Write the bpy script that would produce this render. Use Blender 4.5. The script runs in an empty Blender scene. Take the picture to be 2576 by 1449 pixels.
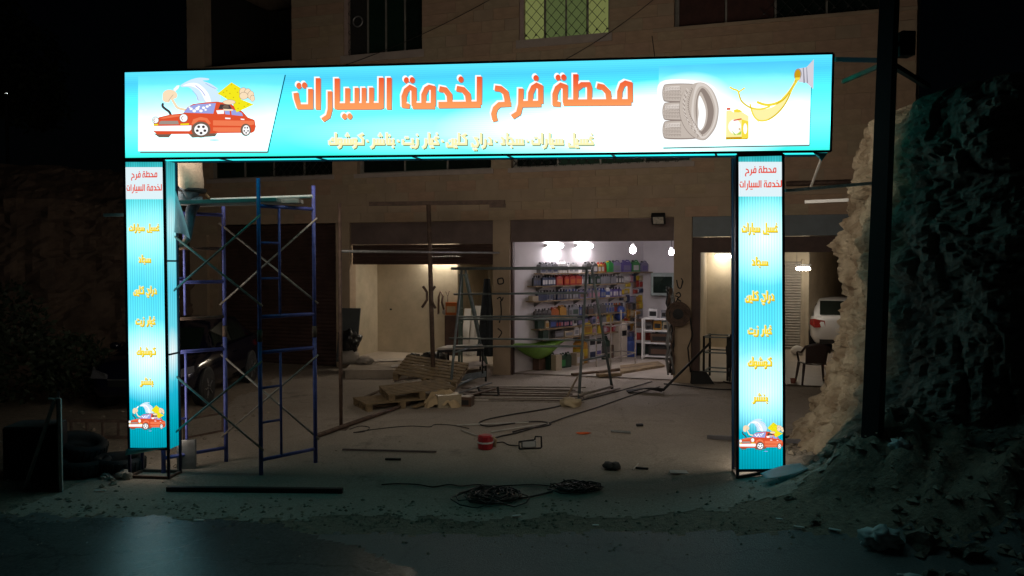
import bpy, bmesh, math, random
from mathutils import Vector, Matrix, noise
random.seed(7)
V = Vector
SC = bpy.context.scene
COL = SC.collection

# ------------------------------------------------------------------ camera
CAM_H, PITCH, HFOV = 2.5, math.radians(1.8), math.radians(66)
cam_d = bpy.data.cameras.new('camera')
cam_d.sensor_width = 36.0
cam_d.lens = 18.0 / math.tan(HFOV / 2)
cam_d.clip_start, cam_d.clip_end = 0.05, 2000
cam = bpy.data.objects.new('camera', cam_d)
COL.objects.link(cam)
cam.location = (0, 0, CAM_H)
cam.rotation_euler = (math.pi / 2 - PITCH, 0, 0)
SC.camera = cam

# ------------------------------------------------------------------ night sky, faint moonlight
world = bpy.data.worlds.new('World')
SC.world = world
world.use_nodes = True
wn = world.node_tree.nodes
sky = wn.new('ShaderNodeTexSky')
sky.sky_type = 'NISHITA'
sky.sun_disc = False
sky.sun_elevation = math.radians(35)
sky.sun_rotation = math.radians(200)
world.node_tree.links.new(sky.outputs[0], wn['Background'].inputs[0])
wn['Background'].inputs[1].default_value = 0.00012
sun_d = bpy.data.lights.new('moon', 'SUN')
sun_d.energy = 0.004
sun_d.angle = math.radians(0.5)
sun_d.color = (0.8, 0.88, 1.0)
sun = bpy.data.objects.new('moon', sun_d)
COL.objects.link(sun)
sun.rotation_euler = (math.radians(55), 0, math.radians(-20))

vs = SC.view_settings
vs.view_transform = 'Standard'
vs.look = 'None'
vs.exposure = 0.0
vs.gamma = 1.0
vs.use_curve_mapping = False
SC.cycles.use_denoising = True
try:
    SC.cycles.denoiser = 'OPENIMAGEDENOISE'
except Exception:
    pass
SC.cycles.max_bounces = 6
SC.cycles.diffuse_bounces = 4
SC.cycles.sample_clamp_indirect = 4.0
SC.cycles.use_light_tree = True

# ------------------------------------------------------------------ measuring helpers (2576 x 1449 picture units)
FPX = 1288.0 / math.tan(HFOV / 2)
CP, SP = math.cos(PITCH), math.sin(PITCH)
CAMP = V((0, 0, CAM_H))

def ray(u, v):
    dx, dz = (u - 1288.0) / FPX, (724.5 - v) / FPX
    return V((dx, CP + dz * SP, -SP + dz * CP))

def S01(t):
    t = max(0.0, min(1.0, t))
    return t * t * (3 - 2 * t)

def gz(x, y):
    """height of the ground"""
    h = 0.26 * S01((x - 1.0) / 2.2) * S01((y - 5.6) / 2.0) * (1 - S01((y - 9.0) / 2.4))
    m = S01((x - 3.3) / 2.6) * S01((y - 5.0) / 3.6) * (1 - S01((y - 9.9) / 1.6))
    h += 0.62 * m
    if m > 0.0:
        h += m * (0.10 * noise.noise(V((x * 1.1, y * 1.1, 3.0))) + 0.07 * noise.noise(V((x * 3.1, y * 3.1, 8.0))))
    mh = 0.62 * math.exp(-((x - 3.72) ** 2 / 0.42 + (y - 7.72) ** 2 / 0.26)) + 0.42 * math.exp(-((x - 4.5) ** 2 / 0.5 + (y - 6.95) ** 2 / 0.3))
    if mh > 0.01:
        h += mh * (1 + 0.55 * noise.noise(V((x * 2.7, y * 2.7, 6.0))) + 0.35 * noise.noise(V((x * 6.3, y * 6.3, 2.0))) + 0.22 * noise.noise(V((x * 14.0, y * 14.0, 4.0))))
    lf = S01((-4.6 - x) / 1.5) * S01((y - 7.4) / 1.0)
    h += lf * (0.03 + 0.04 * noise.noise(V((x * 1.3, y * 1.3, 1.0))))
    return h

def ground(u, v, lift=0.0):
    d = ray(u, v)
    z = 0.0
    for _ in range(12):
        t = (z - CAM_H) / d.z
        p = CAMP + d * t
        z = gz(p.x, p.y)
    return V((p.x, p.y, z + lift))

def at_y(u, v, y):
    d = ray(u, v)
    return CAMP + d * (y / d.y)

def at_z(u, v, z):
    d = ray(u, v)
    return CAMP + d * ((z - CAM_H) / d.z)

def on_plane(u, v, p0, n):
    d = ray(u, v)
    return CAMP + d * ((p0 - CAMP).dot(n) / d.dot(n))

# ------------------------------------------------------------------ materials
def lin(c):
    c = c / 255.0
    return c / 12.92 if c <= 0.04045 else ((c + 0.055) / 1.055) ** 2.4

def rgb(r, g, b):
    return (lin(r), lin(g), lin(b))

MATS = {}

def M(name, col, rough=0.7, metal=0.0, var=0.25, scale=6.0, bump=0.0, bscale=40.0, spec=0.5, col2=None, trans=0.0, dist=0.02):
    if name in MATS:
        return MATS[name]
    m = bpy.data.materials.new(name)
    m.use_nodes = True
    nt = m.node_tree
    b = nt.nodes['Principled BSDF']
    b.inputs['Roughness'].default_value = rough
    b.inputs['Metallic'].default_value = metal
    b.inputs['Specular IOR Level'].default_value = spec
    if trans:
        b.inputs['Transmission Weight'].default_value = trans
    tc = nt.nodes.new('ShaderNodeTexCoord')
    if var > 0 or col2:
        n = nt.nodes.new('ShaderNodeTexNoise')
        n.inputs['Scale'].default_value = scale
        n.inputs['Detail'].default_value = 8
        n.inputs['Roughness'].default_value = 0.65
        nt.links.new(tc.outputs['Object'], n.inputs['Vector'])
        r = nt.nodes.new('ShaderNodeValToRGB')
        r.color_ramp.elements[0].position = 0.3
        r.color_ramp.elements[1].position = 0.72
        a = [max(0.0, c * (1 - var)) for c in col]
        z = list(col2) if col2 else [min(1.0, c * (1 + var)) for c in col]
        r.color_ramp.elements[0].color = (*a, 1)
        r.color_ramp.elements[1].color = (*z, 1)
        nt.links.new(n.outputs['Fac'], r.inputs['Fac'])
        nt.links.new(r.outputs['Color'], b.inputs['Base Color'])
        mr = nt.nodes.new('ShaderNodeMapRange')
        mr.inputs['To Min'].default_value = max(0.03, rough - 0.12)
        mr.inputs['To Max'].default_value = min(1.0, rough + 0.12)
        nt.links.new(n.outputs['Fac'], mr.inputs['Value'])
        nt.links.new(mr.outputs['Result'], b.inputs['Roughness'])
    else:
        b.inputs['Base Color'].default_value = (*col, 1)
    if bump > 0:
        n2 = nt.nodes.new('ShaderNodeTexNoise')
        n2.inputs['Scale'].default_value = bscale
        n2.inputs['Detail'].default_value = 9
        n2.inputs['Roughness'].default_value = 0.7
        nt.links.new(tc.outputs['Object'], n2.inputs['Vector'])
        bp = nt.nodes.new('ShaderNodeBump')
        bp.inputs['Strength'].default_value = bump
        bp.inputs['Distance'].default_value = dist
        nt.links.new(n2.outputs['Fac'], bp.inputs['Height'])
        nt.links.new(bp.outputs['Normal'], b.inputs['Normal'])
    MATS[name] = m
    return m

def E(name, col, strength=1.0, sample=False):
    """a print on a backlit face, or a lamp: it gives off light"""
    if name in MATS:
        return MATS[name]
    m = bpy.data.materials.new(name)
    m.use_nodes = True
    nt = m.node_tree
    nt.nodes.remove(nt.nodes['Principled BSDF'])
    e = nt.nodes.new('ShaderNodeEmission')
    e.inputs['Color'].default_value = (*col, 1)
    e.inputs['Strength'].default_value = strength
    nt.links.new(e.outputs[0], nt.nodes['Material Output'].inputs['Surface'])
    m.cycles.emission_sampling = 'FRONT_BACK' if sample else 'NONE'
    MATS[name] = m
    return m

# ------------------------------------------------------------------ mesh builder
def frame_of(d):
    d = d.normalized()
    up = V((0, 0, 1)) if abs(d.z) < 0.95 else V((0, 1, 0))
    a = d.cross(up).normalized()
    return a, a.cross(d).normalized()

class MB:
    def __init__(s):
        s.v, s.f, s.m, s.uv = [], [], [], None
    def add(s, verts, faces, mi=0):
        o = len(s.v)
        s.v += [V(p) for p in verts]
        for f in faces:
            s.f.append([i + o for i in f])
            s.m.append(mi)
        return s
    def poly(s, pts, mi=0):
        return s.add(pts, [list(range(len(pts)))], mi)
    def obb(s, o, a, b, c, mi=0):
        o, a, b, c = V(o), V(a), V(b), V(c)
        if a.cross(b).dot(c) < 0:
            a, b = b, a
        P = [o, o + a, o + a + b, o + b, o + c, o + a + c, o + a + b + c, o + b + c]
        return s.add(P, [(0, 3, 2, 1), (4, 5, 6, 7), (0, 1, 5, 4), (1, 2, 6, 5), (2, 3, 7, 6), (3, 0, 4, 7)], mi)
    def box(s, c, sx, sy, sz, rz=0.0, mi=0):
        """c is the centre of the base"""
        ca, sa = math.cos(rz), math.sin(rz)
        a, b = V((ca, sa, 0)), V((-sa, ca, 0))
        return s.obb(V(c) - a * sx / 2 - b * sy / 2, a * sx, b * sy, V((0, 0, sz)), mi)
    def bar(s, p, q, w, h=None, mi=0):
        p, q = V(p), V(q)
        h = w if h is None else h
        a, b = frame_of(q - p)
        return s.obb(p - a * w / 2 - b * h / 2, a * w, b * h, q - p, mi)
    def tube(s, p, q, r, n=8, r2=None, mi=0):
        p, q = V(p), V(q)
        r2 = r if r2 is None else r2
        a, b = frame_of(q - p)
        P = []
        for (c, rr) in ((p, r), (q, r2)):
            for i in range(n):
                t = 2 * math.pi * i / n
                P.append(c + (a * math.cos(t) + b * math.sin(t)) * rr)
        F = [(i, (i + 1) % n, n + (i + 1) % n, n + i) for i in range(n)]
        F += [tuple(range(n - 1, -1, -1)), tuple(range(n, 2 * n))]
        return s.add(P, F, mi)
    def path(s, pts, r, n=6, mi=0):
        pts = [V(p) for p in pts]
        P, F = [], []
        L = len(pts)
        ref = None
        for k, p in enumerate(pts):
            d = (pts[min(k + 1, L - 1)] - pts[max(k - 1, 0)])
            if d.length < 1e-9:
                d = V((0, 0, 1))
            a, b = frame_of(d)
            if ref is not None:
                a = (ref - d.normalized() * ref.dot(d.normalized())).normalized()
                b = a.cross(d.normalized())
            ref = a
            rr = r[k] if isinstance(r, (list, tuple)) else r
            for i in range(n):
                t = 2 * math.pi * i / n
                P.append(p + (a * math.cos(t) + b * math.sin(t)) * rr)
        for k in range(L - 1):
            for i in range(n):
                j = (i + 1) % n
                F.append((k * n + i, k * n + j, (k + 1) * n + j, (k + 1) * n + i))
        F += [tuple(range(n - 1, -1, -1)), tuple(range((L - 1) * n, L * n))]
        return s.add(P, F, mi)
    def lathe(s, c, prof, n=16, axis=V((0, 0, 1)), mi=0):
        c = V(c)
        axis = V(axis).normalized()
        a, b = frame_of(axis)
        P, F = [], []
        for (r, z) in prof:
            for i in range(n):
                t = 2 * math.pi * i / n
                P.append(c + axis * z + (a * math.cos(t) + b * math.sin(t)) * max(r, 1e-4))
        for k in range(len(prof) - 1):
            for i in range(n):
                j = (i + 1) % n
                F.append((k * n + i, k * n + j, (k + 1) * n + j, (k + 1) * n + i))
        F += [tuple(range(n - 1, -1, -1)), tuple(range((len(prof) - 1) * n, len(prof) * n))]
        return s.add(P, F, mi)
    def blob(s, c, rad, amp=0.25, seed=0, sub=2, freq=1.6, mi=0):
        bm = bmesh.new()
        bmesh.ops.create_icosphere(bm, subdivisions=sub, radius=1.0)
        P = []
        for v in bm.verts:
            d = v.co.normalized()
            k = 1 + amp * noise.noise(d * freq + V((seed * 7.3, seed * 3.1, seed * 1.7))) * 1.8
            P.append(V(c) + V((d.x * rad[0], d.y * rad[1], d.z * rad[2])) * k)
        bm.verts.index_update()
        F = [tuple(v.index for v in f.verts) for f in bm.faces]
        bm.free()
        return s.add(P, F, mi)
    def sheet(s, fn, nu, nv, thick=0.0, mi=0):
        P = [V(fn(i / nu, j / nv)) for j in range(nv + 1) for i in range(nu + 1)]
        F = [(j * (nu + 1) + i, j * (nu + 1) + i + 1, (j + 1) * (nu + 1) + i + 1, (j + 1) * (nu + 1) + i) for j in range(nv) for i in range(nu)]
        return s.add(P, F, mi)
    def xf(s, m):
        s.v = [m @ p for p in s.v]
        return s
    def build(s, name, mat, parent=None, smooth=False, local=False, solid=0.0, bevel=0.0):
        me = bpy.data.meshes.new(name)
        off = V((0, 0, 0))
        if parent is not None and not local:
            p = parent
            while p is not None:
                off += p.location
                p = p.parent
        me.from_pydata([tuple(p - off) for p in s.v], [], s.f)
        mats = mat if isinstance(mat, (list, tuple)) else [mat]
        for mm in mats:
            me.materials.append(mm)
        if len(mats) > 1:
            me.polygons.foreach_set('material_index', s.m)
        if s.uv:
            L = me.uv_layers.new(name='UVMap')
            for poly in me.polygons:
                for li in poly.loop_indices:
                    L.data[li].uv = s.uv[me.loops[li].vertex_index]
        if smooth:
            me.polygons.foreach_set('use_smooth', [True] * len(me.polygons))
        me.update()
        o = bpy.data.objects.new(name, me)
        COL.objects.link(o)
        if parent is not None:
            o.parent = parent
        if solid:
            md = o.modifiers.new('solid', 'SOLIDIFY')
            md.thickness = solid
            md.offset = 0
        if bevel:
            md = o.modifiers.new('bevel', 'BEVEL')
            md.width = bevel
            md.segments = 2
            md.limit_method = 'ANGLE'
        return o

def tag(o, label, cat, group=None, kind=None):
    o['label'] = label
    o['category'] = cat
    if group:
        o['group'] = group
    if kind:
        o['kind'] = kind
    return o

def thing(name, label, cat, loc=(0, 0, 0), rz=0.0, group=None):
    o = bpy.data.objects.new(name, None)
    o.empty_display_size = 0.1
    COL.objects.link(o)
    o.location = loc
    o.rotation_euler = (0, 0, rz)
    return tag(o, label, cat, group)

def struct(o, label=None):
    o['kind'] = 'structure'
    return o

def copy_tree(o, parent=None):
    c = o.copy()
    COL.objects.link(c)
    c.parent = parent
    for ch in list(o.children):
        copy_tree(ch, c)
    return c

# ------------------------------------------------------------------ shared materials
m_dirt = M('dirt', (0.27, 0.215, 0.16), 0.95, var=0.45, scale=3.0, bump=0.8, bscale=9.0, dist=0.05)
m_conc = M('court_concrete', (0.34, 0.29, 0.24), 0.85, var=0.35, scale=1.4, bump=0.5, bscale=30.0, dist=0.012)
m_asph = M('asphalt', (0.12, 0.122, 0.12), 0.55, var=0.45, scale=2.2, bump=0.9, bscale=55.0, dist=0.012)
def ground_mat(name, c_lo, c_hi, c_stain, rough, bump, dist, crack=0.0, fine=45.0):
    m = bpy.data.materials.new(name)
    m.use_nodes = True
    nt = m.node_tree
    b = nt.nodes['Principled BSDF']
    tc = nt.nodes.new('ShaderNodeTexCoord')
    def nz(scale, detail, rg=0.6):
        n = nt.nodes.new('ShaderNodeTexNoise')
        n.inputs['Scale'].default_value = scale
        n.inputs['Detail'].default_value = detail
        n.inputs['Roughness'].default_value = rg
        nt.links.new(tc.outputs['Object'], n.inputs['Vector'])
        return n
    def ramp(src, a, z, lo, hi):
        r = nt.nodes.new('ShaderNodeMapRange')
        r.inputs['From Min'].default_value = a
        r.inputs['From Max'].default_value = z
        r.inputs['To Min'].default_value = lo
        r.inputs['To Max'].default_value = hi
        nt.links.new(src, r.inputs['Value'])
        return r.outputs['Result']
    def mix(f, a, z, mode='MIX'):
        x = nt.nodes.new('ShaderNodeMix')
        x.data_type = 'RGBA'
        x.blend_type = mode
        if isinstance(f, float):
            x.inputs['Factor'].default_value = f
        else:
            nt.links.new(f, x.inputs['Factor'])
        for sock, v in ((x.inputs[6], a), (x.inputs[7], z)):
            if isinstance(v, tuple):
                sock.default_value = (*v, 1)
            else:
                nt.links.new(v, sock)
        return x.outputs[2]
    big, med, fin, st = nz(0.45, 5), nz(2.6, 8, 0.7), nz(fine, 6, 0.75), nz(0.9, 6, 0.7)
    c = mix(ramp(big.outputs['Fac'], 0.38, 0.62, 0.0, 1.0), c_lo, c_hi)
    c = mix(ramp(med.outputs['Fac'], 0.35, 0.68, 0.0, 0.75), c, tuple(0.55 * (p + q) * 0.8 for p, q in zip(c_lo, c_hi)))
    c = mix(ramp(st.outputs['Fac'], 0.58, 0.68, 0.0, 0.85), c, c_stain)
    g = ramp(fin.outputs['Fac'], 0.30, 0.72, 0.62, 1.30)
    vm = nt.nodes.new('ShaderNodeVectorMath')
    vm.operation = 'SCALE'
    nt.links.new(c, vm.inputs[0])
    nt.links.new(g, vm.inputs['Scale'])
    c = vm.outputs[0]
    h = nt.nodes.new('ShaderNodeMath')
    h.operation = 'MULTIPLY_ADD'
    h.inputs[1].default_value = 0.5
    nt.links.new(med.outputs['Fac'], h.inputs[0])
    nt.links.new(fin.outputs['Fac'], h.inputs[2])
    if crack:
        wv = nt.nodes.new('ShaderNodeTexVoronoi')
        wv.feature = 'DISTANCE_TO_EDGE'
        wv.inputs['Scale'].default_value = 0.55
        ds = nt.nodes.new('ShaderNodeVectorMath')
        ds.operation = 'MULTIPLY_ADD'
        ds.inputs[1].default_value = (0.5, 0.5, 0.5)
        nt.links.new(med.outputs['Color'], ds.inputs[0])
        nt.links.new(tc.outputs['Object'], ds.inputs[2])
        nt.links.new(ds.outputs[0], wv.inputs['Vector'])
        k = ramp(wv.outputs['Distance'], 0.0, 0.012, crack, 0.0)
        c = mix(k, c, tuple(x * 0.35 for x in c_lo))
    nt.links.new(c, b.inputs['Base Color'])
    nt.links.new(ramp(big.outputs['Fac'], 0.3, 0.7, rough - 0.08, rough + 0.10), b.inputs['Roughness'])
    bp = nt.nodes.new('ShaderNodeBump')
    bp.inputs['Strength'].default_value = bump
    bp.inputs['Distance'].default_value = dist
    nt.links.new(h.outputs[0], bp.inputs['Height'])
    nt.links.new(bp.outputs['Normal'], b.inputs['Normal'])
    MATS[name] = m
    return m
m_dirt = ground_mat('dirt_ground', (0.24, 0.185, 0.135), (0.34, 0.27, 0.20), (0.16, 0.125, 0.09), 0.95, 0.9, 0.05, 0.0, 14.0)
m_conc = ground_mat('dusty_concrete', (0.30, 0.25, 0.20), (0.42, 0.355, 0.29), (0.19, 0.16, 0.135), 0.85, 0.6, 0.012, 0.3, 38.0)
m_asph = ground_mat('worn_asphalt', (0.10, 0.102, 0.10), (0.16, 0.16, 0.152), (0.17, 0.155, 0.13), 0.62, 0.8, 0.012, 0.5, 60.0)
m_patch = ground_mat('smooth_asphalt', (0.10, 0.105, 0.105), (0.15, 0.155, 0.15), (0.07, 0.075, 0.075), 0.21, 0.55, 0.006, 0.6, 34.0)
m_rock = M('rock', (0.30, 0.255, 0.205), 0.95, var=0.5, scale=2.4, bump=1.0, bscale=11.0, dist=0.16)
m_cut_lit = M('cut_lit_rock', (0.30, 0.255, 0.205), 0.95, var=0.5, scale=2.4, bump=1.0, bscale=11.0, dist=0.14)
def cut_lit_tone(m):  # sandy cut face, painted paler still where the sign's back lights it
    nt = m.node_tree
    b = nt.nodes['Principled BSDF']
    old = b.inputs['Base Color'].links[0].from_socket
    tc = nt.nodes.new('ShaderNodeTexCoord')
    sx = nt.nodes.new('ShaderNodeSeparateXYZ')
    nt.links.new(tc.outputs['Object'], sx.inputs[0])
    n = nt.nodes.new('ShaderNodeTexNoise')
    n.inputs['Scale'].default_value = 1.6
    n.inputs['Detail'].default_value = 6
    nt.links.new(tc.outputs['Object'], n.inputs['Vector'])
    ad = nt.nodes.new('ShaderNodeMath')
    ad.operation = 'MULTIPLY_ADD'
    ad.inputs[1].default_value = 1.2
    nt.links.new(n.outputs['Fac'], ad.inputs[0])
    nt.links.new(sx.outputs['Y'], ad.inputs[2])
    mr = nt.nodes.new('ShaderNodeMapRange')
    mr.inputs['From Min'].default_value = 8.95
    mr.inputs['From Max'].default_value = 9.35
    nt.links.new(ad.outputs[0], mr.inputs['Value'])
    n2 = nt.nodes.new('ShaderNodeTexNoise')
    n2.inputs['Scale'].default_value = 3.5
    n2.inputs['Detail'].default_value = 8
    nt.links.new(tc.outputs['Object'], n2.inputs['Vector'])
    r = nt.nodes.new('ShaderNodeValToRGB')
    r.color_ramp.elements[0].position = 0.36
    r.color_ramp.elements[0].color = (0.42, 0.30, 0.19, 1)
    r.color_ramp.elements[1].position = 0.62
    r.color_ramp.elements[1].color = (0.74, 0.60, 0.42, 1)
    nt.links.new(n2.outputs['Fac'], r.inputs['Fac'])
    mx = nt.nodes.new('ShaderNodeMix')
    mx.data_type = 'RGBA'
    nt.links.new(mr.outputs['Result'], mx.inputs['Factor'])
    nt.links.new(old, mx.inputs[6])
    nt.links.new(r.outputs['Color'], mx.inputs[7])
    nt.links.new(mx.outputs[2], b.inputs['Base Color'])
cut_lit_tone(m_cut_lit)
m_stone = M('limestone', (0.42, 0.315, 0.22), 0.85, var=0.16, scale=1.2, bump=0.35, bscale=45.0, dist=0.008)
m_mortar = M('mortar', (0.37, 0.28, 0.20), 0.95, var=0.2, scale=4.0)
m_black = M('black_steel', (0.010, 0.010, 0.011), 0.6, 0.2, var=0.3, scale=12)
m_navy = M('navy_frame', (0.008, 0.010, 0.04), 0.5, 0.2, var=0.3, scale=12)
m_blue = M('blue_scaffold_paint', (0.085, 0.105, 0.40), 0.5, 0.0, var=0.5, scale=9, col2=(0.12, 0.15, 0.52), bump=0.2, bscale=120, dist=0.004)
m_brace = M('galvanised_brace', (0.34, 0.30, 0.26), 0.45, 0.5, var=0.4, scale=15)
m_rust = M('rusty_steel', (0.13, 0.085, 0.065), 0.7, 0.3, var=0.5, scale=10, bump=0.3, bscale=60, dist=0.004)
m_grey = M('grey_steel', (0.26, 0.26, 0.26), 0.45, 0.5, var=0.3, scale=8)
m_wood = M('weathered_wood', (0.22, 0.155, 0.085), 0.85, var=0.4, scale=7, bump=0.5, bscale=40, dist=0.006)
m_woodd = M('dark_wood', (0.12, 0.075, 0.045), 0.85, var=0.4, scale=7, bump=0.4, bscale=40, dist=0.006)
m_white = M('white_board', (0.72, 0.70, 0.68), 0.6, var=0.08, scale=5)
m_rubber = M('black_rubber', (0.018, 0.018, 0.018), 0.8, var=0.35, scale=9, bump=0.3, bscale=60, dist=0.006)
m_plblack = M('black_plastic', (0.012, 0.012, 0.013), 0.3, var=0.2, scale=20, bump=0.4, bscale=14, dist=0.03)
m_ochre = M('ochre_plaster', (0.48, 0.415, 0.31), 0.85, var=0.24, scale=1.1, bump=0.2, bscale=30, dist=0.006)
m_plaster = M('white_plaster', (0.66, 0.62, 0.64), 0.8, var=0.07, scale=2.0, bump=0.15, bscale=35, dist=0.005)
m_shutter = M('brown_shutter', (0.075, 0.042, 0.034), 0.6, 0.2, var=0.35, scale=2.5)
m_shutbox = M('shutter_box', (0.15, 0.105, 0.095), 0.7, var=0.3, scale=2.0)
m_glassd = M('dark_glass', (0.01, 0.018, 0.014), 0.12, var=0.2, scale=3)

# ================================================================== THE ILLUMINATED SIGN GANTRY
PL, PR = at_y(311, 662, 9.1), at_y(2097, 662, 8.3)
PL.z = PR.z = 0.0
SE = (PR - PL).normalized()                 # along the sign, left to right
SN = V((SE.y, -SE.x, 0)).normalized()       # out of the front
UP = V((0, 0, 1))

def sp(x, y, off=0.0):
    """a point of the sign's front plane from a 3840-wide photo measure, off metres proud of it"""
    u, v = x / 1.49068, y / 1.49068
    return on_plane(u, v, PL, SN) + SN * off

def ribbon(pts, w):
    pts = [V((p[0], p[1], 0)) for p in pts]
    L, R = [], []
    for i, p in enumerate(pts):
        a = (p - pts[i - 1]).normalized() if i else None
        b = (pts[i + 1] - p).normalized() if i < len(pts) - 1 else None
        t = ((a or b) + (b or a)).normalized()
        nrm = V((-t.y, t.x, 0))
        k = 1.0
        if a and b:
            c = max(0.45, nrm.dot(V((-a.y, a.x, 0))))
            k = 1 / c
        L.append(p + nrm * w / 2 * k)
        R.append(p - nrm * w / 2 * k)
    return [[L[i], L[i + 1], R[i + 1], R[i]] for i in range(len(pts) - 1)]

def ell(cx, cy, rx, ry, n=20, rot=0.0):
    ca, sa = math.cos(rot), math.sin(rot)
    return [(cx + rx * math.cos(2 * math.pi * i / n) * ca - ry * math.sin(2 * math.pi * i / n) * sa,
             cy + rx * math.cos(2 * math.pi * i / n) * sa + ry * math.sin(2 * math.pi * i / n) * ca) for i in range(n)]

def smooth_pts(pts, n=6):
    """Catmull-Rom through the points of a closed outline"""
    out = []
    L = len(pts)
    for i in range(L):
        p0, p1, p2, p3 = [V((*pts[(i + k - 1) % L], 0)) for k in range(4)]
        for j in range(n):
            t = j / n
            q = 0.5 * ((2 * p1) + (p2 - p0) * t + (2 * p0 - 5 * p1 + 4 * p2 - p3) * t * t + (3 * p1 - p0 - 3 * p2 + p3) * t ** 3)
            out.append((q.x, q.y))
    return out

def curve_pts(pts, n=5):
    """Catmull-Rom along an open line"""
    out = []
    L = len(pts)
    for i in range(L - 1):
        P = [V((*pts[max(0, min(L - 1, i + k - 1))], 0)) for k in range(4)]
        for j in range(n):
            t = j / n
            q = 0.5 * ((2 * P[1]) + (P[2] - P[0]) * t + (2 * P[0] - 5 * P[1] + 4 * P[2] - P[3]) * t * t + (3 * P[1] - P[0] - 3 * P[2] + P[3]) * t ** 3)
            out.append((q.x, q.y))
    out.append(pts[-1])
    return out

# ---- backlit face material: printed colours; blobs paint in printed cloud and tube hot spots
def face_mat(name, stops, blobs=(), stripes=None, strength=1.0, vert=True, rk=1.0, hot=1.0):
    m = bpy.data.materials.new(name)
    m.use_nodes = True
    nt = m.node_tree
    nt.nodes.remove(nt.nodes['Principled BSDF'])
    e = nt.nodes.new('ShaderNodeEmission')
    tc = nt.nodes.new('ShaderNodeTexCoord')
    sx = nt.nodes.new('ShaderNodeSeparateXYZ')
    nt.links.new(tc.outputs['UV'], sx.inputs[0])
    nz = nt.nodes.new('ShaderNodeTexNoise')
    nz.inputs['Scale'].default_value = 3.0
    nz.inputs['Detail'].default_value = 3
    nt.links.new(tc.outputs['UV'], nz.inputs['Vector'])
    ad = nt.nodes.new('ShaderNodeMath')
    ad.operation = 'MULTIPLY_ADD'
    ad.inputs[1].default_value = 0.10
    nt.links.new(nz.outputs['Fac'], ad.inputs[0])
    sub = nt.nodes.new('ShaderNodeMath')
    sub.operation = 'SUBTRACT'
    sub.inputs[1].default_value = 0.05
    nt.links.new(sx.outputs['Y' if vert else 'X'], sub.inputs[0])
    nt.links.new(sub.outputs[0], ad.inputs[2])
    r = nt.nodes.new('ShaderNodeValToRGB')
    els = r.color_ramp.elements
    while len(els) < len(stops):
        els.new(0.5)
    for el, (p, c) in zip(els, stops):
        el.position = p
        cc = rgb(*c)
        el.color = (cc[0] * rk, cc[1], cc[2], 1)
    nt.links.new(ad.outputs[0], r.inputs['Fac'])
    colour = r.outputs['Color']
    for (uc, vc, su, sv, k) in blobs:
        mp = nt.nodes.new('ShaderNodeMapping')
        mp.vector_type = 'POINT'
        mp.inputs['Scale'].default_value = (1 / su, 1 / sv, 1)
        mp.inputs['Location'].default_value = (-uc / su, -vc / sv, 0)
        nt.links.new(tc.outputs['UV'], mp.inputs['Vector'])
        g = nt.nodes.new('ShaderNodeTexGradient')
        g.gradient_type = 'SPHERICAL'
        nt.links.new(mp.outputs[0], g.inputs['Vector'])
        mu = nt.nodes.new('ShaderNodeMath')
        mu.operation = 'MULTIPLY'
        mu.use_clamp = True
        mu.inputs[1].default_value = k
        nt.links.new(g.outputs['Fac'], mu.inputs[0])
        mx = nt.nodes.new('ShaderNodeMix')
        mx.data_type = 'RGBA'
        nt.links.new(mu.outputs[0], mx.inputs['Factor'])
        nt.links.new(colour, mx.inputs[6])
        mx.inputs[7].default_value = (hot * (0.62 if hot > 1.2 else 1.0), hot, hot, 1)
        colour = mx.outputs[2]
    if stripes:
        n, lo, hi, axis = stripes
        wv = nt.nodes.new('ShaderNodeMath')
        wv.operation = 'MULTIPLY'
        wv.inputs[1].default_value = n * 2 * math.pi
        nt.links.new(sx.outputs[axis], wv.inputs[0])
        si = nt.nodes.new('ShaderNodeMath')
        si.operation = 'SINE'
        nt.links.new(wv.outputs[0], si.inputs[0])
        mr = nt.nodes.new('ShaderNodeMapRange')
        mr.inputs['From Min'].default_value = -1
        mr.inputs['To Min'].default_value = lo
        mr.inputs['To Max'].default_value = hi
        nt.links.new(si.outputs[0], mr.inputs['Value'])
        vm = nt.nodes.new('ShaderNodeVectorMath')
        vm.operation = 'SCALE'
        nt.links.new(colour, vm.inputs[0])
        nt.links.new(mr.outputs['Result'], vm.inputs['Scale'])
        colour = vm.outputs[0]
    nt.links.new(colour, e.inputs['Color'])
    e.inputs['Strength'].default_value = strength
    nt.links.new(e.outputs[0], nt.nodes['Material Output'].inputs['Surface'])
    return m

mf_head = face_mat('header_flex', [(0.0, (62, 150, 140)), (0.14, (105, 190, 186)), (0.34, (142, 232, 236)), (0.62, (98, 164, 174)), (0.86, (86, 132, 156)), (1.0, (104, 146, 162))],
                   [(0.79, 0.30, 0.18, 0.48, 1.0), (0.66, 0.30, 0.20, 0.38, 0.6), (0.48, 0.22, 0.24, 0.26, 0.16)], (46, 0.95, 1.04, 'Y'), 3.0, rk=0.29, hot=1.4)
mf_picl = face_mat('picture_panel_left', [(0.0, (255, 255, 255)), (0.42, (255, 255, 255)), (0.62, (190, 225, 240)), (0.86, (104, 178, 208)), (1.0, (90, 166, 200))], [], None, 2.0, rk=0.55)
mf_picr = face_mat('picture_panel_right', [(0.0, (255, 255, 255)), (0.5, (255, 255, 255)), (0.64, (190, 225, 240)), (0.88, (96, 170, 205)), (1.0, (80, 152, 196))], [(0.20, 0.50, 0.32, 0.40, 1.0)], None, 2.0, rk=0.55)
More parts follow.
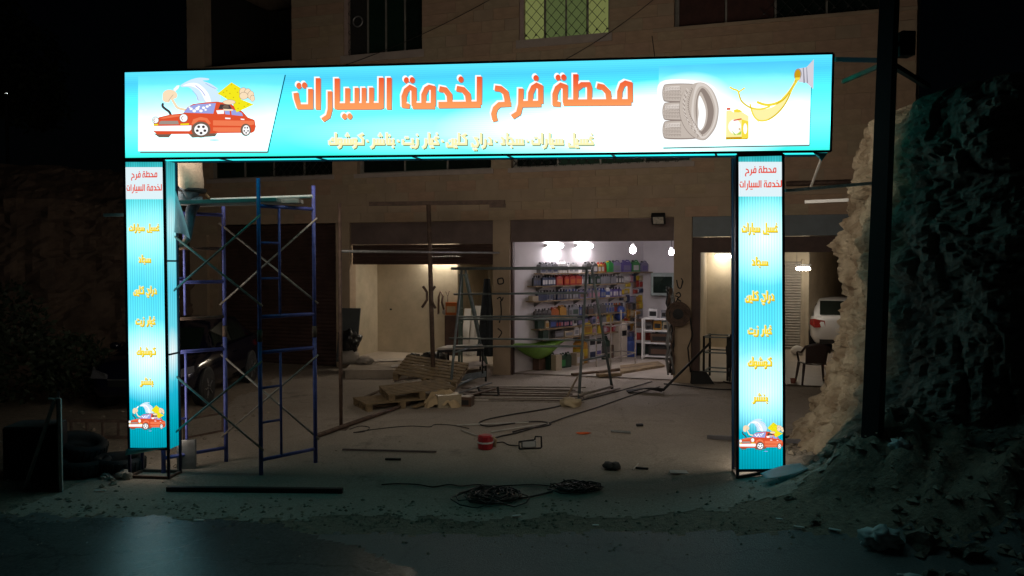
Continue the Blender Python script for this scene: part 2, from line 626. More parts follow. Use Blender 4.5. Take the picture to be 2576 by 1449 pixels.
PSTOPS = [(0.0, (0, 142, 160)), (0.10, (0, 168, 188)), (0.19, (30, 186, 216)), (0.26, (100, 222, 240)), (0.34, (176, 240, 247)), (0.42, (110, 222, 240)), (0.55, (92, 212, 236)),
          (0.66, (130, 228, 240)), (0.76, (150, 236, 242)), (0.84, (110, 216, 224)), (0.92, (80, 196, 204)), (1.0, (48, 162, 168))]  # bright stops stand in for the tubes behind the flex
mf_pil = face_mat('pillar_flex', PSTOPS, [(0.55, 0.31, 1.1, 0.15, 0.55), (0.55, 0.75, 1.1, 0.12, 0.22)], (17, 0.80, 1.08, 'X'), 1.25, rk=0.76, hot=2.0)
mf_pil2 = face_mat('pillar_flex_bright', PSTOPS, [(0.6, 0.25, 1.1, 0.14, 0.55), (0.6, 0.735, 1.1, 0.15, 0.6)], (17, 0.80, 1.08, 'X'), 1.25, rk=0.76, hot=2.0)
mf_side = face_mat('pillar_side_flex', PSTOPS, [(0.5, 0.33, 0.7, 0.10, 0.8), (0.5, 0.80, 0.7, 0.09, 0.4)], (5, 0.82, 1.08, 'X'))
mf_under = face_mat('underside_flex', [(0.0, (70, 235, 225)), (0.5, (60, 225, 225)), (1.0, (45, 190, 190))], [], None, 1.7, rk=0.7)
mf_back = E('blank_back_flex', (1.0, 0.87, 0.72), 3.5, sample=True)

GL = sp(323 * 1.49068, 1208 * 1.49068)
sign = thing('illuminated_sign_gantry', 'wide turquoise backlit sign gantry on two lit pillars across the court entrance', 'sign', (0.5 * (PL + PR)))
SD = 0.27    # depth of the boxes

def quad_panel(name, mat, corners, parent, off, uvs=None, kids=None):
    """corners TL TR BR BL in photo measure"""
    mb = MB()
    TL, TR, BR, BL = [sp(x, y, off) for (x, y) in corners]
    nx, ny = 12, 4
    P, UVs = [], []
    for j in range(ny + 1):
        for i in range(nx + 1):
            a, b = i / nx, j / ny
            P.append((BL * (1 - a) + BR * a) * (1 - b) + (TL * (1 - a) + TR * a) * b)
            UVs.append((a, b))
    F = [(j * (nx + 1) + i, j * (nx + 1) + i + 1, (j + 1) * (nx + 1) + i + 1, (j + 1) * (nx + 1) + i) for j in range(ny) for i in range(nx)]
    mb.add(P, F)
    mb.uv = UVs
    return mb.build(name, mat, parent)

def poly_print(mb, pts, off, mi=0, conv=None, uvf=None):
    q = [conv(*p) if conv else p for p in pts]
    mb.poly([sp(x, y, off) for (x, y) in q], mi)
    if mb.uv is None:
        mb.uv = []
    for (x, y) in q:
        mb.uv.append(uvf(x, y) if uvf else (0, 0))

# ---- header box
HC = [(464, 268), (3125, 200), (3115, 567), (466, 596)]
hface = quad_panel('header_face', mf_head, HC, sign, 0.0)

def slab_back(name, mat, corners, parent, depth):
    TL, TR, BR, BL = [sp(x, y, 0) - SN * depth for (x, y) in corners]
    return MB().poly([TR, TL, BL, BR]).build(name, mat, parent)
slab_back('header_back_face', mf_back, HC, sign, SD)
hTL, hTR, hBR, hBL = [sp(x, y, 0) for (x, y) in HC]
mb = MB()
for (a, b) in ((hTL, hTR), (hTR, hBR), (hBR, hBL), (hBL, hTL)):
    mb.bar(a - SN * 0.008, b - SN * 0.008, 0.024, 0.024)
    mb.bar(a - SN * (SD - 0.012), b - SN * (SD - 0.012), 0.036, 0.036)
mb.build('header_frame', m_navy, sign)
b1, b2 = SN * 0.03, SN * (SD - 0.03)
MB().poly([hTL - b1, hTR - b1, hTR - b2, hTL - b2]).build('header_top_face', m_navy, sign)
under = MB()
NU = 10
for i in range(NU):
    p, q = hBL.lerp(hBR, i / NU), hBL.lerp(hBR, (i + 1) / NU)
    under.poly([p - b1, p - b2, q - b2, q - b1])
under.uv = [((i // 4 + (0 if i % 4 < 2 else 1)) / NU, 0.2 if i % 4 in (0, 3) else 1.0) for i in range(NU * 4)]
ub = under.build('header_underside', mf_under, sign)
for f in (0.145, 0.29, 0.43, 0.565, 0.71, 0.85):
    p = hBL.lerp(hBR, f)
    MB().bar(p - b1 - UP * 0.006, p - b2 - UP * 0.006 + SE * 0.04, 0.022, 0.012).build('cross_bar', m_navy, sign)
MB().poly([hTR - b1, hBR - b1, hBR - b2, hTR - b2]).build('header_end_face', mf_under, sign).data.uv_layers.new()
MB().poly([hTL - b1, hTL - b2, hBL - b2, hBL - b1]).build('header_end_face', mf_under, sign).data.uv_layers.new()

# ---- pictures on the header: panels
c1 = lambda x, y: (400 + x / 2.576, 220 + y / 2.576)
c3 = lambda x, y: (2300 + x / 2.576, 180 + y / 2.576)
cL = lambda x, y: (1050 + x / 3.68, 240 + y / 3.68)
e_teal = E('print_dark_teal', rgb(15, 95, 110))
e_greyd = E('print_shadow_grey', rgb(105, 112, 112))
e_white = E('print_white', (1, 1, 1), 1.08)

mb = MB()
uvl = lambda x, y: ((x - 518) / 550, (571 - y) / 300)
poly_print(mb, [(305, 895), (1553, 895), (1722, 150), (305, 165)], 0.003, 0, c1, uvl)
pl = mb.build('picture_panel', mf_picl, sign)
mb = MB()
poly_print(mb, [(325, 897), (1556, 897), (1556, 912), (325, 912)], 0.003, 0, c1)
poly_print(mb, [(1722, 155), (1732, 160), (1562, 912), (1553, 900)], 0.004, 1, c1)
mb.build('panel_shadow', [e_greyd, e_teal], pl)
mb = MB()
uvr = lambda x, y: ((x - 2480) / 560, (545 - y) / 310)
poly_print(mb, [(470, 958), (1893, 934), (1916, 128), (1860, 120), (440, 175), (430, 880)], 0.003, 0, c3, uvr)
pr = mb.build('picture_panel', mf_picr, sign)
mb = MB()
poly_print(mb, [(480, 960), (1893, 935), (1893, 948), (480, 975)], 0.003, 0, c3)
poly_print(mb, [(1915, 126), (1922, 126), (1900, 938), (1892, 938)], 0.004, 1, c3)
mb.build('panel_shadow', [e_greyd, e_teal], pr)

# ---- the car picture (shapes in crop units), used on the header and on both pillars
e_red = E('print_red', rgb(226, 84, 48))
e_orange = E('print_orange', rgb(244, 126, 84))
e_brown = E('print_brown', rgb(120, 98, 84))
e_lav = E('print_lavender', rgb(158, 170, 232))
e_cream = E('print_cream', rgb(252, 226, 190))
e_yel = E('print_yellow', rgb(246, 234, 30))
e_yeld = E('print_dark_yellow', rgb(205, 180, 30))
e_gry = E('print_grey', rgb(165, 150, 140))
e_drk = E('print_dark', rgb(70, 62, 62))
e_wat = E('print_water', rgb(215, 240, 255))
CARM = [e_red, e_orange, e_brown, e_lav, e_cream, e_yel, e_yeld, e_gry, e_drk, e_wat, e_white]
R_, O_, B_, L_, K_, Y_, D_, G_, X_, W_, H_ = range(11)
CAR = []
def A(c, pts, sm=False):
    CAR.append((c, smooth_pts(pts) if sm else pts))
def AS(c, pts, w, sm=True):
    for q in ribbon(curve_pts(pts) if sm else pts, w):
        CAR.append((c, [(p.x, p.y) for p in q]))
A(W_, [(720, 255), (800, 210), (890, 185), (985, 192), (985, 208), (930, 215), (1010, 245), (1080, 295), (1060, 300), (1100, 350), (1090, 420), (1030, 425), (940, 420), (880, 410), (860, 340), (800, 280), (730, 275)], True)
A(H_, [(740, 262), (820, 235), (900, 250), (980, 330), (1010, 420), (960, 415), (900, 310), (820, 268)], True)
AS(L_, [(860, 260), (920, 310), (955, 360)], 7)
AS(L_, [(830, 310), (870, 355), (890, 405)], 5)
AS(L_, [(960, 240), (1020, 275), (1060, 292)], 5)
AS(X_, [(552, 432), (548, 462), (580, 492), (612, 515), (628, 545)], 24)
AS(K_, [(640, 392), (668, 440), (700, 480), (780, 500)], 26)
A(K_, [(560, 330), (600, 305), (660, 312), (692, 345), (685, 385), (630, 400), (615, 430), (560, 415), (552, 370)], True)
A(H_, [(655, 300), (690, 265), (716, 262), (708, 290), (672, 322)])
AS(G_, [(655, 352), (630, 385), (612, 415)], 4)
A(B_, [(470, 728), (640, 732), (615, 765), (520, 765)])
A(B_, [(800, 728), (1080, 725), (1060, 755), (840, 768)])
A(R_, [(462, 705), (470, 650), (460, 600), (525, 568), (625, 545), (752, 532), (795, 470), (850, 442), (960, 428), (1075, 421), (1180, 430), (1260, 470), (1330, 520), (1375, 572), (1440, 595), (1453, 660), (1440, 705), (1415, 722), (1300, 722), (1095, 724), (830, 732), (500, 735)])
A(O_, [(525, 580), (640, 552), (745, 545), (720, 562), (560, 585)])
A(O_, [(1040, 600), (1430, 605), (1440, 640), (1340, 655), (1040, 650)])
A(O_, [(1040, 668), (1330, 668), (1300, 712), (1100, 712), (1040, 700)])
A(O_, [(830, 640), (850, 590), (920, 568), (985, 580), (1020, 630), (1000, 640), (960, 602), (900, 600), (860, 640)])
A(O_, [(1325, 640), (1345, 612), (1385, 605), (1420, 640), (1408, 650), (1380, 622), (1345, 640)])
A(L_, [(756, 526), (806, 468), (880, 446), (1068, 434), (1043, 536)])
for (x, y, r) in ((830, 490, 16), (860, 510, 18), (890, 488, 20), (925, 510, 17), (950, 480, 16), (985, 468, 15), (1010, 455, 12), (815, 475, 10), (970, 500, 12), (905, 470, 12)):
    A(H_, ell(x, y, r, r * 0.8, 10))
A(X_, [(1092, 494), (1112, 446), (1200, 450), (1225, 492)])
A(B_, [(1130, 480), (1150, 452), (1190, 456), (1195, 482)])
A(L_, [(1150, 500), (1222, 492), (1320, 530), (1330, 560), (1160, 542)])
A(R_, [(1200, 505), (1216, 505), (1222, 552), (1206, 550)])
A(H_, [(1072, 506), (1146, 502), (1148, 538), (1086, 540)])
A(H_, [(1158, 574), (1210, 578), (1210, 590), (1160, 588)])
A(H_, [(1308, 584), (1345, 588), (1345, 598), (1310, 596)])
A(K_, [(1140, 490), (1230, 495), (1235, 510), (1150, 510)])
A(G_, [(522, 640), (528, 615), (545, 606), (705, 606), (714, 640)])
A(Y_, [(468, 638), (515, 636), (515, 650), (470, 652)])
A(Y_, [(728, 634), (812, 630), (812, 644), (730, 646)])
A(H_, [(464, 656), (836, 650), (834, 690), (815, 706), (468, 704)])
for (x, y, r) in ((490, 600, 34), (762, 580, 42)):
    A(B_, ell(x, y, r, r, 18))
    A(H_, ell(x, y, r - 5, r - 5, 18))
    AS(G_, [(x - 2, y - r * 0.5), (x - r * 0.5, y), (x - 4, y + r * 0.55)], 6)
A(B_, ell(930, 692, 92, 78, 24))
A(X_, ell(932, 692, 70, 60, 24))
A(H_, ell(932, 692, 66, 56, 24))
for k in range(5):
    t = math.radians(-90 + 72 * k + 36)
    A(X_, ell(932 + 38 * math.cos(t), 692 + 33 * math.sin(t), 15, 13, 8))
A(B_, ell(1362, 695, 50, 60, 20))
A(H_, ell(1366, 696, 34, 46, 20))
for k in range(5):
    t = math.radians(-90 + 72 * k + 36)
    A(X_, ell(1366 + 19 * math.cos(t), 696 + 27 * math.sin(t), 7, 10, 8))
A(L_, ell(1060, 793, 48, 6, 14))
A(Y_, [(1092, 346), (1225, 238), (1312, 292), (1318, 402), (1442, 452), (1275, 527), (1232, 432)])
for (x, y) in ((1210, 345), (1180, 320), (1260, 300), (1225, 262), (1150, 335), (1285, 335), (1245, 385), (1300, 440), (1350, 470), (1290, 490), (1170, 375), (1385, 450)):
    A(D_, ell(x, y, 7, 6, 8))
for (x, y, rx, ry) in ((1340, 330, 36, 40), (1385, 345, 34, 46), (1415, 365, 30, 42), (1345, 370, 40, 34), (1430, 395, 22, 30), (1205, 430, 60, 22)):
    A(B_, ell(x, y, rx + 3, ry + 3, 16))
    A(K_, ell(x, y, rx, ry, 16))

def car_print(name, parent, conv, base):
    mb = MB()
    for i, (c, pts) in enumerate(CAR):
        poly_print(mb, pts, base + 0.0003 * i, c, conv)
    return mb.build(name, CARM, parent)
car_print('car_picture', sign, c1, 0.006)

# ---- tyres and oil on the right panel
mb = MB()
T_ = [E('print_tyre', rgb(198, 186, 176)), E('print_tyre_dark', rgb(146, 132, 124)), E('print_tyre_light', rgb(222, 212, 204)), e_white,
      E('print_oil', rgb(250, 226, 70)), E('print_oil_dark', rgb(206, 158, 22)), E('print_oil_light', rgb(255, 246, 170)), E('print_bottle', rgb(214, 212, 222)), E('print_bottle_dark', rgb(150, 148, 160)), e_red, E('print_leaf', rgb(170, 215, 90))]
LAY = [0.006]
def P3(c, pts, sm=False):
    LAY[0] += 0.0003
    poly_print(mb, smooth_pts(pts) if sm else pts, LAY[0], c, c3)
def P3S(c, pts, w, cur=True):
    LAY[0] += 0.0003
    for q in ribbon(curve_pts(pts) if cur else pts, w):
        poly_print(mb, [(p.x, p.y) for p in q], LAY[0], c, c3)
P3(3, [(455, 330), (830, 320), (1010, 420), (1030, 640), (980, 850), (840, 910), (470, 900), (440, 600)], True)
for k, (y0, y1) in enumerate(((348, 522), (528, 702), (708, 884))):
    P3(1, [(486, y0 + 20), (520, y0 + 2), (650, y0 - 4), (780, y0 + 2), (818, y0 + 24), (826, (y0 + y1) / 2), (818, y1 - 20), (780, y1 - 2), (650, y1 + 4), (520, y1), (484, y1 - 18), (472, (y0 + y1) / 2)], True)
    P3(0, [(490, y0 + 24), (524, y0 + 8), (650, y0 + 3), (776, y0 + 8), (812, y0 + 28), (820, (y0 + y1) / 2), (812, y1 - 26), (776, y1 - 12), (650, y1 - 8), (524, y1 - 12), (488, y1 - 24), (476, (y0 + y1) / 2)], True)
    P3(2, [(500, y0 + 34), (560, y0 + 22), (640, y0 + 18), (640, y0 + 60), (560, y0 + 64), (494, y0 + 72)])
    for r in range(4):
        yy = y0 + 34 + r * 33
        for q in range(11):
            xx = 490 + q * 15
            P3S(1, [(xx, yy), (xx + 8, yy + 10), (xx + 3, yy + 20)], 3.4, False)
    for yy in (y0 + 60, y0 + 94, y0 + 128):
        P3S(1, [(478, yy), (560, yy + 5), (645, yy + 6)], 3, False)
TO = [(636, 610), (645, 500), (690, 410), (780, 352), (868, 350), (945, 412), (996, 530), (1004, 640), (975, 770), (905, 868), (850, 894), (775, 868), (700, 795), (652, 700)]
P3(1, [(x + (4 if x > 820 else -4), y + 4) for (x, y) in TO], True)
P3(0, TO, True)
P3(2, [(800, 362), (872, 358), (940, 420), (988, 540), (996, 640), (965, 765), (900, 858), (850, 880), (820, 850), (770, 760), (748, 640), (760, 500)], True)
P3(0, [(812, 400), (860, 380), (920, 430), (968, 540), (978, 640), (950, 760), (895, 842), (850, 858), (800, 790), (770, 640), (780, 490)], True)
P3(1, [(822, 430), (860, 398), (915, 460), (955, 560), (962, 650), (935, 760), (885, 825), (845, 838), (810, 770), (790, 640), (795, 520)], True)
P3(0, [(826, 452), (845, 440), (890, 540), (905, 640), (890, 740), (850, 808), (826, 800), (806, 720), (800, 600), (806, 510)], True)
P3(3, [(824, 470), (858, 520), (884, 600), (884, 690), (862, 770), (822, 804), (808, 740), (818, 640), (812, 560)], True)
for q in range(22):
    t = q / 21
    a = math.radians(248 - 190 * t) if False else None
    yy = 400 + 440 * t
    xx = 700 - 52 * math.sin(math.pi * min(1, t * 1.05)) + 95 * t * t
    P3S(1 if q % 2 else 2, [(xx, yy), (xx + 18, yy + 18), (xx + 8, yy + 34)], 6, False)
    P3S(1, [(xx + 44, yy - 6), (xx + 60, yy + 8), (xx + 52, yy + 24)], 5, False)
# oil jug
P3(6, [(1080, 618), (1120, 612), (1150, 632), (1215, 618), (1296, 668), (1296, 880), (1280, 892), (1076, 895)])
P3(5, [(1076, 872), (1290, 866), (1284, 892), (1076, 895)])
P3(4, [(1228, 700), (1292, 720), (1292, 880), (1228, 886)])
P3(3, ell(1262, 790, 19, 52, 16))
P3(4, [(1150, 610), (1185, 600), (1240, 622), (1200, 634), (1155, 632)])
P3(3, ell(1160, 770, 62, 70, 18))
P3(10, [(1130, 805), (1175, 850), (1225, 812), (1220, 845), (1160, 852)])
P3(9, [(1150, 705), (1225, 690), (1230, 702), (1150, 716)])
P3(9, [(1084, 590), (1122, 590), (1122, 610), (1084, 612)])
P3S(5, [(1198, 786), (1216, 786)], 5, False)
P3S(5, [(1198, 800), (1216, 800)], 5, False)
P3S(5, [(1207, 786), (1207, 800)], 5, False)
# pouring oil
P3(6, [(1322, 585), (1400, 606), (1480, 596), (1560, 560), (1640, 480), (1690, 420), (1672, 500), (1620, 590), (1540, 668), (1460, 712), (1390, 712), (1345, 670)], True)
P3S(4, [(1762, 300), (1725, 372), (1672, 452), (1610, 520), (1530, 556), (1450, 560), (1372, 534)], 26)
P3S(4, [(1772, 312), (1712, 410), (1668, 510), (1600, 612), (1510, 690), (1430, 716), (1370, 700), (1330, 640), (1306, 548)], 15)
P3S(4, [(1112, 392), (1150, 412), (1190, 428), (1204, 470), (1222, 520), (1262, 560), (1320, 592), (1410, 602), (1500, 578)], 17)
P3S(4, [(1258, 400), (1228, 420), (1198, 440)], 14)
P3S(5, [(1752, 318), (1700, 410), (1640, 500), (1560, 552)], 6)
P3S(5, [(1690, 450), (1640, 560), (1560, 650), (1480, 704)], 6)
P3S(5, [(1206, 458), (1226, 522), (1268, 562), (1330, 596)], 6)
P3S(6, [(1350, 690), (1420, 745), (1500, 742), (1550, 715)], 7)
P3S(6, [(1735, 340), (1675, 430), (1610, 502)], 7)
# bottle neck
P3(7, [(1846, 204), (1918, 126), (1912, 412), (1846, 352)])
P3(7, [(1752, 218), (1852, 202), (1858, 352), (1775, 346)])
P3(8, [(1812, 208), (1822, 206), (1834, 352), (1818, 356)])
P3(8, [(1846, 204), (1852, 204), (1862, 352), (1850, 356)])
P3(8, ell(1764, 272, 36, 58, 20, 0.12))
P3(5, ell(1762, 274, 29, 50, 20, 0.12))
P3(4, [(1740, 302), (1788, 300), (1780, 325), (1735, 325)])
mb.build('tyre_and_oil_picture', T_, sign)

# ---- Arabic lettering, drawn as pen strokes
HEAD1 = [  # لخدمة السيارات
    ([(222, 400), (232, 480), (268, 592), (425, 592), (425, 345)], 70), ([(528, 196), (530, 634)], 68),
    ([(692, 378), (692, 630), (668, 725), (588, 778)], 66), ([(790, 200), (792, 588), (1398, 582), (1400, 190)], 72),
    ([(780, 588), (1408, 582)], 90), ([(934, 335), (934, 560)], 68), ([(1063, 330), (1063, 560)], 64), ([(1160, 330), (1160, 560)], 64), ([(1264, 326), (1264, 560)], 66),
    ([(1508, 190), (1508, 632)], 68),
    ([(1792, 585), (1716, 575), (1712, 450), (1742, 368), (1796, 325), (1850, 350), (1852, 585)], 70), ([(1830, 580), (2140, 580)], 86),
    ([(1985, 545), (1985, 425), (2022, 345), (2062, 322), (2116, 335), (2116, 580)], 68),
    ([(2200, 345), (2285, 362), (2338, 430), (2350, 565)], 78), ([(2188, 568), (2770, 562)], 88),
    ([(2438, 340), (2530, 358), (2592, 425), (2610, 545)], 78), ([(2752, 175), (2750, 562)], 72)]
HDOT1 = [(264, 302), (340, 296), (893, 726), (966, 724), (1746, 226), (1826, 224), (2497, 214)]
HEAD2 = [  # محطة فرح
    ([(2966, 335), (3046, 345), (3116, 400), (3136, 490), (3140, 560)], 78), ([(3190, 556), (3030, 562), (2972, 615), (2950, 690), (2972, 795)], 72),
    ([(3326, 340), (3322, 560), (3292, 680), (3204, 735)], 72), ([(3322, 556), (3606, 552)], 88),
    ([(3456, 520), (3460, 405), (3496, 325), (3542, 296), (3596, 322), (3598, 552)], 72),
    ([(3872, 560), (3796, 552), (3794, 420), (3826, 335), (3876, 296), (3936, 318), (3938, 540)], 72), ([(3910, 536), (4848, 530)], 90),
    ([(4080, 142), (4082, 535)], 72), ([(4100, 340), (4166, 286), (4256, 286), (4272, 335), (4272, 530)], 70),
    ([(4374, 304), (4456, 322), (4526, 392), (4546, 525)], 78), ([(4686, 525), (4688, 385), (4722, 292), (4766, 266), (4830, 284), (4834, 530)], 72)]
HDOT2 = [(3532, 196), (3838, 190), (3914, 186)]
e_snow = E('print_letter_white', (1, 1, 1), 1.05)
e_lsh = E('print_letter_shadow', rgb(150, 128, 140))

def letter_mat(name, top, bot):
    return face_mat(name, [(0.0, bot), (0.35, bot), (1.0, top)])
e_lett = letter_mat('print_letter_orange', (240, 82, 46), (255, 160, 96))
e_lett2 = letter_mat('print_letter_red', (226, 60, 44), (232, 84, 60))

def lettering(name, strokes, dots, parent, conv, mats, base, offs, dr=36, uvf=None, wk=1.0):
    """mats: shadow, white, face; offs: their shifts in stroke units"""
    mb = MB()
    for li, (dx, dy, grow) in enumerate(offs):
        off = base + 0.001 * li
        for (pts, w) in strokes:
            for q in ribbon(pts, w * wk + grow):
                poly_print(mb, [(p.x + dx, p.y + dy) for p in q], off, li, conv, uvf)
        for (x, y) in dots:
            poly_print(mb, ell(x + dx, y + dy, dr + grow / 2, dr * 1.2 + grow / 2, 14), off, li, conv, uvf)
    return mb.build(name, mats, parent)
HOFF = [(9, 9, 2), (-18, -20, 8), (0, 0, 0)]
uvh = lambda x, y: (x / 1000.0, (455 - y) / 170.0)
lettering('headline_lettering', HEAD1 + HEAD2, HDOT1 + HDOT2, sign, cL, [e_lsh, e_snow, e_lett], 0.005, HOFF, uvf=uvh)

# glyphs in pen units, x runs leftwards from the right edge of the letter, y up from the base line
def g_alef(c):   return 1.5, [[(0.5, 0), (0.5, 6)]] + ([[(0, 0), (0.9, 0)]] if c else []), []
def g_tooth(up=0, dn=0):
    d = [(0.85 + k, 4.3) for k in ([-0.45, 0.45] if up == 2 else [0] if up else [])] + [(0.85 + k, -1.7) for k in ([-0.45, 0.45] if dn == 2 else [0] if dn else [])]
    return 1.7, [[(0, 0), (1.75, 0)], [(0.85, 0), (0.85, 2.9)]], d
def g_seen(sh=False):
    return 4.6, [[(0, 0), (4.65, 0)]] + [[(x, 0), (x, 2.7)] for x in (0.7, 2.15, 3.6)], ([(1.6, 4.2), (2.7, 4.2), (2.15, 5.2)] if sh else [])
def g_ghain():   return 2.6, [[(0, 0), (2.65, 0)], [(0.2, 3.3), (1.5, 3.5), (2.0, 2.4), (1.0, 1.4), (0.6, 0.2)]], [(1.0, 5.2)]
def g_lam_f():   return 3.8, [[(0, 0), (0.6, 0)], [(0.6, 6), (0.6, -1.4), (3.0, -1.4), (3.1, 0.8)]], []
def g_lam():     return 1.5, [[(0, 0), (1.55, 0)], [(0.7, 0), (0.7, 6)]], []
def g_jeem():    return 3.0, [[(0, 0), (3.05, 0)], [(2.8, 3.2), (1.4, 2.8), (0.6, 0.3)]], [(1.4, -1.7)]
def g_dal(c):    return 2.9, [[(0, 0), (2.4, 0)], [(2.1, 3.6), (0.9, 2.6), (0.7, 0)]], []
def g_ra(c, dot=False): return 2.2, [[(0.6, 2.9), (0.6, 0), (1.1, -1.5), (2.3, -2.2)]] + ([[(0, 0), (0.6, 0)]] if c else []), ([(0.7, 4.6)] if dot else [])
def g_teh(c):    return 4.4, [[(0, 0), (3.6, 0), (3.7, 2.4)]] + ([] if c else [[(0.4, 0), (0.4, 2.9)]]), [(1.4, 3.2), (2.4, 3.2)]
def g_noon():    return 3.8, [[(0, 0), (0.6, 0)], [(0.6, 2.9), (0.6, -1.3), (3.0, -1.3), (3.1, 0.8)]], [(1.9, 1.6)]
def g_yeh():     return 3.9, [[(0.3, 3.0), (1.8, 3.1), (0.8, 1.5), (0.4, 0.0), (1.0, -1.2), (3.0, -1.2), (3.2, 0.5)]], [(1.3, -2.9), (2.3, -2.9)]
def g_kaf():     return 3.2, [[(0, 0), (3.25, 0)], [(0.2, 5.4), (2.2, 4.2), (0.5, 2.6), (0.5, 0)]], []
def g_kaf_f():   return 4.2, [[(0, 0), (3.5, 0), (3.6, 1.8)], [(0.6, 0), (0.6, 6)], [(1.6, 1.6), (2.5, 2.2), (1.6, 3.2)]], []
def g_waw():     return 2.6, [[(0, 0), (0.6, 0)], [(0.6, 0.2), (2.1, 0.2), (2.1, 2.4), (0.6, 2.4), (0.6, 0), (1.0, -1.5), (2.2, -2.2)]], []
SPACE = (1.8, [], [])
DASH = (3.2, [[(1.0, 1.4), (2.2, 1.4)]], [])
WORDS = {
    'wash': [g_ghain(), g_seen(), g_tooth(0, 2), g_lam_f(), SPACE, g_seen(), g_tooth(0, 2), g_alef(1), g_ra(0), g_alef(0), g_teh(0)],
    'carpet': [g_seen(), g_jeem(), g_alef(1), g_dal(0)],
    'clean': [g_dal(0), g_ra(0), g_alef(0), g_yeh(), SPACE, g_kaf(), g_lam(), g_tooth(0, 2), g_noon()],
    'oil': [g_ghain(), g_tooth(0, 2), g_alef(1), g_ra(0), SPACE, g_ra(0, True), g_tooth(0, 2), g_teh(1)],
    'tyre': [g_kaf(), g_waw(), g_seen(True), g_waw(), g_kaf_f()],
    'puncture': [g_tooth(0, 1), g_tooth(1, 0), g_seen(True), g_ra(1)],
    'punctures': [g_tooth(0, 1), g_tooth(1, 0), g_alef(1), g_seen(True), g_ra(1)],
}
WORDS['all'] = WORDS['wash'] + [DASH] + WORDS['carpet'] + [DASH] + WORDS['clean'] + [DASH] + WORDS['oil'] + [DASH] + WORDS['punctures'] + [DASH] + WORDS['tyre']

def word_strokes(key):
    x, st, dt = 0.0, [], []
    for (adv, ss, dd) in WORDS[key]:
        for s in ss:
            st.append(([(-(x + a), -b) for (a, b) in s], 1.0))
        for (a, b) in dd:
            dt.append((-(x + a), -b))
        x += adv
    return st, dt, x

def word_print(name, key, parent, x0, x1, y0, y1, y2, mats, base, slope=0.0):
    """fits the word between x0 and x1; y0 top of the tall letters, y1 base line"""
    st, dt, w = word_strokes(key)
    sx, sy = (x1 - x0) / w, (y1 - y0) / 6.2
    conv = lambda a, b: (x1 + a * sx, y1 + b * sy + slope * (a * sx))
    return lettering(name, st, dt, parent, conv, mats, base, [(0.35, 0.45, 0.15), (-0.30, -0.40, 0.5), (0, 0, 0)], dr=0.48)

e_ltyel = E('print_pale_yellow', rgb(255, 250, 186))
e_halo = E('print_halo', rgb(246, 254, 246))
e_dsh = E('print_olive_shadow', rgb(120, 130, 96))
word_print('service_lettering', 'all', sign, 1233, 2228, 497, 541, 0, [e_dsh, e_halo, e_ltyel], 0.005, 0.0)

# ---- pillars
e_tit = E('print_title_white', rgb(226, 244, 250))
e_wyel = E('print_word_yellow', rgb(255, 226, 40))
e_wsh = E('print_word_shadow', rgb(190, 150, 40))
e_whal = E('print_word_halo', rgb(240, 250, 215))

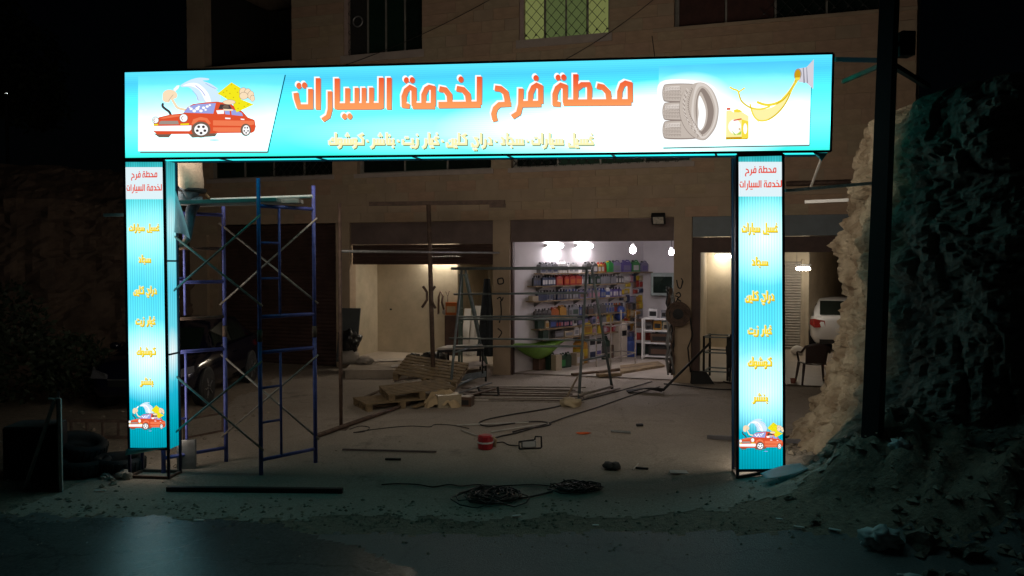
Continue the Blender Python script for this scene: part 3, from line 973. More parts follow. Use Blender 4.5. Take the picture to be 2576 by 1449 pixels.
def pillar(corners, title, words, carbox, mat, right):
    name = 'pillar_face'
    face = quad_panel(name, mat, corners, sign, 0.0)
    TL, TR, BR, BL = [sp(x, y, 0) for (x, y) in corners]
    k = SN * SD
    # sides and back
    for (a, b, fl) in ((TR, BR, 0), (TL, BL, 1)):
        q = MB()
        q.poly([a - b1, b - b1, b - k + b1, a - k + b1])
        q.uv = [(0, 1), (0, 0), (1, 0), (1, 1)]
        if right and fl:
            q.build('pillar_side_face', m_navy, sign)
        else:
            q.build('pillar_side_face', mf_side, sign)
    MB().poly([TR - k, TL - k, BL - k, BR - k]).build('pillar_back_face', mf_back, sign)
    # frame uprights run on to the ground
    fr = []
    for (a, b) in ((TL, BL), (TR, BR)):
        for d in (0.0, SD):
            p, q = a - SN * d, b - SN * d
            z = gz(q.x, q.y)
            low = q + (q - p) * ((q.z - z) / max(0.01, (p.z - q.z)))
            fr.append(low)
            MB().bar(p + SN * (0.0 if d else -0.008), low + SN * (0.0 if d else -0.008), 0.028, 0.028).build('upright', m_navy, sign)
    low = V((0, 0, 0.018))
    for (i, j) in ((0, 2), (2, 3), (3, 1), (1, 0)):
        MB().bar(fr[i] + low, fr[j] + low, 0.03, 0.034).build('foot_rail', m_rust, sign)
    MB().bar(TL - SN * 0.012, TR - SN * 0.012, 0.04, 0.04).build('top_rail', m_navy, sign)
    MB().bar(BL - SN * 0.012 + UP * 0.01, BR - SN * 0.012 + UP * 0.01, 0.03, 0.03).build('bottom_rail', m_navy, sign)
    # title plate with the shop's name, the list of services and the car
    x0, x1, y0, y1 = title
    mb = MB()
    poly_print(mb, [(x0, y0), (x1, y0), (x1 + 2, y1), (x0 + 2, y1)], 0.003)
    pt = mb.build('title_plate', e_tit, sign)
    w = x1 - x0
    cx = (x0 + x1) / 2
    def tconv(ax0, ax1, bx0, bx1, by0, by1, ay0, ay1):
        return lambda a, b: (bx0 + (a - ax0) / (ax1 - ax0) * (bx1 - bx0), by0 + (b - ay0) / (ay1 - ay0) * (by1 - by0))
    h = y1 - y0
    uvt = lambda x, y: (x / 1000.0, (y1 - y) / h)
    cv = tconv(2930, 4870, cx - w * 0.33, cx + w * 0.36, y0 + h * 0.12, y0 + h * 0.42, 140, 790)
    lettering('title_lettering', HEAD2, HDOT2, pt, cv, [e_tit, e_tit, e_lett2], 0.004, [(0, 0, 0), (0, 0, 0), (0, 0, -4)], uvf=uvt)
    cv = tconv(180, 2790, cx - w * 0.46, cx + w * 0.48, y0 + h * 0.53, y0 + h * 0.82, 180, 790)
    lettering('title_lettering', HEAD1, HDOT1, pt, cv, [e_tit, e_tit, e_lett2], 0.004, [(0, 0, 0), (0, 0, 0), (0, 0, -4)], uvf=uvt)
    for (key, a, b, c, d) in words:
        word_print('service_word', key, sign, a, b, c, d, 0, [e_wsh, e_whal, e_wyel], 0.004)
    a, b, c, d = carbox
    # the picture has a pale outline glow printed round it
    cvc = lambda x, y: (a + (x - 450) / 1005 * (b - a), c + (y - 185) / 615 * (d - c))
    car_print('car_picture', sign, cvc, 0.004)
    return face

pillar([(466, 601), (614, 601), (630, 1687), (484, 1687)], (469, 611, 627, 747),
       [('wash', 484, 598, 838, 864), ('carpet', 519, 567, 955, 982), ('clean', 501, 589, 1072, 1100), ('oil', 509, 583, 1186, 1214), ('tyre', 513, 585, 1300, 1328), ('puncture', 526, 576, 1414, 1440)],
       (488, 626, 1508, 1614), mf_pil, False)
pillar([(2764, 581), (2936, 577), (2940, 1766), (2766, 1768)], (2765, 2935, 607, 737),
       [('wash', 2780, 2916, 834, 868), ('carpet', 2816, 2880, 962, 993), ('clean', 2794, 2904, 1090, 1124), ('oil', 2804, 2894, 1219, 1250), ('tyre', 2804, 2894, 1337, 1370), ('puncture', 2822, 2880, 1472, 1502)],
       (2768, 2934, 1570, 1690), mf_pil2, True)
# cross rails that show on the left pillar's side
TRp, BRp = sp(614, 601), sp(630, 1687)
for f in (0.345, 0.67):
    p = TRp.lerp(BRp, f)
    MB().bar(p + SE * 0.003 - b1, p + SE * 0.003 - b2, 0.02, 0.02).build('side_rail', m_navy, sign)
# loose hem of the flex under the left pillar and a torn corner under the header
m_flex = M('loose_flex', (0.16, 0.66, 0.68), 0.55, var=0.15, scale=5)
hemL, hemR = sp(478, 1682, 0.02), sp(628, 1676, 0.02)
MB().sheet(lambda a, b: hemL.lerp(hemR, a) - UP * (0.07 * b * (1 - 0.75 * a)) + SN * (0.03 * math.sin(3 * a + 2 * b) * b), 12, 4).build('loose_hem', m_flex, sign, True, solid=0.003)
t0 = sp(3052, 572, -0.02)
MB().add([t0, sp(3106, 572, -0.02), sp(3082, 604, -0.01), sp(3070, 585, 0.01)], [(0, 3, 2), (0, 1, 3), (1, 2, 3)]).build('torn_corner', m_flex, sign, solid=0.002)

# ================================================================== GROUND, COURT, ROAD
def axis(lo, hi, step, far_lo, far_hi):
    a = []
    x = lo
    while x < hi + 1e-6:
        a.append(round(x, 4))
        x += step
    out, s = [], step
    x = lo
    while x > far_lo:
        s *= 1.6
        x -= s
        out.append(max(x, far_lo))
    out = out[::-1] + a
    s, x = step, hi
    while x < far_hi:
        s *= 1.6
        x += s
        out.append(min(x, far_hi))
    return out

def terrain(name, xs, ys, mat, lift, keep=None):
    mb = MB()
    P = [V((x, y, gz(x, y) + lift)) for y in ys for x in xs]
    n = len(xs)
    F = []
    for j in range(len(ys) - 1):
        for i in range(n - 1):
            if keep and not keep((xs[i] + xs[i + 1]) / 2, (ys[j] + ys[j + 1]) / 2):
                continue
            F.append((j * n + i, j * n + i + 1, (j + 1) * n + i + 1, (j + 1) * n + i))
    mb.add(P, F)
    return struct(mb.build(name, mat, None, True))

terrain('ground', axis(-10, 9, 0.08, -160, 160), axis(3.4, 11.5, 0.08, -60, 260), m_dirt, 0.0)
terrain('court', axis(-5.4, 8.4, 0.07, -5.4, 8.4), axis(7.3, 8.6, 0.045, 7.3, 8.6) + axis(8.7, 18.8, 0.14, 8.7, 18.8), m_conc, 0.004,
        lambda x, y: y < 17.55 - 0.313 * x + 0.12 and x < 3.4 + max(0, y - 9.6) * 0.55 + 0.25 * math.sin(y * 3) and x > -5.0 - 0.12 * math.sin(y * 2.7) and y > 7.66 + 0.26 * noise.noise(V((x * 1.1, 5.0, 0))) + 0.16 * noise.noise(V((x * 3.7, 1.0, y * 2))) + 0.12 * noise.noise(V((x * 11.0, 8.0, y * 6))))
def road_edge(x):
    return 7.15 + 0.10 * math.sin(x * 0.9) + 0.22 * noise.noise(V((x * 0.8, 4.0, 0))) + 0.16 * noise.noise(V((x * 3.1, 9.0, 0))) + 0.10 * noise.noise(V((x * 9.0, 2.0, 0))) - (0.55 * S01((x - 1.2) / 2.0)) - 0.10 * x * (1 if x < 0 else 0)
terrain('road', axis(-9, 9, 0.07, -60, 60), axis(4.8, 8.6, 0.07, -7, 8.6), m_asph, 0.008, lambda x, y: y < road_edge(x))

def patch_keep(x, y):
    e = 7.62 + 0.04 * (x + 3.5) if x < -2.9 else 7.62 - 0.36 * (x + 2.9) - 0.35 * max(0.0, x + 2.1)
    return x < -0.75 and y < e + 0.16 * noise.noise(V((x * 1.7, 7.0, y))) + 0.10 * noise.noise(V((x * 6.0, 3.0, y * 4))) + 0.07 * noise.noise(V((x * 15.0, 3.0, y * 12))) and y > 2.0
terrain('road_patch', axis(-9, -0.6, 0.04, -9, -0.6), axis(2.0, 5.6, 0.3, 2.0, 5.6) + axis(5.7, 8.2, 0.035, 5.7, 8.2), m_patch, 0.014, patch_keep)

# loose grit and rubble: nobody could count it
def scatter(name, n, where, size, mat, seed, label):
    rnd = random.Random(seed)
    mb = MB()
    for i in range(n):
        x, y = where(rnd)
        s = size[0] + (size[1] - size[0]) * rnd.random() ** 3
        z = gz(x, y)
        c = V((x, y, z + s * 0.25))
        P = []
        for d in ((1, 0, 0), (-1, 0, 0), (0, 1, 0), (0, -1, 0), (0, 0, 1), (0, 0, -1)):
            P.append(c + V(d) * s * (0.5 + 0.7 * rnd.random()) * (0.6 if d[2] else 1))
        mb.add(P, [(0, 2, 4), (2, 1, 4), (1, 3, 4), (3, 0, 4), (2, 0, 5), (1, 2, 5), (3, 1, 5), (0, 3, 5)])
    o = mb.build(name, mat)
    o['kind'] = 'stuff'
    o['label'] = label
    o['category'] = 'rubble'
    return o
m_rubble = M('rubble_stone', (0.26, 0.215, 0.165), 0.95, var=0.5, scale=5, bump=0.5, bscale=30)
scatter('rubble', 6500, lambda r: (3.2 + 5.5 * r.random() ** 0.8, 5.3 + 4.6 * r.random()), (0.008, 0.075), m_rubble, 3, 'loose rubble and earth spilling from the foot of the rock face')
scatter('gravel', 2200, lambda r: (-7.5 + 11.5 * r.random(), 6.6 + 1.7 * r.random()), (0.004, 0.028), m_rubble, 5, 'scattered gravel along the road edge')
scatter('gravel', 1500, lambda r: (-8 + 8.5 * r.random(), 7.35 + 0.7 * r.random()), (0.004, 0.03), m_rubble, 15, 'grit strewn along the ragged edge of the road')
scatter('gravel', 500, lambda r: (-7.5 + 3.6 * r.random(), 7.8 + 5.5 * r.random()), (0.008, 0.06), m_rubble, 6, 'scattered stones on the dirt by the left pillar')
scatter('gravel', 420, lambda r: (-4 + 8 * r.random(), 8.5 + 8.0 * r.random()), (0.004, 0.02), m_rubble, 8, 'scattered grit on the court behind the sign')

# ================================================================== ROCK FACE
def vor(p):
    d = noise.voronoi(p, distance_metric='DISTANCE')[0]
    return max(0.0, 1.0 - (d[1] - d[0]) * 3.2) - 0.3

def cliff(name, path, z0, z1, prof, mat, seed, amp=0.35, nt=400, nz=210, back=None):
    """a rock wall along a plan path; prof(z) shifts it outwards (towards its left-hand side)"""
    cum = [0.0]
    P = [V((x, y, 0)) for (x, y) in path]
    for i in range(1, len(P)):
        cum.append(cum[-1] + (P[i] - P[i - 1]).length)
    def pt(t):
        d = t * cum[-1]
        k = 0
        while k < len(P) - 2 and cum[k + 1] < d:
            k += 1
        f = (d - cum[k]) / (cum[k + 1] - cum[k])
        a, b, c, e = P[max(0, k - 1)], P[k], P[k + 1], P[min(len(P) - 1, k + 2)]
        return 0.5 * ((2 * b) + (c - a) * f + (2 * a - 5 * b + 4 * c - e) * f * f + (3 * b - a - 3 * c + e) * f ** 3)
    mb = MB()
    pts = []
    for j in range(nz + 1):
        z = z0 + (z1 - z0) * j / nz
        for i in range(nt + 1):
            t = i / nt
            p = pt(t)
            d = (pt(min(1, t + 0.01)) - pt(max(0, t - 0.01))).normalized()
            n = V((-d.y, d.x, 0)) * -1
            q = V((p.x, p.y, z))
            s = V((seed, seed * 2, 0))
            f1 = noise.fractal(V((q.x * 0.8, q.y * 0.8, q.z * 0.55)) + s, 1.0, 2.1, 3)
            f2 = noise.fractal(q * 2.3 + s, 0.9, 2.2, 4)
            st_ = f1 * 0.9 + f2 * 0.34
            st_ += 0.75 * (round(st_ * 7) / 7 - st_)
            cr = 1.0 - min(1.0, abs(noise.noise(V((q.x * 2.1, q.y * 2.1, q.z * 1.2)) + s * 3)) * 7.0)
            cr2 = 1.0 - min(1.0, abs(noise.noise(V((q.x * 5.1, q.y * 5.1, q.z * 4.2)) + s * 5)) * 6.0)
            disp = amp * (st_ - 0.42 * cr * cr - 0.20 * cr2 * cr2 + 0.16 * noise.noise(q * 8 + s) + 0.12 * noise.noise(q * 19 + s))
            q += n * (prof(z, t) + disp)
            q.z += 0.25 * amp * noise.noise(q * 1.5 + s)
            pts.append(q)
    w = nt + 1
    mb.add(pts, [(j * w + i, j * w + i + 1, (j + 1) * w + i + 1, (j + 1) * w + i) for j in range(nz) for i in range(nt)])
    return struct(mb.build(name, mat, None, False))

def prof_r(z, t):
    o = 0.0
    o += 0.62 * (1 - S01((z + 0.1) / 1.15)) + 0.10 * (1 - S01((z - 0.6) / 1.2))
    o += 0.60 * S01((t - 0.50) / 0.05) * (1 - S01((z - 0.1) / 1.35))
    o -= 0.10 * S01((z - 2.6) / 0.6) + 0.16 * S01((z - 3.3) / 1.2)
    if z > 4.2:
        o -= 4.5 * ((z - 4.2) / 0.9) ** 1.5
    return o
cliff('rock_face', [(8.4, 17.2), (6.4, 13.6), (4.98, 11.3), (4.34, 10.3), (4.10, 9.6), (4.02, 8.95), (4.08, 8.4), (4.45, 7.85), (5.2, 7.25), (6.4, 6.6), (8.6, 5.9), (12, 5.0)], -0.5, 5.1, prof_r, m_cut_lit, 4.0)
m_bank = M('earth_bank', (0.16, 0.11, 0.08), 0.95, var=0.5, scale=1.2, bump=0.8, bscale=6, dist=0.08)
cliff('earth_bank', [(-6.6, 21.0), (-8.4, 19.0), (-11.0, 17.5), (-14.5, 15.8), (-20, 14.0)][::-1], -0.4, 5.0, lambda z, t: -0.25 * z - (1.8 * (z - 4.0) if z > 4.0 else 0), m_bank, 11.0, 0.4, 110, 60)

# ================================================================== THE BUILDING WITH THE SHOPS
FA = 0.313
F0 = V((0, 17.53, 0))
FE = V((1, -FA, 0)).normalized()
FN = V((-FE.y, FE.x, 0)) * -1          # towards the camera
if FN.y > 0:
    FN = -FN
def fp(s, z, d=0.0):
    return F0 + FE * s + UP * z + FN * d
def fs(u):
    p = on_plane(u, 662, F0, FN)
    return (p - F0).dot(FE)
def fz(u, v):
    return on_plane(u, v, F0, FN).z

S_L, S_R, Z_T = fs(478), fs(2297), 10.4
OPEN = {   # name: s0, s1, z0, z1
    'shop1': (fs(548), fs(845), -0.2, 3.46), 'shop2': (fs(880), fs(1240), -0.2, 3.46), 'shop3': (fs(1283), fs(1695), -0.2, 3.46), 'shop4': (fs(1740), fs(2235), -0.2, 3.48),
    'w1': (fs(530), fs(838), 4.6, 6.1), 'w2': (fs(900), fs(1236), 4.6, 6.1), 'w3': (fs(1286), fs(1738), 4.6, 6.1),
    'u0': (fs(520), fs(739), 7.38, 9.6), 'u1': (fs(868), fs(1064), 7.38, 8.9), 'u2': (fs(1306), fs(1531), 7.38, 8.9), 'u3': (fs(1692), fs(2212), 7.38, 8.9)}
bld = thing('shop_building', 'tan limestone block building with four ground floor shops behind the sign', 'building', fp(0, 0))
WALL_T = 0.28

ss = sorted({S_L, S_R} | {o[0] for o in OPEN.values()} | {o[1] for o in OPEN.values()})
zs = sorted({-0.2, Z_T} | {o[2] for o in OPEN.values()} | {o[3] for o in OPEN.values()})
wall = MB()
def is_open(s, z):
    return any(o[0] < s < o[1] and o[2] < z < o[3] for o in OPEN.values())
for i in range(len(ss) - 1):
    for j in range(len(zs) - 1):
        a, b, c, d = ss[i], ss[i + 1], zs[j], zs[j + 1]
        if not is_open((a + b) / 2, (c + d) / 2):
            wall.poly([fp(a, c), fp(b, c), fp(b, d), fp(a, d)])
            wall.poly([fp(b, c, -WALL_T), fp(a, c, -WALL_T), fp(a, d, -WALL_T), fp(b, d, -WALL_T)])
for (a, b, c, d) in OPEN.values():
    wall.poly([fp(a, c), fp(a, d), fp(a, d, -WALL_T), fp(a, c, -WALL_T)])
    wall.poly([fp(b, c), fp(b, c, -WALL_T), fp(b, d, -WALL_T), fp(b, d)])
    wall.poly([fp(a, d), fp(b, d), fp(b, d, -WALL_T), fp(a, d, -WALL_T)])
    wall.poly([fp(a, c), fp(a, c, -WALL_T), fp(b, c, -WALL_T), fp(b, c)])
wall_o = wall.build('wall', m_mortar, bld)
DEEP = 12.0
side = MB()
for s in (S_L, S_R):
    side.obb(fp(s - 0.1, -0.2, -WALL_T - 0.003), FE * 0.2, FN * -DEEP, UP * (Z_T + 0.2))
side.obb(fp(S_L - 0.1, -0.2, -DEEP - 0.3), FE * (S_R - S_L + 0.2), FN * -0.2, UP * (Z_T + 0.2))
side.build('side_wall', m_mortar, bld)
MB().obb(fp(S_L - 0.3, Z_T + 0.003, 0.25), FE * (S_R - S_L + 0.6), FN * -(DEEP + 0.8), UP * 0.3).build('roof', m_mortar, bld)
# floors inside
for (z, nm) in ((3.72, 'first_floor_slab'), (6.75, 'second_floor_slab')):
    MB().obb(fp(S_L + 0.12, z, -WALL_T - 0.01), FE * (S_R - S_L - 0.24), FN * -(DEEP - 0.4), UP * 0.2).build(nm, m_mortar, bld)

# stone blocks of the facade, each proud of the mortar
zlev = [0.0, 3.46, 3.9, 4.6, 6.1, 7.38, 8.9, Z_T]
blocks = []
rb = random.Random(21)
for k in range(len(zlev) - 1):
    lo, hi = zlev[k], zlev[k + 1]
    n = max(1, round((hi - lo) / 0.275))
    for c in range(n):
        z0, z1 = lo + (hi - lo) * c / n, lo + (hi - lo) * (c + 1) / n
        zm = (z0 + z1) / 2
        cuts = sorted([(o[0], o[1]) for o in OPEN.values() if o[2] < zm < o[3]])
        spans, s = [], S_L
        for (a, b) in cuts:
            if a > s:
                spans.append((s, a))
            s = max(s, b)
        if s < S_R:
            spans.append((s, S_R))
        for (a, b) in spans:
            L = b - a
            m = max(1, round(L / rb.uniform(0.52, 0.66)))
            ed = [a + L * q / m + (rb.uniform(-0.09, 0.09) if 0 < q < m else 0) for q in range(m + 1)]
            if (c % 2) and m > 1:
                ed = [a] + [min(b - 0.1, x + 0.5 * L / m) for x in ed[1:-1]] + [b]
                ed = sorted(set(ed))
            for q in range(len(ed) - 1):
                if ed[q + 1] - ed[q] > 0.05:
                    blocks.append((ed[q], ed[q + 1], z0, z1))
def block_mesh(i):
    r = random.Random(50 + i)
    bm = bmesh.new()
    bmesh.ops.create_cube(bm, size=1.0)
    for v in bm.verts:
        v.co.x += r.uniform(-0.004, 0.004)
    bmesh.ops.bevel(bm, geom=list(bm.edges), offset=0.012, segments=1, affect='EDGES')
    me = bpy.data.meshes.new('stone_block')
    bm.to_mesh(me)
    bm.free()
    me.materials.append(M('limestone_%d' % i, (0.40 + 0.05 * r.random(), 0.295 + 0.035 * r.random(), 0.20 + 0.025 * r.random()), 0.85, var=0.16, scale=2.0, bump=0.35, bscale=40.0, dist=0.008))
    return me
bmeshes = [block_mesh(i) for i in range(6)]
frot = math.atan2(FE.y, FE.x)
# the 300 that show largest: the lit strip above and below the beam and the piers
def seen(bk):
    s, z = (bk[0] + bk[1]) / 2, (bk[2] + bk[3]) / 2
    p = fp(s, z)
    u = 1288 + FPX * p.x / p.y
    v = 662 - (z - CAM_H) * FPX / p.y
    if v < -5 or u > 2300 or u < 430:
        return 0.0
    beam_lo, beam_hi = 398 - (u - 300) * 0.011, 180 - (u - 300) * 0.0252
    if beam_hi < v < beam_lo:
        return 0.05
    return (bk[1] - bk[0]) * (bk[3] - bk[2]) / p.y
order = sorted(range(len(blocks)), key=lambda i: -seen(blocks[i]))
rest = MB()
for rank, i in enumerate(order):
    a, b, c, d = blocks[i]
    g, pr_ = 0.0028, 0.010 + 0.004 * rb.random()
    if rank < 300:
        o = bpy.data.objects.new('stone_block', bmeshes[rb.randrange(6)])
        COL.objects.link(o)
        o.parent = bld
        o.location = fp((a + b) / 2, (c + d) / 2, pr_ / 2 - 0.02) - bld.location
        o.rotation_euler = (0, 0, frot)
        o.scale = (b - a - 2 * g, pr_ + 0.04, d - c - 2 * g)
    else:
        rest.obb(fp(a + g, c + g, -0.02), FE * (b - a - 2 * g), FN * (0.02 + pr_), UP * (d - c - 2 * g))
ro = rest.build('stone_blocks', m_stone, bld)
ro['kind'] = 'stuff'

# ledges and sills
for (a, b, z, h, dd) in ((S_L, S_R, 3.86, 0.07, 0.06), (S_L, fs(739), 7.22, 0.16, 0.10), (fs(1640), S_R, 7.30, 0.07, 0.05)):
    MB().obb(fp(a, z, 0.0), FE * (b - a), FN * dd, UP * h).build('ledge', m_stone, bld)
m_sill = M('pale_sill', (0.42, 0.35, 0.31), 0.8, var=0.12, scale=3, bump=0.2, bscale=40, dist=0.005)
for k in ('w1', 'w2', 'w3', 'u1', 'u2'):
    a, b, c, d = OPEN[k]
    h = 0.17 if k[0] == 'u' else 0.10
    MB().obb(fp(a - 0.06, c - h, 0.0), FE * (b - a + 0.12), FN * 0.055, UP * h).build('window_sill', m_sill, bld)

# ---- windows
m_alu = M('dull_aluminium', (0.36, 0.34, 0.30), 0.5, 0.4, var=0.2, scale=8)
m_pink = M('pale_jamb', (0.44, 0.33, 0.30), 0.7, var=0.15, scale=5)
m_grille = M('grille_iron', (0.05, 0.05, 0.05), 0.5, 0.5, var=0.2)
e_room = E('lit_green_room', rgb(126, 132, 78), 0.66)
e_room2 = E('dim_green_room', rgb(92, 104, 62), 0.62)
m_green = M('green_glass', (0.012, 0.03, 0.02), 0.2, var=0.2, scale=3)
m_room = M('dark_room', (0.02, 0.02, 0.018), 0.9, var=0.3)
m_curt = M('maroon_curtain', (0.06, 0.025, 0.02), 0.9, var=0.35, scale=6)

def lattice(s0, s1, z0, z1, sp_, d, parent, r=0.006):
    mb = MB()
    n = int((s1 - s0) / sp_) + 2
    m = int((z1 - z0) / sp_) + 2
    for sg in (1, -1):
        for k in range(-m, n + m):
            a = s0 + k * sp_
            # clip the slanted wire to the frame
            pts = []
            for q in range(0, m * 2 + 1):
                z = z0 + q * sp_ / 2
                s = a + sg * (z - z0) * 0.9 + 0.02 * math.sin(q * math.pi)
                if z0 <= z <= z1 and s0 <= s <= s1:
                    pts.append(fp(s, z, d + 0.004 * sg))
            if len(pts) > 1:
                mb.path(pts, r, 4)
    for k in range(-m, n + m):
        for q in range(0, m * 2 + 1):
            z = z0 + q * sp_ / 2
            s = s0 + k * sp_ + 0.9 * (z - z0)
            if z0 < z < z1 and s0 < s < s1 and q % 1 == 0:
                s2 = (s - s0) - 0.9 * (z - z0)
                # nodes only where both sets of wires meet
                w = (s - s0 + 0.9 * (z - z0)) / sp_
                if abs(w - round(w)) < 0.12:
                    mb.lathe(fp(s, z, d - 0.012), [(0.0, 0), (0.022, 0.004), (0.022, 0.02), (0, 0.026)], 6, FN)
    return mb.build('grille', m_grille, parent)

def window(key, pane_mat, panes, grille=None, behind=None, jamb=True):
    a, b, c, d = OPEN[key]
    fr = MB()
    t = 0.05
    for (x0, x1, y0, y1) in ((a, b, c, c + t), (a, b, d - t, d), (a, a + t, c + t, d - t), (b - t, b, c + t, d - t)):
        fr.obb(fp(x0 + 0.002, y0 + 0.002, -0.20), FE * (x1 - x0 - 0.004), FN * 0.06, UP * (y1 - y0 - 0.004))
    w = fr.build('window', m_alu, bld)
    n = len(panes)
    for i, mt in enumerate(panes):
        x0, x1 = a + t + (b - a - 2 * t) * i / n, a + t + (b - a - 2 * t) * (i + 1) / n
        MB().obb(fp(x0 + 0.015, c + t + 0.01, -0.19 - 0.02 * (i % 2)), FE * (x1 - x0 - 0.03), FN * 0.006, UP * (d - c - 2 * t - 0.02)).build('pane', mt, w)
        MB().obb(fp(x0 - 0.0, c + t, -0.185 - 0.02 * (i % 2)), FE * 0.035, FN * 0.03, UP * (d - c - 2 * t)).build('mullion', m_alu, w)
    if jamb:
        MB().obb(fp(a + 0.003, c + 0.003, -0.13), FE * 0.10, FN * 0.10, UP * (d - c - 0.006)).build('jamb', m_pink, w)
    if grille:
        lattice(a + grille[0] * (b - a), a + grille[1] * (b - a), c, d, grille[2], -0.05, w)
    return w
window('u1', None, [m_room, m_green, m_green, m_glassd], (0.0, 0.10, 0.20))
w = window('u2', None, [e_room, e_room2, e_room2, e_room], (0.02, 0.99, 0.225))
w = window('u3', None, [m_curt, m_curt, m_glassd, m_glassd], (0.42, 0.97, 0.26), jamb=False)
window('w1', None, [m_green, m_green, m_glassd, m_glassd], (0.48, 0.98, 0.18), jamb=False)
window('w2', None, [m_glassd, m_green, m_glassd], None, jamb=False)
e_room3 = E('faint_green_room', rgb(34, 46, 34), 0.35)
window('w3', None, [m_glassd, e_room3, e_room3, m_green], (0.0, 0.97, 0.2), jamb=False)
# wreath ring hung in the first upper window, and a framed sheet beside it
a, b, c, d = OPEN['u1']
ring = MB()
ctr = on_plane(900, 54, fp(0, 0, -0.10), FN)
pts = [ctr + (FE * math.cos(t) + UP * math.sin(t)) * 0.12 for t in [2 * math.pi * i / 20 for i in range(21)]]
ring.path(pts, 0.018, 6)
tag(ring.build('wreath', m_grey, None), 'small pale round wreath hanging in the upper left window', 'wreath')
# dark loggia left above
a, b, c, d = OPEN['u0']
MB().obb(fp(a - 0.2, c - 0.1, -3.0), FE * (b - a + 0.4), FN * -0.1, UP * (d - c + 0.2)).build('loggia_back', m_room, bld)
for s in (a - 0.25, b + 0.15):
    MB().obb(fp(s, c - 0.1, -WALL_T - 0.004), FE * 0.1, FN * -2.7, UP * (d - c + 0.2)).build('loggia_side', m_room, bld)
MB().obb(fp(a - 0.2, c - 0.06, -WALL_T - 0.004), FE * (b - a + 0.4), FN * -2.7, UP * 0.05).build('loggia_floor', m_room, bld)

# ---- shop 1: closed roller shutter
def shutter(key, z0, z1, d, mat, pitch=0.09, name='roller_shutter'):
    a, b, c, e = OPEN[key]
    mb = MB()
    n = int((z1 - z0) / pitch)
    for i in range(n):
        z = z0 + (z1 - z0) * i / n
        h = (z1 - z0) / n
        mb.add([fp(a + 0.02, z, d), fp(b - 0.02, z, d), fp(b - 0.02, z + h * 0.5, d + 0.022), fp(a + 0.02, z + h * 0.5, d + 0.022), fp(b - 0.02, z + h * 0.93, d), fp(a + 0.02, z + h * 0.93, d), fp(b - 0.02, z + h, d - 0.008), fp(a + 0.02, z + h, d - 0.008)],
               [(0, 1, 2, 3), (3, 2, 4, 5), (5, 4, 6, 7)])
    return mb.build(name, mat, bld)
shutter('shop1', 0.02, 3.44, -0.14, m_shutter)
# half raised shutters and their boxes over the other shops
def box_over(key, z0, z1, d, mat, name):
    a, b, c, e = OPEN[key]
    return MB().obb(fp(a + 0.012, z0, d - 0.06), FE * (b - a - 0.024), FN * 0.06, UP * (z1 - z0)).build(name, mat, bld)
box_over('shop2', 2.94, 3.45, -0.04, m_shutbox, 'shutter_box')
shutter('shop2', 2.47, 2.935, -0.12, m_shutter)
box_over('shop3', 2.97, 3.45, -0.04, m_shutbox, 'shutter_box')
m_bluepan = M('blue_grey_panel', (0.16, 0.19, 0.21), 0.6, var=0.15, scale=3)
box_over('shop4', 3.05, 3.47, -0.03, m_bluepan, 'fascia_panel')
box_over('shop4', 2.72, 3.035, -0.09, m_shutter, 'shutter_box')

# ---- rooms behind the shop fronts
def room(name, plan, z0, z1, mats, wmat):
    """plan: floor outline, first edge is the open front"""
    P = [V((x, y, 0)) for (x, y) in plan]
    n = len(P)
    MB().poly([p + UP * z0 for p in P]).build(name + '_floor', mats[0], bld)
    MB().poly([p + UP * z1 for p in P[::-1]]).build(name + '_ceiling', mats[1], bld)
    for i in range(1, n):
        a, b = P[i], P[(i + 1) % n]
        MB().poly([a + UP * z0, b + UP * z0, b + UP * z1, a + UP * z1]).build(name + '_wall', wmat[i] if isinstance(wmat, dict) and i in wmat else (wmat[0] if isinstance(wmat, dict) else wmat), bld)
xy = lambda p: (p.x, p.y)
IN = WALL_T + 0.004
m_floor = M('shop_floor', (0.44, 0.38, 0.32), 0.5, var=0.15, scale=3, bump=0.1, bscale=30)
m_ceil = M('shop_ceiling', (0.55, 0.53, 0.50), 0.9, var=0.1)
# shop 2
a, b = OPEN['shop2'][0] - 0.25, OPEN['shop2'][1] + 0.10
room('store_room', [xy(fp(a, 0, -IN)), xy(fp(b, 0, -IN)), xy(fp(b, 0, -4.2)), xy(fp(a + 2.25, 0, -4.2)), xy(fp(a + 2.25, 0, -1.9)), xy(fp(a, 0, -1.9))], 0.19, 3.3, [m_floor, m_ceil], m_ochre)
# raised apron in front of it
pa, pb = ground(868, 953), ground(1225, 951)
ap = MB()
q0, q1 = fp(OPEN['shop2'][0] - 0.05, 0, -IN), fp(OPEN['shop2'][1] - 0.01, 0, -IN)
A_ = [V((p.x, p.y, -0.05)) for p in (pa, pb, q1, q0)]
ap.add(A_ + [p + UP * 0.24 for p in A_], [(4, 5, 6, 7), (0, 1, 5, 4), (1, 2, 6, 5), (3, 0, 4, 7)])
ap.build('apron_step', M('apron_concrete', (0.30, 0.25, 0.20), 0.9, var=0.25, scale=3, bump=0.4, bscale=20), bld)
# shop 3: its left wall runs off at a slant
W3A = V((0.02, 17.62, 0)) - FN * (0.0)
W3A = fp(OPEN['shop3'][0] - 0.02, 0, -IN)
W3D = V((0.673, 0.739, 0)).normalized()
W3N = V((W3D.y, -W3D.x, 0))             # out of the shelf wall into the room
W3B = W3A + W3D * 5.35
W3C = W3B + FE * 1.28
s3r = OPEN['shop3'][1] + 0.10
room('oil_shop', [xy(W3A), xy(fp(s3r, 0, -IN)), xy(fp(s3r, 0, -2.0)), xy(W3C), xy(W3B)], 0.02, 3.3, [m_floor, m_ceil], m_plaster)
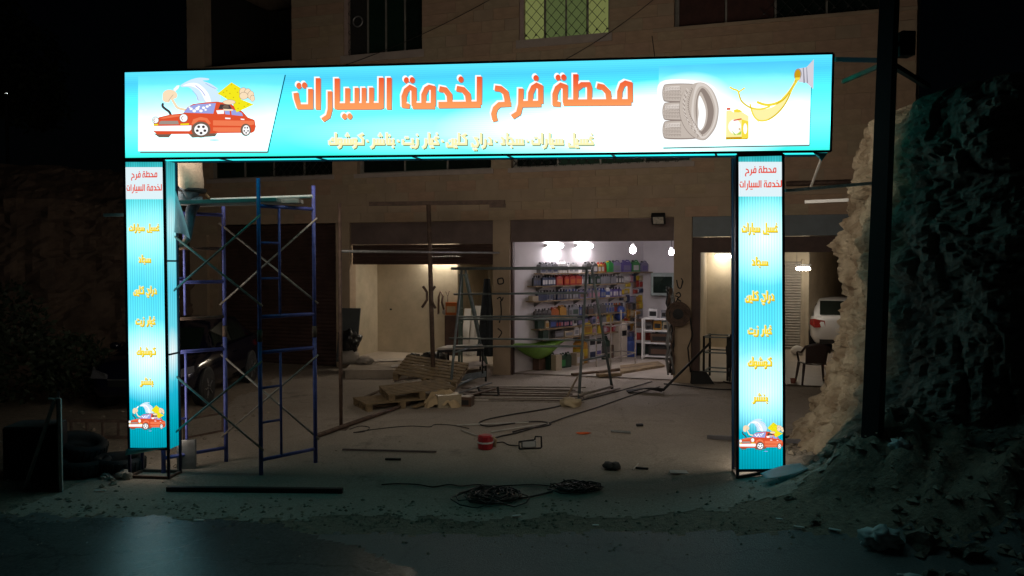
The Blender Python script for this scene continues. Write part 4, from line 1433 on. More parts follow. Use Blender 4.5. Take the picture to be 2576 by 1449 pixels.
# shop 4: wash bay
L4, R4 = OPEN['shop4'][0] - 0.14, OPEN['shop4'][1] + 0.05
bk4 = 7.3
B0, B1 = fp(L4, 0, -bk4), at_z(2032, 880, 0)
B1 = fp((B1 - F0).dot(FE), 0, -bk4)
B2 = B1 - FN * 4.6 + FE * 1.6
room('wash_bay', [xy(fp(L4, 0, -IN)), xy(fp(R4, 0, -IN)), (11.9, 20.5), (13.4, 26.6), xy(B2), xy(B1), xy(B0)], 0.02, 3.42, [m_floor, m_ceil], m_ochre)
# roller door in the back wall of the wash bay
rd = MB()
da, db = (at_z(1973, 880, 0) - F0).dot(FE), (at_z(2012, 880, 0) - F0).dot(FE)
for i in range(32):
    z = 0.05 + i * 0.078
    rd.add([fp(da - 0.4, z, -bk4 + 0.02), fp(db, z, -bk4 + 0.02), fp(db, z + 0.04, -bk4 + 0.045), fp(da - 0.4, z + 0.04, -bk4 + 0.045), fp(db, z + 0.078, -bk4 + 0.02), fp(da - 0.4, z + 0.078, -bk4 + 0.02)], [(0, 1, 2, 3), (3, 2, 4, 5)])
rd.build('roller_door', M('grey_roller_door', (0.34, 0.31, 0.27), 0.6, 0.2, var=0.15), bld)
MB().bar(fp(db + 0.05, 0.05, -bk4 + 0.03), fp(db + 0.05, 2.6, -bk4 + 0.03), 0.09, 0.06).build('door_frame', m_ochre, bld)
MB().obb(fp(L4 + 0.02, 2.95, -bk4 + 0.0), FE * 9.0, FN * 0.12, UP * 0.10).build('ceiling_beam', m_ceil, bld)
# dark steel jamb left of the wash bay
MB().obb(fp(OPEN['shop4'][0] + 0.01, 0.0, -0.20), FE * 0.16, FN * 0.15, UP * 2.72).build('door_jamb', m_shutter, bld)
MB().obb(fp(OPEN['shop3'][0] + 0.006, 0.0, -0.20), FE * 0.04, FN * 0.15, UP * 2.97).build('door_jamb', m_shutter, bld)
# dark doorway left of the first shutter and its pier
MB().obb(fp(fs(486), 0.0, 0.02), FE * (fs(528) - fs(486)), FN * 0.10, UP * 3.2).build('pilaster', m_stone, bld)

# ================================================================== LAMPS IN THE SHOPS
e_tube = E('fluorescent_tube', (1.0, 0.96, 0.99), 78.0, sample=True)
e_tube2 = E('fluorescent_tube_warm', (1.0, 0.89, 0.73), 70.0, sample=True)
e_bulb = E('bulb_glass', (1.0, 0.92, 0.98), 85.0, sample=True)
m_fix = M('lamp_housing', (0.7, 0.7, 0.7), 0.5, var=0.05)

def tube_lamp(name, label, p, direction, length, out, mat, hang=False):
    """a wall mounted fluorescent batten: housing against the wall, tube in front"""
    p, d, out = V(p), V(direction).normalized(), V(out).normalized()
    t = thing(name, label, 'lamp', p - d * length / 2, 0, 'lit fluorescent lamps in the shops')
    if hang:
        MB().obb(p - d * length / 2 + UP * 0.075 + out * 0.07, d * length, UP * 0.05, out * 0.05).build('housing', m_fix, t)
        for sgn in (-0.4, 0.4):
            MB().tube(p + d * length * sgn + UP * 0.125 + out * 0.09, V((p.x, p.y, 3.40)) + d * length * sgn + out * 0.09, 0.006, 5).build('hanger', m_grey, t)
    else:
        MB().obb(p - d * length / 2 - UP * 0.04 + out * 0.002, d * length, UP * 0.08, out * 0.05).build('housing', m_fix, t)
    MB().tube(p - d * (length / 2 - 0.05) + out * 0.09, p + d * (length / 2 - 0.05) + out * 0.09, 0.048, 10).build('tube', mat, t)
    for sgn in (-1, 1):
        MB().bar(p + d * sgn * (length / 2 - 0.03) + out * 0.05, p + d * sgn * (length / 2 - 0.03) + out * 0.11, 0.04, 0.07).build('lamp_holder', m_fix, t)
    return t

def wall3(u, v, off=0.0):
    """point of the slanted shelf wall in the oil shop"""
    return on_plane(u, v, W3A + W3N * off, W3N)
tube_lamp('fluorescent_lamp', 'bright white tube lamp, left of the pair above the oil shelves', wall3(1389, 618), W3D, 0.62, W3N, e_tube)
tube_lamp('fluorescent_lamp', 'bright white tube lamp, right of the pair above the oil shelves', wall3(1464, 618), W3D, 0.66, W3N, e_tube)
n4 = FN
p = on_plane(1820, 645, fp(0, 0, -bk4 + 0.3), FN)
tube_lamp('fluorescent_lamp', 'bright tube lamp in the wash bay left of the right sign pillar', p, FE, 0.5, FN, e_tube2, True)
p = on_plane(2020, 676, fp(0, 0, -bk4 + 0.9), FN)
tube_lamp('fluorescent_lamp', 'bright tube lamp above the grey roller door in the wash bay', p, FE, 0.42, FN, e_tube2, True)
p = fp((fs(1000) + fs(1030)) / 2 + 0.2, 2.70, -1.88)
tube_lamp('fluorescent_lamp', 'tube lamp half hidden behind the raised shutter of the store room', p, FE, 1.1, FN, e_tube2)

def bulb(label, p, r, drop):
    t = thing('light_bulb', label, 'lamp', p, 0, 'bare bulbs in the oil shop')
    prof = [(0.0, -r * 1.05), (r * 0.6, -r * 0.85), (r * 0.95, -r * 0.35), (r, 0.0), (r * 0.9, r * 0.45), (r * 0.6, r * 0.95), (r * 0.42, r * 1.35)]
    MB().lathe(p, prof, 14).build('bulb', e_bulb, t, True)
    MB().lathe(p, [(r * 0.42, r * 1.35), (r * 0.45, r * 1.9), (r * 0.3, r * 2.1)], 10).build('socket', m_fix, t)
    MB().tube(p + UP * r * 2.1, p + UP * (r * 2.1 + drop), 0.006, 5).build('flex_cord', m_black, t)
pb_ = at_y(1592, 629, 17.9)
bulb('large bare bulb hanging in the oil shop doorway', pb_, 0.075, max(0.1, 3.28 - pb_.z - 0.2))
pb2 = at_y(1689, 635, 17.55)
bulb('small bare bulb beside the graffiti pier of the oil shop', pb2, 0.06, max(0.1, 3.28 - pb2.z - 0.16))

# floodlight over the oil shop, not lit
fl = on_plane(1656, 554, fp(0, 0, 0.35), FN)
t = thing('floodlight', 'unlit square floodlight on the lintel above the oil shop', 'lamp', fp((fl - F0).dot(FE), fl.z, 0.0))
dn = (FN - UP * 0.9).normalized()
sx_ = FE
up_ = sx_.cross(dn).normalized()
if up_.z < 0:
    up_ = -up_
MB().obb(fl - sx_ * 0.14 - up_ * 0.12, sx_ * 0.28, up_ * 0.24, dn * -0.10).build('housing', m_black, t, bevel=0.01)
MB().obb(fl - sx_ * 0.105 - up_ * 0.085 + dn * 0.003, sx_ * 0.21, up_ * 0.17, dn * 0.006).build('lens', M('reflector', (0.55, 0.52, 0.45), 0.3, 0.3, var=0.2, scale=20), t)
MB().bar(fl - dn * 0.06, fp((fl - F0).dot(FE), fl.z + 0.05, 0.01), 0.03, 0.03).build('bracket', m_black, t)

# ================================================================== GOODS IN THE OIL SHOP
def wp(t, z, off):
    """t along the slanted wall, off out of it"""
    return W3A + W3D * t + W3N * off + UP * z
def wall_t(u):
    return (wall3(u, 700) - W3A).dot(W3D)
WANG = math.atan2(W3D.y, W3D.x)

def bottle_mesh(kind):
    mb = MB()
    if kind == 'jug':       # flat canister with a handle, cap at one side
        w, dp, h = 0.5, 0.30, 1.0
        prof = [(-w, 0.02), (w, 0.02), (w, 0.66), (w * 0.72, 0.80), (w * 0.1, 0.86), (-w * 0.45, 0.86), (-w, 0.74)]
        n = len(prof)
        P = [V((x, -dp, z)) for (x, z) in prof] + [V((x, dp, z)) for (x, z) in prof]
        mb.add(P, [tuple(range(n)), tuple(range(2 * n - 1, n - 1, -1))] + [(i, n + i, n + (i + 1) % n, (i + 1) % n) for i in range(n)])
        mb.lathe((-0.28, 0, 0.86), [(0.14, 0), (0.14, 0.12), (0.10, 0.13)], 8, mi=1)
        mb.path([V((-0.1, 0, 0.86)), V((0.05, 0, 0.97)), V((0.3, 0, 0.95)), V((0.46, 0, 0.74))], 0.06, 5)
        mb.obb((-0.34, -dp - 0.012, 0.14), (0.68, 0, 0), (0, 0, 0.42), (0, 0.01, 0), 2)
    elif kind == 'bottle':  # one litre bottle
        pr = [(-0.5, 0), (0.5, 0), (0.5, 0.62), (0.30, 0.80), (-0.30, 0.80), (-0.5, 0.62)]
        n = len(pr)
        dp = 0.32
        P = [V((x, -dp, z)) for (x, z) in pr] + [V((x, dp, z)) for (x, z) in pr]
        mb.add(P, [tuple(range(n)), tuple(range(2 * n - 1, n - 1, -1))] + [(i, n + i, n + (i + 1) % n, (i + 1) % n) for i in range(n)])
        mb.lathe((0, 0, 0.80), [(0.20, 0), (0.20, 0.16), (0.15, 0.20)], 8, mi=1)
        mb.obb((-0.36, -dp - 0.012, 0.12), (0.72, 0, 0), (0, 0, 0.42), (0, 0.01, 0), 2)
    elif kind == 'can':
        mb.lathe((0, 0, 0), [(0.42, 0), (0.45, 0.02), (0.45, 0.72), (0.30, 0.86), (0.16, 0.88), (0.16, 1.0), (0.0, 1.0)], 12)
        mb.lathe((0, 0, 0.2), [(0.458, 0), (0.458, 0.35)], 12, mi=2)
    elif kind == 'box':
        mb.obb((-0.5, -0.4, 0), (1, 0, 0), (0, 0.8, 0), (0, 0, 1.0))
        mb.obb((-0.4, -0.412, 0.2), (0.8, 0, 0), (0, 0, 0.5), (0, 0.01, 0), 2)
    elif kind == 'drum':
        mb.lathe((0, 0, 0), [(0.44, 0), (0.5, 0.04), (0.5, 0.30), (0.47, 0.33), (0.5, 0.36), (0.5, 0.70), (0.46, 0.84), (0.2, 0.92), (0.2, 1.0), (0, 1.0)], 14)
        mb.path([V((-0.25, 0, 0.9)), V((-0.2, 0, 1.02)), V((0.2, 0, 1.02)), V((0.25, 0, 0.9))], 0.05, 5)
        mb.lathe((0, 0, 0.3), [(0.508, 0), (0.508, 0.3)], 14, mi=2)
    return mb

GC = {'red': (0.45, 0.03, 0.02), 'orange': (0.55, 0.14, 0.02), 'navy': (0.02, 0.035, 0.10), 'blue': (0.05, 0.10, 0.38), 'black': (0.02, 0.02, 0.022), 'white': (0.62, 0.60, 0.60), 'silver': (0.30, 0.30, 0.33), 'grey': (0.14, 0.13, 0.13),
      'green': (0.03, 0.30, 0.06), 'dark green': (0.02, 0.06, 0.035), 'yellow': (0.72, 0.52, 0.02), 'purple': (0.16, 0.12, 0.40), 'brown': (0.15, 0.08, 0.05), 'amber': (0.50, 0.24, 0.02), 'beige': (0.46, 0.38, 0.26), 'pink': (0.55, 0.25, 0.32), 'violet grey': (0.28, 0.25, 0.42)}
GC = {k: tuple(x * (0.62 if k not in ('white', 'beige') else 0.8) for x in c) for k, c in GC.items()}
GM = {k: M('goods_' + k.replace(' ', '_'), c, 0.35, var=0.12, scale=12) for k, c in GC.items()}
GMESH = {}
rg = random.Random(9)

def good(kind, colour, cap, lab, p, w, h, ang, label, cat='bottle', group=None, name=None, dscale=1.0):
    key = (kind, colour, cap, lab)
    if key not in GMESH:
        mb = bottle_mesh(kind)
        me = bpy.data.meshes.new(kind)
        me.from_pydata([tuple(v) for v in mb.v], [], mb.f)
        for c in (colour, cap, lab):
            me.materials.append(GM[c])
        me.polygons.foreach_set('material_index', mb.m)
        me.update()
        GMESH[key] = me
    o = bpy.data.objects.new(name or {'jug': 'oil_jug', 'bottle': 'oil_bottle', 'can': 'oil_can', 'box': 'carton', 'drum': 'drum'}[kind], GMESH[key])
    COL.objects.link(o)
    o.location = p
    o.rotation_euler = (0, 0, ang)
    o.scale = (w, w * dscale, h)
    return tag(o, label, cat, group)

ORD = ['first', 'second', 'third', 'fourth', 'fifth', 'sixth', 'seventh', 'eighth', 'ninth', 'tenth', 'eleventh', 'twelfth', 'thirteenth', 'fourteenth', 'fifteenth', 'sixteenth', 'seventeenth', 'eighteenth', 'nineteenth', 'twentieth']
ORD += ['%s after the twentieth' % k for k in ORD]
SHELF = ['top', 'second', 'third', 'fourth', 'fifth', 'lowest']
# rows: (u0, u1, v left, v right of the board, items: kind, colour, cap, label, width, height, count)
ROWS = [
    (1342, 1622, 683, 688, [('jug', 'silver', 'black', 'navy', .24, .26, 3), ('can', 'white', 'black', 'silver', .13, .30, 3), ('jug', 'white', 'silver', 'silver', .2, .25, 2), (None, .35),
                            ('jug', 'grey', 'black', 'white', .25, .27, 2), ('bottle', 'amber', 'red', 'white', .16, .26, 2), ('jug', 'red', 'black', 'red', .12, .27, 1), ('jug', 'green', 'yellow', 'green', .26, .30, 1),
                            ('jug', 'violet grey', 'grey', 'silver', .40, .31, 1), (None, .08), ('jug', 'purple', 'purple', 'violet grey', .44, .32, 1), ('jug', 'green', 'black', 'white', .46, .32, 1), ('jug', 'violet grey', 'grey', 'purple', .46, .30, 1)]),
    (1326, 1560, 719, 714, [('bottle', 'black', 'black', 'navy', .075, .24, 3), ('bottle', 'navy', 'black', 'white', .075, .24, 5), ('jug', 'red', 'red', 'orange', .17, .25, 4), ('bottle', 'silver', 'grey', 'white', .08, .24, 3), ('jug', 'dark green', 'silver', 'silver', .17, .24, 2),
                            ('bottle', 'silver', 'grey', 'silver', .08, .24, 6), ('bottle', 'grey', 'white', 'white', .09, .24, 3)]),
    (1322, 1555, 757, 748, [('box', 'beige', 'beige', 'beige', .14, .12, 1), ('bottle', 'navy', 'black', 'navy', .085, .24, 3), ('bottle', 'silver', 'black', 'navy', .085, .24, 2), ('bottle', 'navy', 'black', 'grey', .085, .25, 4), ('bottle', 'grey', 'blue', 'silver', .085, .24, 4),
                            ('jug', 'violet grey', 'black', 'brown', .16, .23, 2), ('bottle', 'silver', 'blue', 'pink', .085, .24, 4), ('bottle', 'blue', 'blue', 'silver', .085, .24, 2), ('can', 'white', 'silver', 'blue', .13, .27, 1), ('bottle', 'purple', 'black', 'white', .09, .25, 4)]),
    (1330, 1556, 804, 785, [('bottle', 'grey', 'grey', 'black', .085, .22, 5), ('jug', 'orange', 'red', 'orange', .19, .24, 1), ('jug', 'amber', 'amber', 'amber', .18, .27, 1), ('bottle', 'silver', 'black', 'grey', .1, .26, 2), ('jug', 'silver', 'grey', 'dark green', .2, .27, 1), ('bottle', 'blue', 'black', 'silver', .08, .25, 1),
                            ('bottle', 'grey', 'silver', 'brown', .085, .25, 4), ('jug', 'grey', 'silver', 'grey', .19, .25, 2), ('bottle', 'silver', 'blue', 'blue', .085, .25, 3), ('bottle', 'brown', 'orange', 'red', .085, .24, 3)]),
    (1336, 1545, 828, 812, [('jug', 'dark green', 'black', 'dark green', .2, .25, 1), ('bottle', 'beige', 'brown', 'amber', .1, .22, 1), ('jug', 'navy', 'black', 'blue', .17, .24, 1), ('bottle', 'navy', 'red', 'red', .08, .2, 2), ('bottle', 'navy', 'white', 'pink', .08, .2, 4), ('box', 'white', 'black', 'black', .12, .26, 1),
                            ('jug', 'navy', 'black', 'violet grey', .19, .24, 2), ('jug', 'violet grey', 'navy', 'navy', .17, .22, 1), ('bottle', 'red', 'red', 'silver', .09, .22, 1), ('bottle', 'silver', 'grey', 'silver', .085, .23, 3), ('jug', 'yellow', 'amber', 'amber', .2, .24, 1)]),
    (1345, 1535, 858, 834, [('jug', 'dark green', 'black', 'dark green', .2, .26, 1), (None, .2), ('box', 'grey', 'grey', 'silver', .32, .16, 1), ('box', 'beige', 'white', 'silver', .3, .14, 1), ('jug', 'white', 'grey', 'silver', .18, .25, 1), ('box', 'beige', 'white', 'white', .16, .26, 1), ('jug', 'yellow', 'yellow', 'amber', .28, .34, 1),
                            ('bottle', 'beige', 'red', 'pink', .1, .24, 2), ('bottle', 'yellow', 'yellow', 'yellow', .12, .26, 1), ('bottle', 'pink', 'white', 'white', .1, .22, 2), ('bottle', 'red', 'red', 'pink', .1, .2, 3)]),
]
SHELF_Z = []
for si, (u0, u1, v0, v1, items) in enumerate(ROWS):
    ta, tb = wall_t(u0), wall_t(u1)
    za, zb = wall3(u0, v0, 0.2).z, wall3(u1, v1, 0.2).z
    z = (za + zb) / 2
    if si == 0:
        z = (za + zb) / 2
    SHELF_Z.append(z)
    sh = thing('wall_shelf', 'narrow pale wall shelf, %s of the six oil shelves' % SHELF[si], 'shelf', wp(ta, z - 0.03, 0.0), 0, 'oil shelves on the shop wall')
    MB().obb(wp(ta, z - 0.025, 0.004), W3D * (tb - ta), W3N * 0.26, UP * 0.025).build('board', m_wood, sh)
    for k in range(5):
        tt = ta + (tb - ta) * (k + 0.4) / 5
        MB().add([wp(tt, z - 0.026, 0.006), wp(tt, z - 0.026, 0.22), wp(tt, z - 0.15, 0.006), wp(tt + 0.02, z - 0.026, 0.006), wp(tt + 0.02, z - 0.026, 0.22), wp(tt + 0.02, z - 0.15, 0.006)], [(0, 1, 2), (5, 4, 3), (0, 3, 4, 1), (1, 4, 5, 2), (2, 5, 3, 0)]).build('bracket', m_grey, sh)
    tot = sum(i[1] if i[0] is None else i[4] * 1.04 * i[6] for i in items)
    k = min(1.35, (tb - ta - 0.04) / tot)
    tt = ta + 0.03
    cnt = {}
    for it in items:
        if it[0] is None:
            tt += it[1] * k
            continue
        kind, colr, cap, lab, w, h, n = it
        for q in range(n):
            ww = w * k
            c = wp(tt + ww / 2, z + 0.001, 0.13 + rg.uniform(-0.02, 0.02))
            kk = (kind, colr)
            cnt[kk] = cnt.get(kk, 0) + 1
            nm = {'jug': 'oil jug', 'bottle': 'oil bottle', 'can': 'oil can', 'box': 'carton'}[kind]
            lbl = '%s %s on the %s oil shelf, %s such from the left' % (colr, nm, SHELF[si], ORD[cnt[kk] - 1])
            good(kind, colr, cap, lab, c, ww * 0.96, h * 1.0, WANG + rg.uniform(-0.12, 0.12), lbl, nm.split()[-1], 'goods on the oil shelves', dscale=min(1.0, 0.16 / ww * 0.9) if ww > 0.25 else 1.0)
            tt += ww * 1.04
# goods on the floor under the shelves
for i, (u, v, kind, c1_, c2_, c3_, w, h, lbl) in enumerate([
        (1362, 930, 'jug', 'brown', 'black', 'brown', .40, .42, 'brown jug standing on the shop floor at the left end of the shelves'),
        (1386, 930, 'jug', 'dark green', 'black', 'dark green', .26, .40, 'tall dark green jug on the shop floor beside a beige carton'),
        (1400, 931, 'box', 'beige', 'beige', 'beige', .22, .36, 'beige carton on the shop floor between green jugs'),
        (1414, 926, 'jug', 'dark green', 'black', 'green', .20, .36, 'dark green jug just right of the beige floor carton'),
        (1427, 924, 'jug', 'dark green', 'black', 'dark green', .20, .37, 'second dark green jug right of the beige floor carton'),
        (1452, 918, 'box', 'beige', 'beige', 'white', .30, .30, 'low beige carton in front of the amber drum'),
        (1458, 913, 'drum', 'amber', 'amber', 'yellow', .42, .60, 'large amber plastic drum on the shop floor'),
        (1484, 909, 'box', 'white', 'navy', 'navy', .28, .36, 'white and navy pack at the bottom left of the stacked packs'),
        (1500, 906, 'box', 'white', 'navy', 'purple', .24, .36, 'white and navy pack at the bottom right of the stacked packs'),
        (1520, 903, 'drum', 'dark green', 'dark green', 'grey', .34, .56, 'dark green drum on the shop floor right of the stacked packs'),
        (1585, 897, 'drum', 'blue', 'blue', 'blue', .36, .50, 'round blue water bottle on the shop floor, nearer of the pair'),
        (1572, 892, 'drum', 'blue', 'blue', 'blue', .30, .46, 'round blue water bottle on the shop floor, half behind the other'),
        (1540, 898, 'box', 'brown', 'brown', 'grey', .36, .34, 'brown carton on the shop floor beside the water dispenser')]):
    p = at_z(u, v, 0.02)
    good(kind, c1_, c2_, c3_, p, w, h, WANG if kind != 'drum' else 0.2, lbl, {'jug': 'jug', 'box': 'carton', 'drum': 'drum'}[kind], 'goods on the shop floor', dscale=0.8)
for (u, v, lbl) in ((1484, 909, 'left'), (1500, 906, 'right')):
    p = at_z(u, v, 0.02) + UP * 0.362
    good('box', 'white', 'navy', 'black', p, .26, .30, WANG, 'white and navy pack at the top %s of the stacked packs' % lbl, 'carton', 'goods on the shop floor', dscale=0.8)
# green basin hung on the wall under the shelves
pg = wall3(1345, 880, 0.16)
gb = thing('hammock_basin', 'shallow lime green basin hung below the oil shelves', 'basin', pg)
def basin(a, b):
    x = (a - 0.5) * 2
    y = (b - 0.5) * 2
    r2 = min(1.0, x * x + y * y)
    return pg + W3D * (x * 0.85) + W3N * (0.14 + y * 0.24) + UP * (0.16 - 0.34 * (1 - r2) + 0.02 * math.sin(9 * a))
MB().sheet(basin, 18, 10).build('bowl', M('lime_plastic', (0.11, 0.24, 0.02), 0.4, var=0.25, scale=4), gb, True, solid=0.008)
# water dispenser
p = at_z(1558, 899, 0.02)
wd = thing('water_dispenser', 'tall cream water dispenser in the corner of the oil shop', 'dispenser', p)
MB().box(p, 0.30, 0.30, 0.92, WANG).build('cabinet', M('cream_plastic', (0.60, 0.53, 0.44), 0.5, var=0.1), wd, bevel=0.01)
MB().box(p + W3N * 0.152 + UP * 0.58, 0.2, 0.012, 0.14, WANG).build('tap_recess', m_black, wd)
MB().lathe(p + UP * 0.922, [(0.05, 0), (0.06, 0.06), (0.13, 0.12), (0.135, 0.40), (0.06, 0.44), (0, 0.44)], 14).build('water_bottle', GM['blue'], wd, True)
# hung packs and bags on the far part of the wall
rp = random.Random(4)
PK = ['white', 'silver', 'grey', 'navy', 'yellow', 'red', 'beige', 'amber', 'black', 'violet grey', 'brown', 'pink']
k = 0
for row, v in enumerate((700, 716, 733, 752, 770, 788, 806, 824, 842, 858)):
    for col, u in enumerate((1563, 1571, 1579, 1587, 1595, 1603, 1611)):
        if rp.random() < 0.10:
            continue
        c = PK[rp.randrange(len(PK))]
        q = wall3(u + rp.uniform(-2, 2), v + rp.uniform(-2, 2), 0.06)
        w, h = rp.uniform(0.14, 0.26), rp.uniform(0.10, 0.22)
        m4 = MB()
        dx, dz = W3D * w / 2, UP * h / 2
        o4 = W3N * rp.uniform(0.02, 0.05)
        m4.add([q - dx - dz, q + dx - dz, q + dx + dz, q - dx + dz, q - dx * 0.7 - dz * 0.7 + o4, q + dx * 0.7 - dz * 0.7 + o4, q + dx * 0.7 + dz * 0.7 + o4, q - dx * 0.7 + dz * 0.7 + o4, q - o4 * 0.5],
               [(4, 5, 6, 7), (0, 1, 5, 4), (1, 2, 6, 5), (2, 3, 7, 6), (3, 0, 4, 7), (3, 2, 1, 0)])
        ob = m4.build('hanging_pack', GM[c])
        tag(ob, '%s hanging pack, row %s, %s in its row on the shop wall' % (c, ['one', 'two', 'three', 'four', 'five', 'six', 'seven', 'eight', 'nine', 'ten'][row], ORD[col]), 'pack', 'packs hung on the shop wall')
        k += 1
# glass cabinet and white rack at the right of the shop
p = at_z(1662, 903, 0.02)
rk = thing('white_rack', 'white metal shelf rack just inside the oil shop by the right pier', 'rack', p)
ex, ey = FE, FN
for (a, b) in ((-0.45, -0.18), (0.45, -0.18), (-0.45, 0.18), (0.45, 0.18)):
    MB().bar(p + ex * a + ey * b, p + ex * a + ey * b + UP * 1.05, 0.04, 0.04).build('post', m_white, rk)
for z in (0.06, 0.40, 0.72, 1.03):
    MB().obb(p - ex * 0.43 - ey * 0.16 + UP * z, ex * 0.86, ey * 0.32, UP * 0.035).build('rack_shelf', m_white, rk)
for (dx, z, c, w, h) in ((-0.3, 0.756, 'grey', .16, .16), (-0.08, 0.756, 'amber', .2, .24), (0.16, 0.756, 'beige', .2, .2), (-0.2, 1.066, 'white', .22, .24), (0.12, 1.066, 'silver', .22, .2)):
    good('box', c, c, 'black', p + ex * dx + UP * z, w, h, frot, '%s box on the white rack in the oil shop, %s tier' % (c, 'top' if z > 1 else 'third'), 'box', 'boxes on the white rack', dscale=0.8)
good('box', 'brown', 'brown', 'black', p + ex * 0.0 + UP * 0.436, .5, .22, frot, 'dark brown box on the second tier of the white rack', 'box', 'boxes on the white rack', dscale=0.6)
good('box', 'black', 'black', 'brown', p + ex * 0.0 + UP * 0.096, .6, .24, frot, 'black box on the bottom tier of the white rack', 'box', 'boxes on the white rack', dscale=0.5)
p = at_z(1612, 893, 0.02) + W3N * 0.1
good('box', 'black', 'black', 'dark green', p, .55, .34, frot, 'black crate on the floor beside the white rack', 'crate', None, dscale=0.7)
good('box', 'white', 'red', 'red', p + UP * 0.342, .46, .40, frot, 'white and red carton on top of the black crate', 'carton', None, dscale=0.6)
good('box', 'brown', 'brown', 'grey', p + UP * 0.744, .5, .24, frot, 'brown bundle on top of the white and red carton', 'bundle', None, dscale=0.6)
cab = W3B + FE * 0.70 + FN * 0.17
cb = thing('wall_cabinet', 'grey glass fronted cabinet on the back wall of the oil shop', 'cabinet', cab + UP * 1.62)
MB().obb(cab + UP * 1.62 - FE * 0.45 - FN * 0.16, FE * 0.9, FN * 0.32, UP * 0.62).build('body', M('grey_cabinet', (0.22, 0.26, 0.25), 0.4, var=0.2), cb, bevel=0.01)
MB().obb(cab + UP * 1.70 - FE * 0.38 + FN * 0.162, FE * 0.5, FN * 0.008, UP * 0.44).build('glass_door', m_glassd, cb)
for i, (dz, c, w, h) in enumerate(((0.9, 'grey', .7, .5), (1.42, 'dark green', .8, .14))):
    good('box', c, 'silver', 'silver', W3B + FE * (0.8) + FN * 0.3 + UP * (0.02 if i == 0 else 1.2) if False else W3B + FE * 0.8 + FN * 0.32 + UP * (0.02 if i == 0 else 0.524), w, h * (1.0 if i == 0 else 3), frot, ['grey crate standing against the back wall of the oil shop', 'dark green machine box on the grey crate by the back wall'][i], 'crate', None, dscale=0.6)
# boards and a mat on the shop threshold
tb0 = [at_z(1502, 940, 0.02), at_z(1660, 920, 0.02)]
pk = MB()
pk.bar(tb0[0] + UP * 0.03, at_z(1640, 918, 0.05), 0.10, 0.05)
tag(pk.build('timber_batten', m_woodd), 'long dark batten along the back of the board pile in the shop doorway', 'timber')
pk = MB()
pk.bar(at_z(1503, 944, 0.06), at_z(1560, 941, 0.06), 0.16, 0.06)
tag(pk.build('timber_batten', m_wood), 'short pale batten at the left end of the board pile', 'timber')
pl_ = [at_z(1560, 944, 0.0), at_z(1672, 926, 0.0), at_z(1655, 916, 0.0), at_z(1560, 927, 0.0)]
mbp = MB()
mbp.add([q + UP * 0.022 for q in pl_] + [q + UP * 0.075 for q in pl_], [(4, 5, 6, 7), (0, 1, 5, 4), (1, 2, 6, 5), (2, 3, 7, 6), (3, 0, 4, 7)])
tag(mbp.build('plywood_sheet', m_wood), 'pale plywood sheet lying in the oil shop doorway', 'plywood')
mbp = MB()
mbp.bar(at_z(1440, 942, 0.04), at_z(1497, 936, 0.04), 0.10, 0.05)
tag(mbp.build('timber_batten', m_woodd), 'short dark batten on the ground left of the shop doorway boards', 'timber')

# graffiti painted on the piers
m_paint = M('black_paint', (0.02, 0.018, 0.016), 0.7, var=0.3)
def graffiti(strokes, label):
    mb = MB()
    for pts, w in strokes:
        q = curve_pts(pts, 5)
        for f in ribbon(q, w):
            mb.poly([on_plane(p.x, p.y, fp(0, 0, 0.024), FN) for p in f])
    o = mb.build('graffiti', m_paint, bld)
    o['label'] = label
graffiti([([(1702, 704), (1706, 722), (1713, 724), (1717, 706)], 3.2), ([(1713, 700), (1718, 708), (1714, 722)], 2.6)], 'black painted letter')
graffiti([([(1700, 740), (1708, 736), (1712, 744), (1704, 752), (1714, 758)], 3.2), ([(1700, 760), (1706, 748), (1698, 744)], 2.6)], 'black painted letters')
graffiti([([(1252, 702), (1264, 700), (1266, 712), (1254, 714), (1252, 702)], 3.4)], 'black painted square mark')
graffiti([([(1250, 752), (1258, 748), (1262, 756), (1266, 748)], 3), ([(1259, 756), (1261, 790), (1256, 812)], 3.2)], 'black painted scrawl')
graffiti([([(1252, 826), (1262, 836), (1254, 850)], 3)], 'black painted hook')
# hose reel on the pier
ph = on_plane(1706, 790, fp(0, 0, 0.14), FN)
hr = thing('hose_reel', 'round rusty hose reel hung on the pier right of the oil shop', 'hose reel', fp((ph - F0).dot(FE), ph.z - 0.3, 0.02))
for k in range(6):
    r = 0.12 + 0.025 * k
    MB().path([ph + (FE * math.cos(t) + UP * math.sin(t)) * r + FN * 0.012 * (k % 2) for t in [2 * math.pi * i / 28 for i in range(29)]], 0.017, 6).build('hose_coil', m_rust, hr, True)
MB().lathe(ph - FN * 0.12, [(0.0, 0), (0.11, 0.0), (0.11, 0.16), (0.02, 0.17)], 16, FN).build('hub', m_black, hr)
MB().tube(ph - FN * 0.10, fp((ph - F0).dot(FE), ph.z, 0.018), 0.03, 8).build('wall_mount', m_black, hr)
MB().path([ph + FE * 0.24 - UP * 0.02, ph + FE * 0.27 - UP * 0.3, ph + FE * 0.30 - UP * 0.42, ph + FE * 0.2 - UP * 0.7, ph + FE * 0.26 - UP * 1.2], 0.014, 6).build('hose_end', m_black, hr, True)
# tangled junk hanging on the left side of that pier
hp = on_plane(1690, 850, fp(0, 0, 0.10), FN)
jn = thing('tangled_hoses', 'tangle of grey hoses hanging on the left edge of the pier', 'hoses', V((hp.x, hp.y, 0.0)))
rj = random.Random(3)
for k in range(7):
    pts = [fp((hp - F0).dot(FE) + rj.uniform(-0.12, 0.06), 2.0 - i * 0.30 + rj.uniform(-0.05, 0.05), 0.05 + rj.uniform(0.02, 0.10)) for i in range(7)]
    MB().path([V(p) for p in pts], 0.022, 6).build('hose', [m_grey, m_rubber, m_rust][k % 3], jn, True)

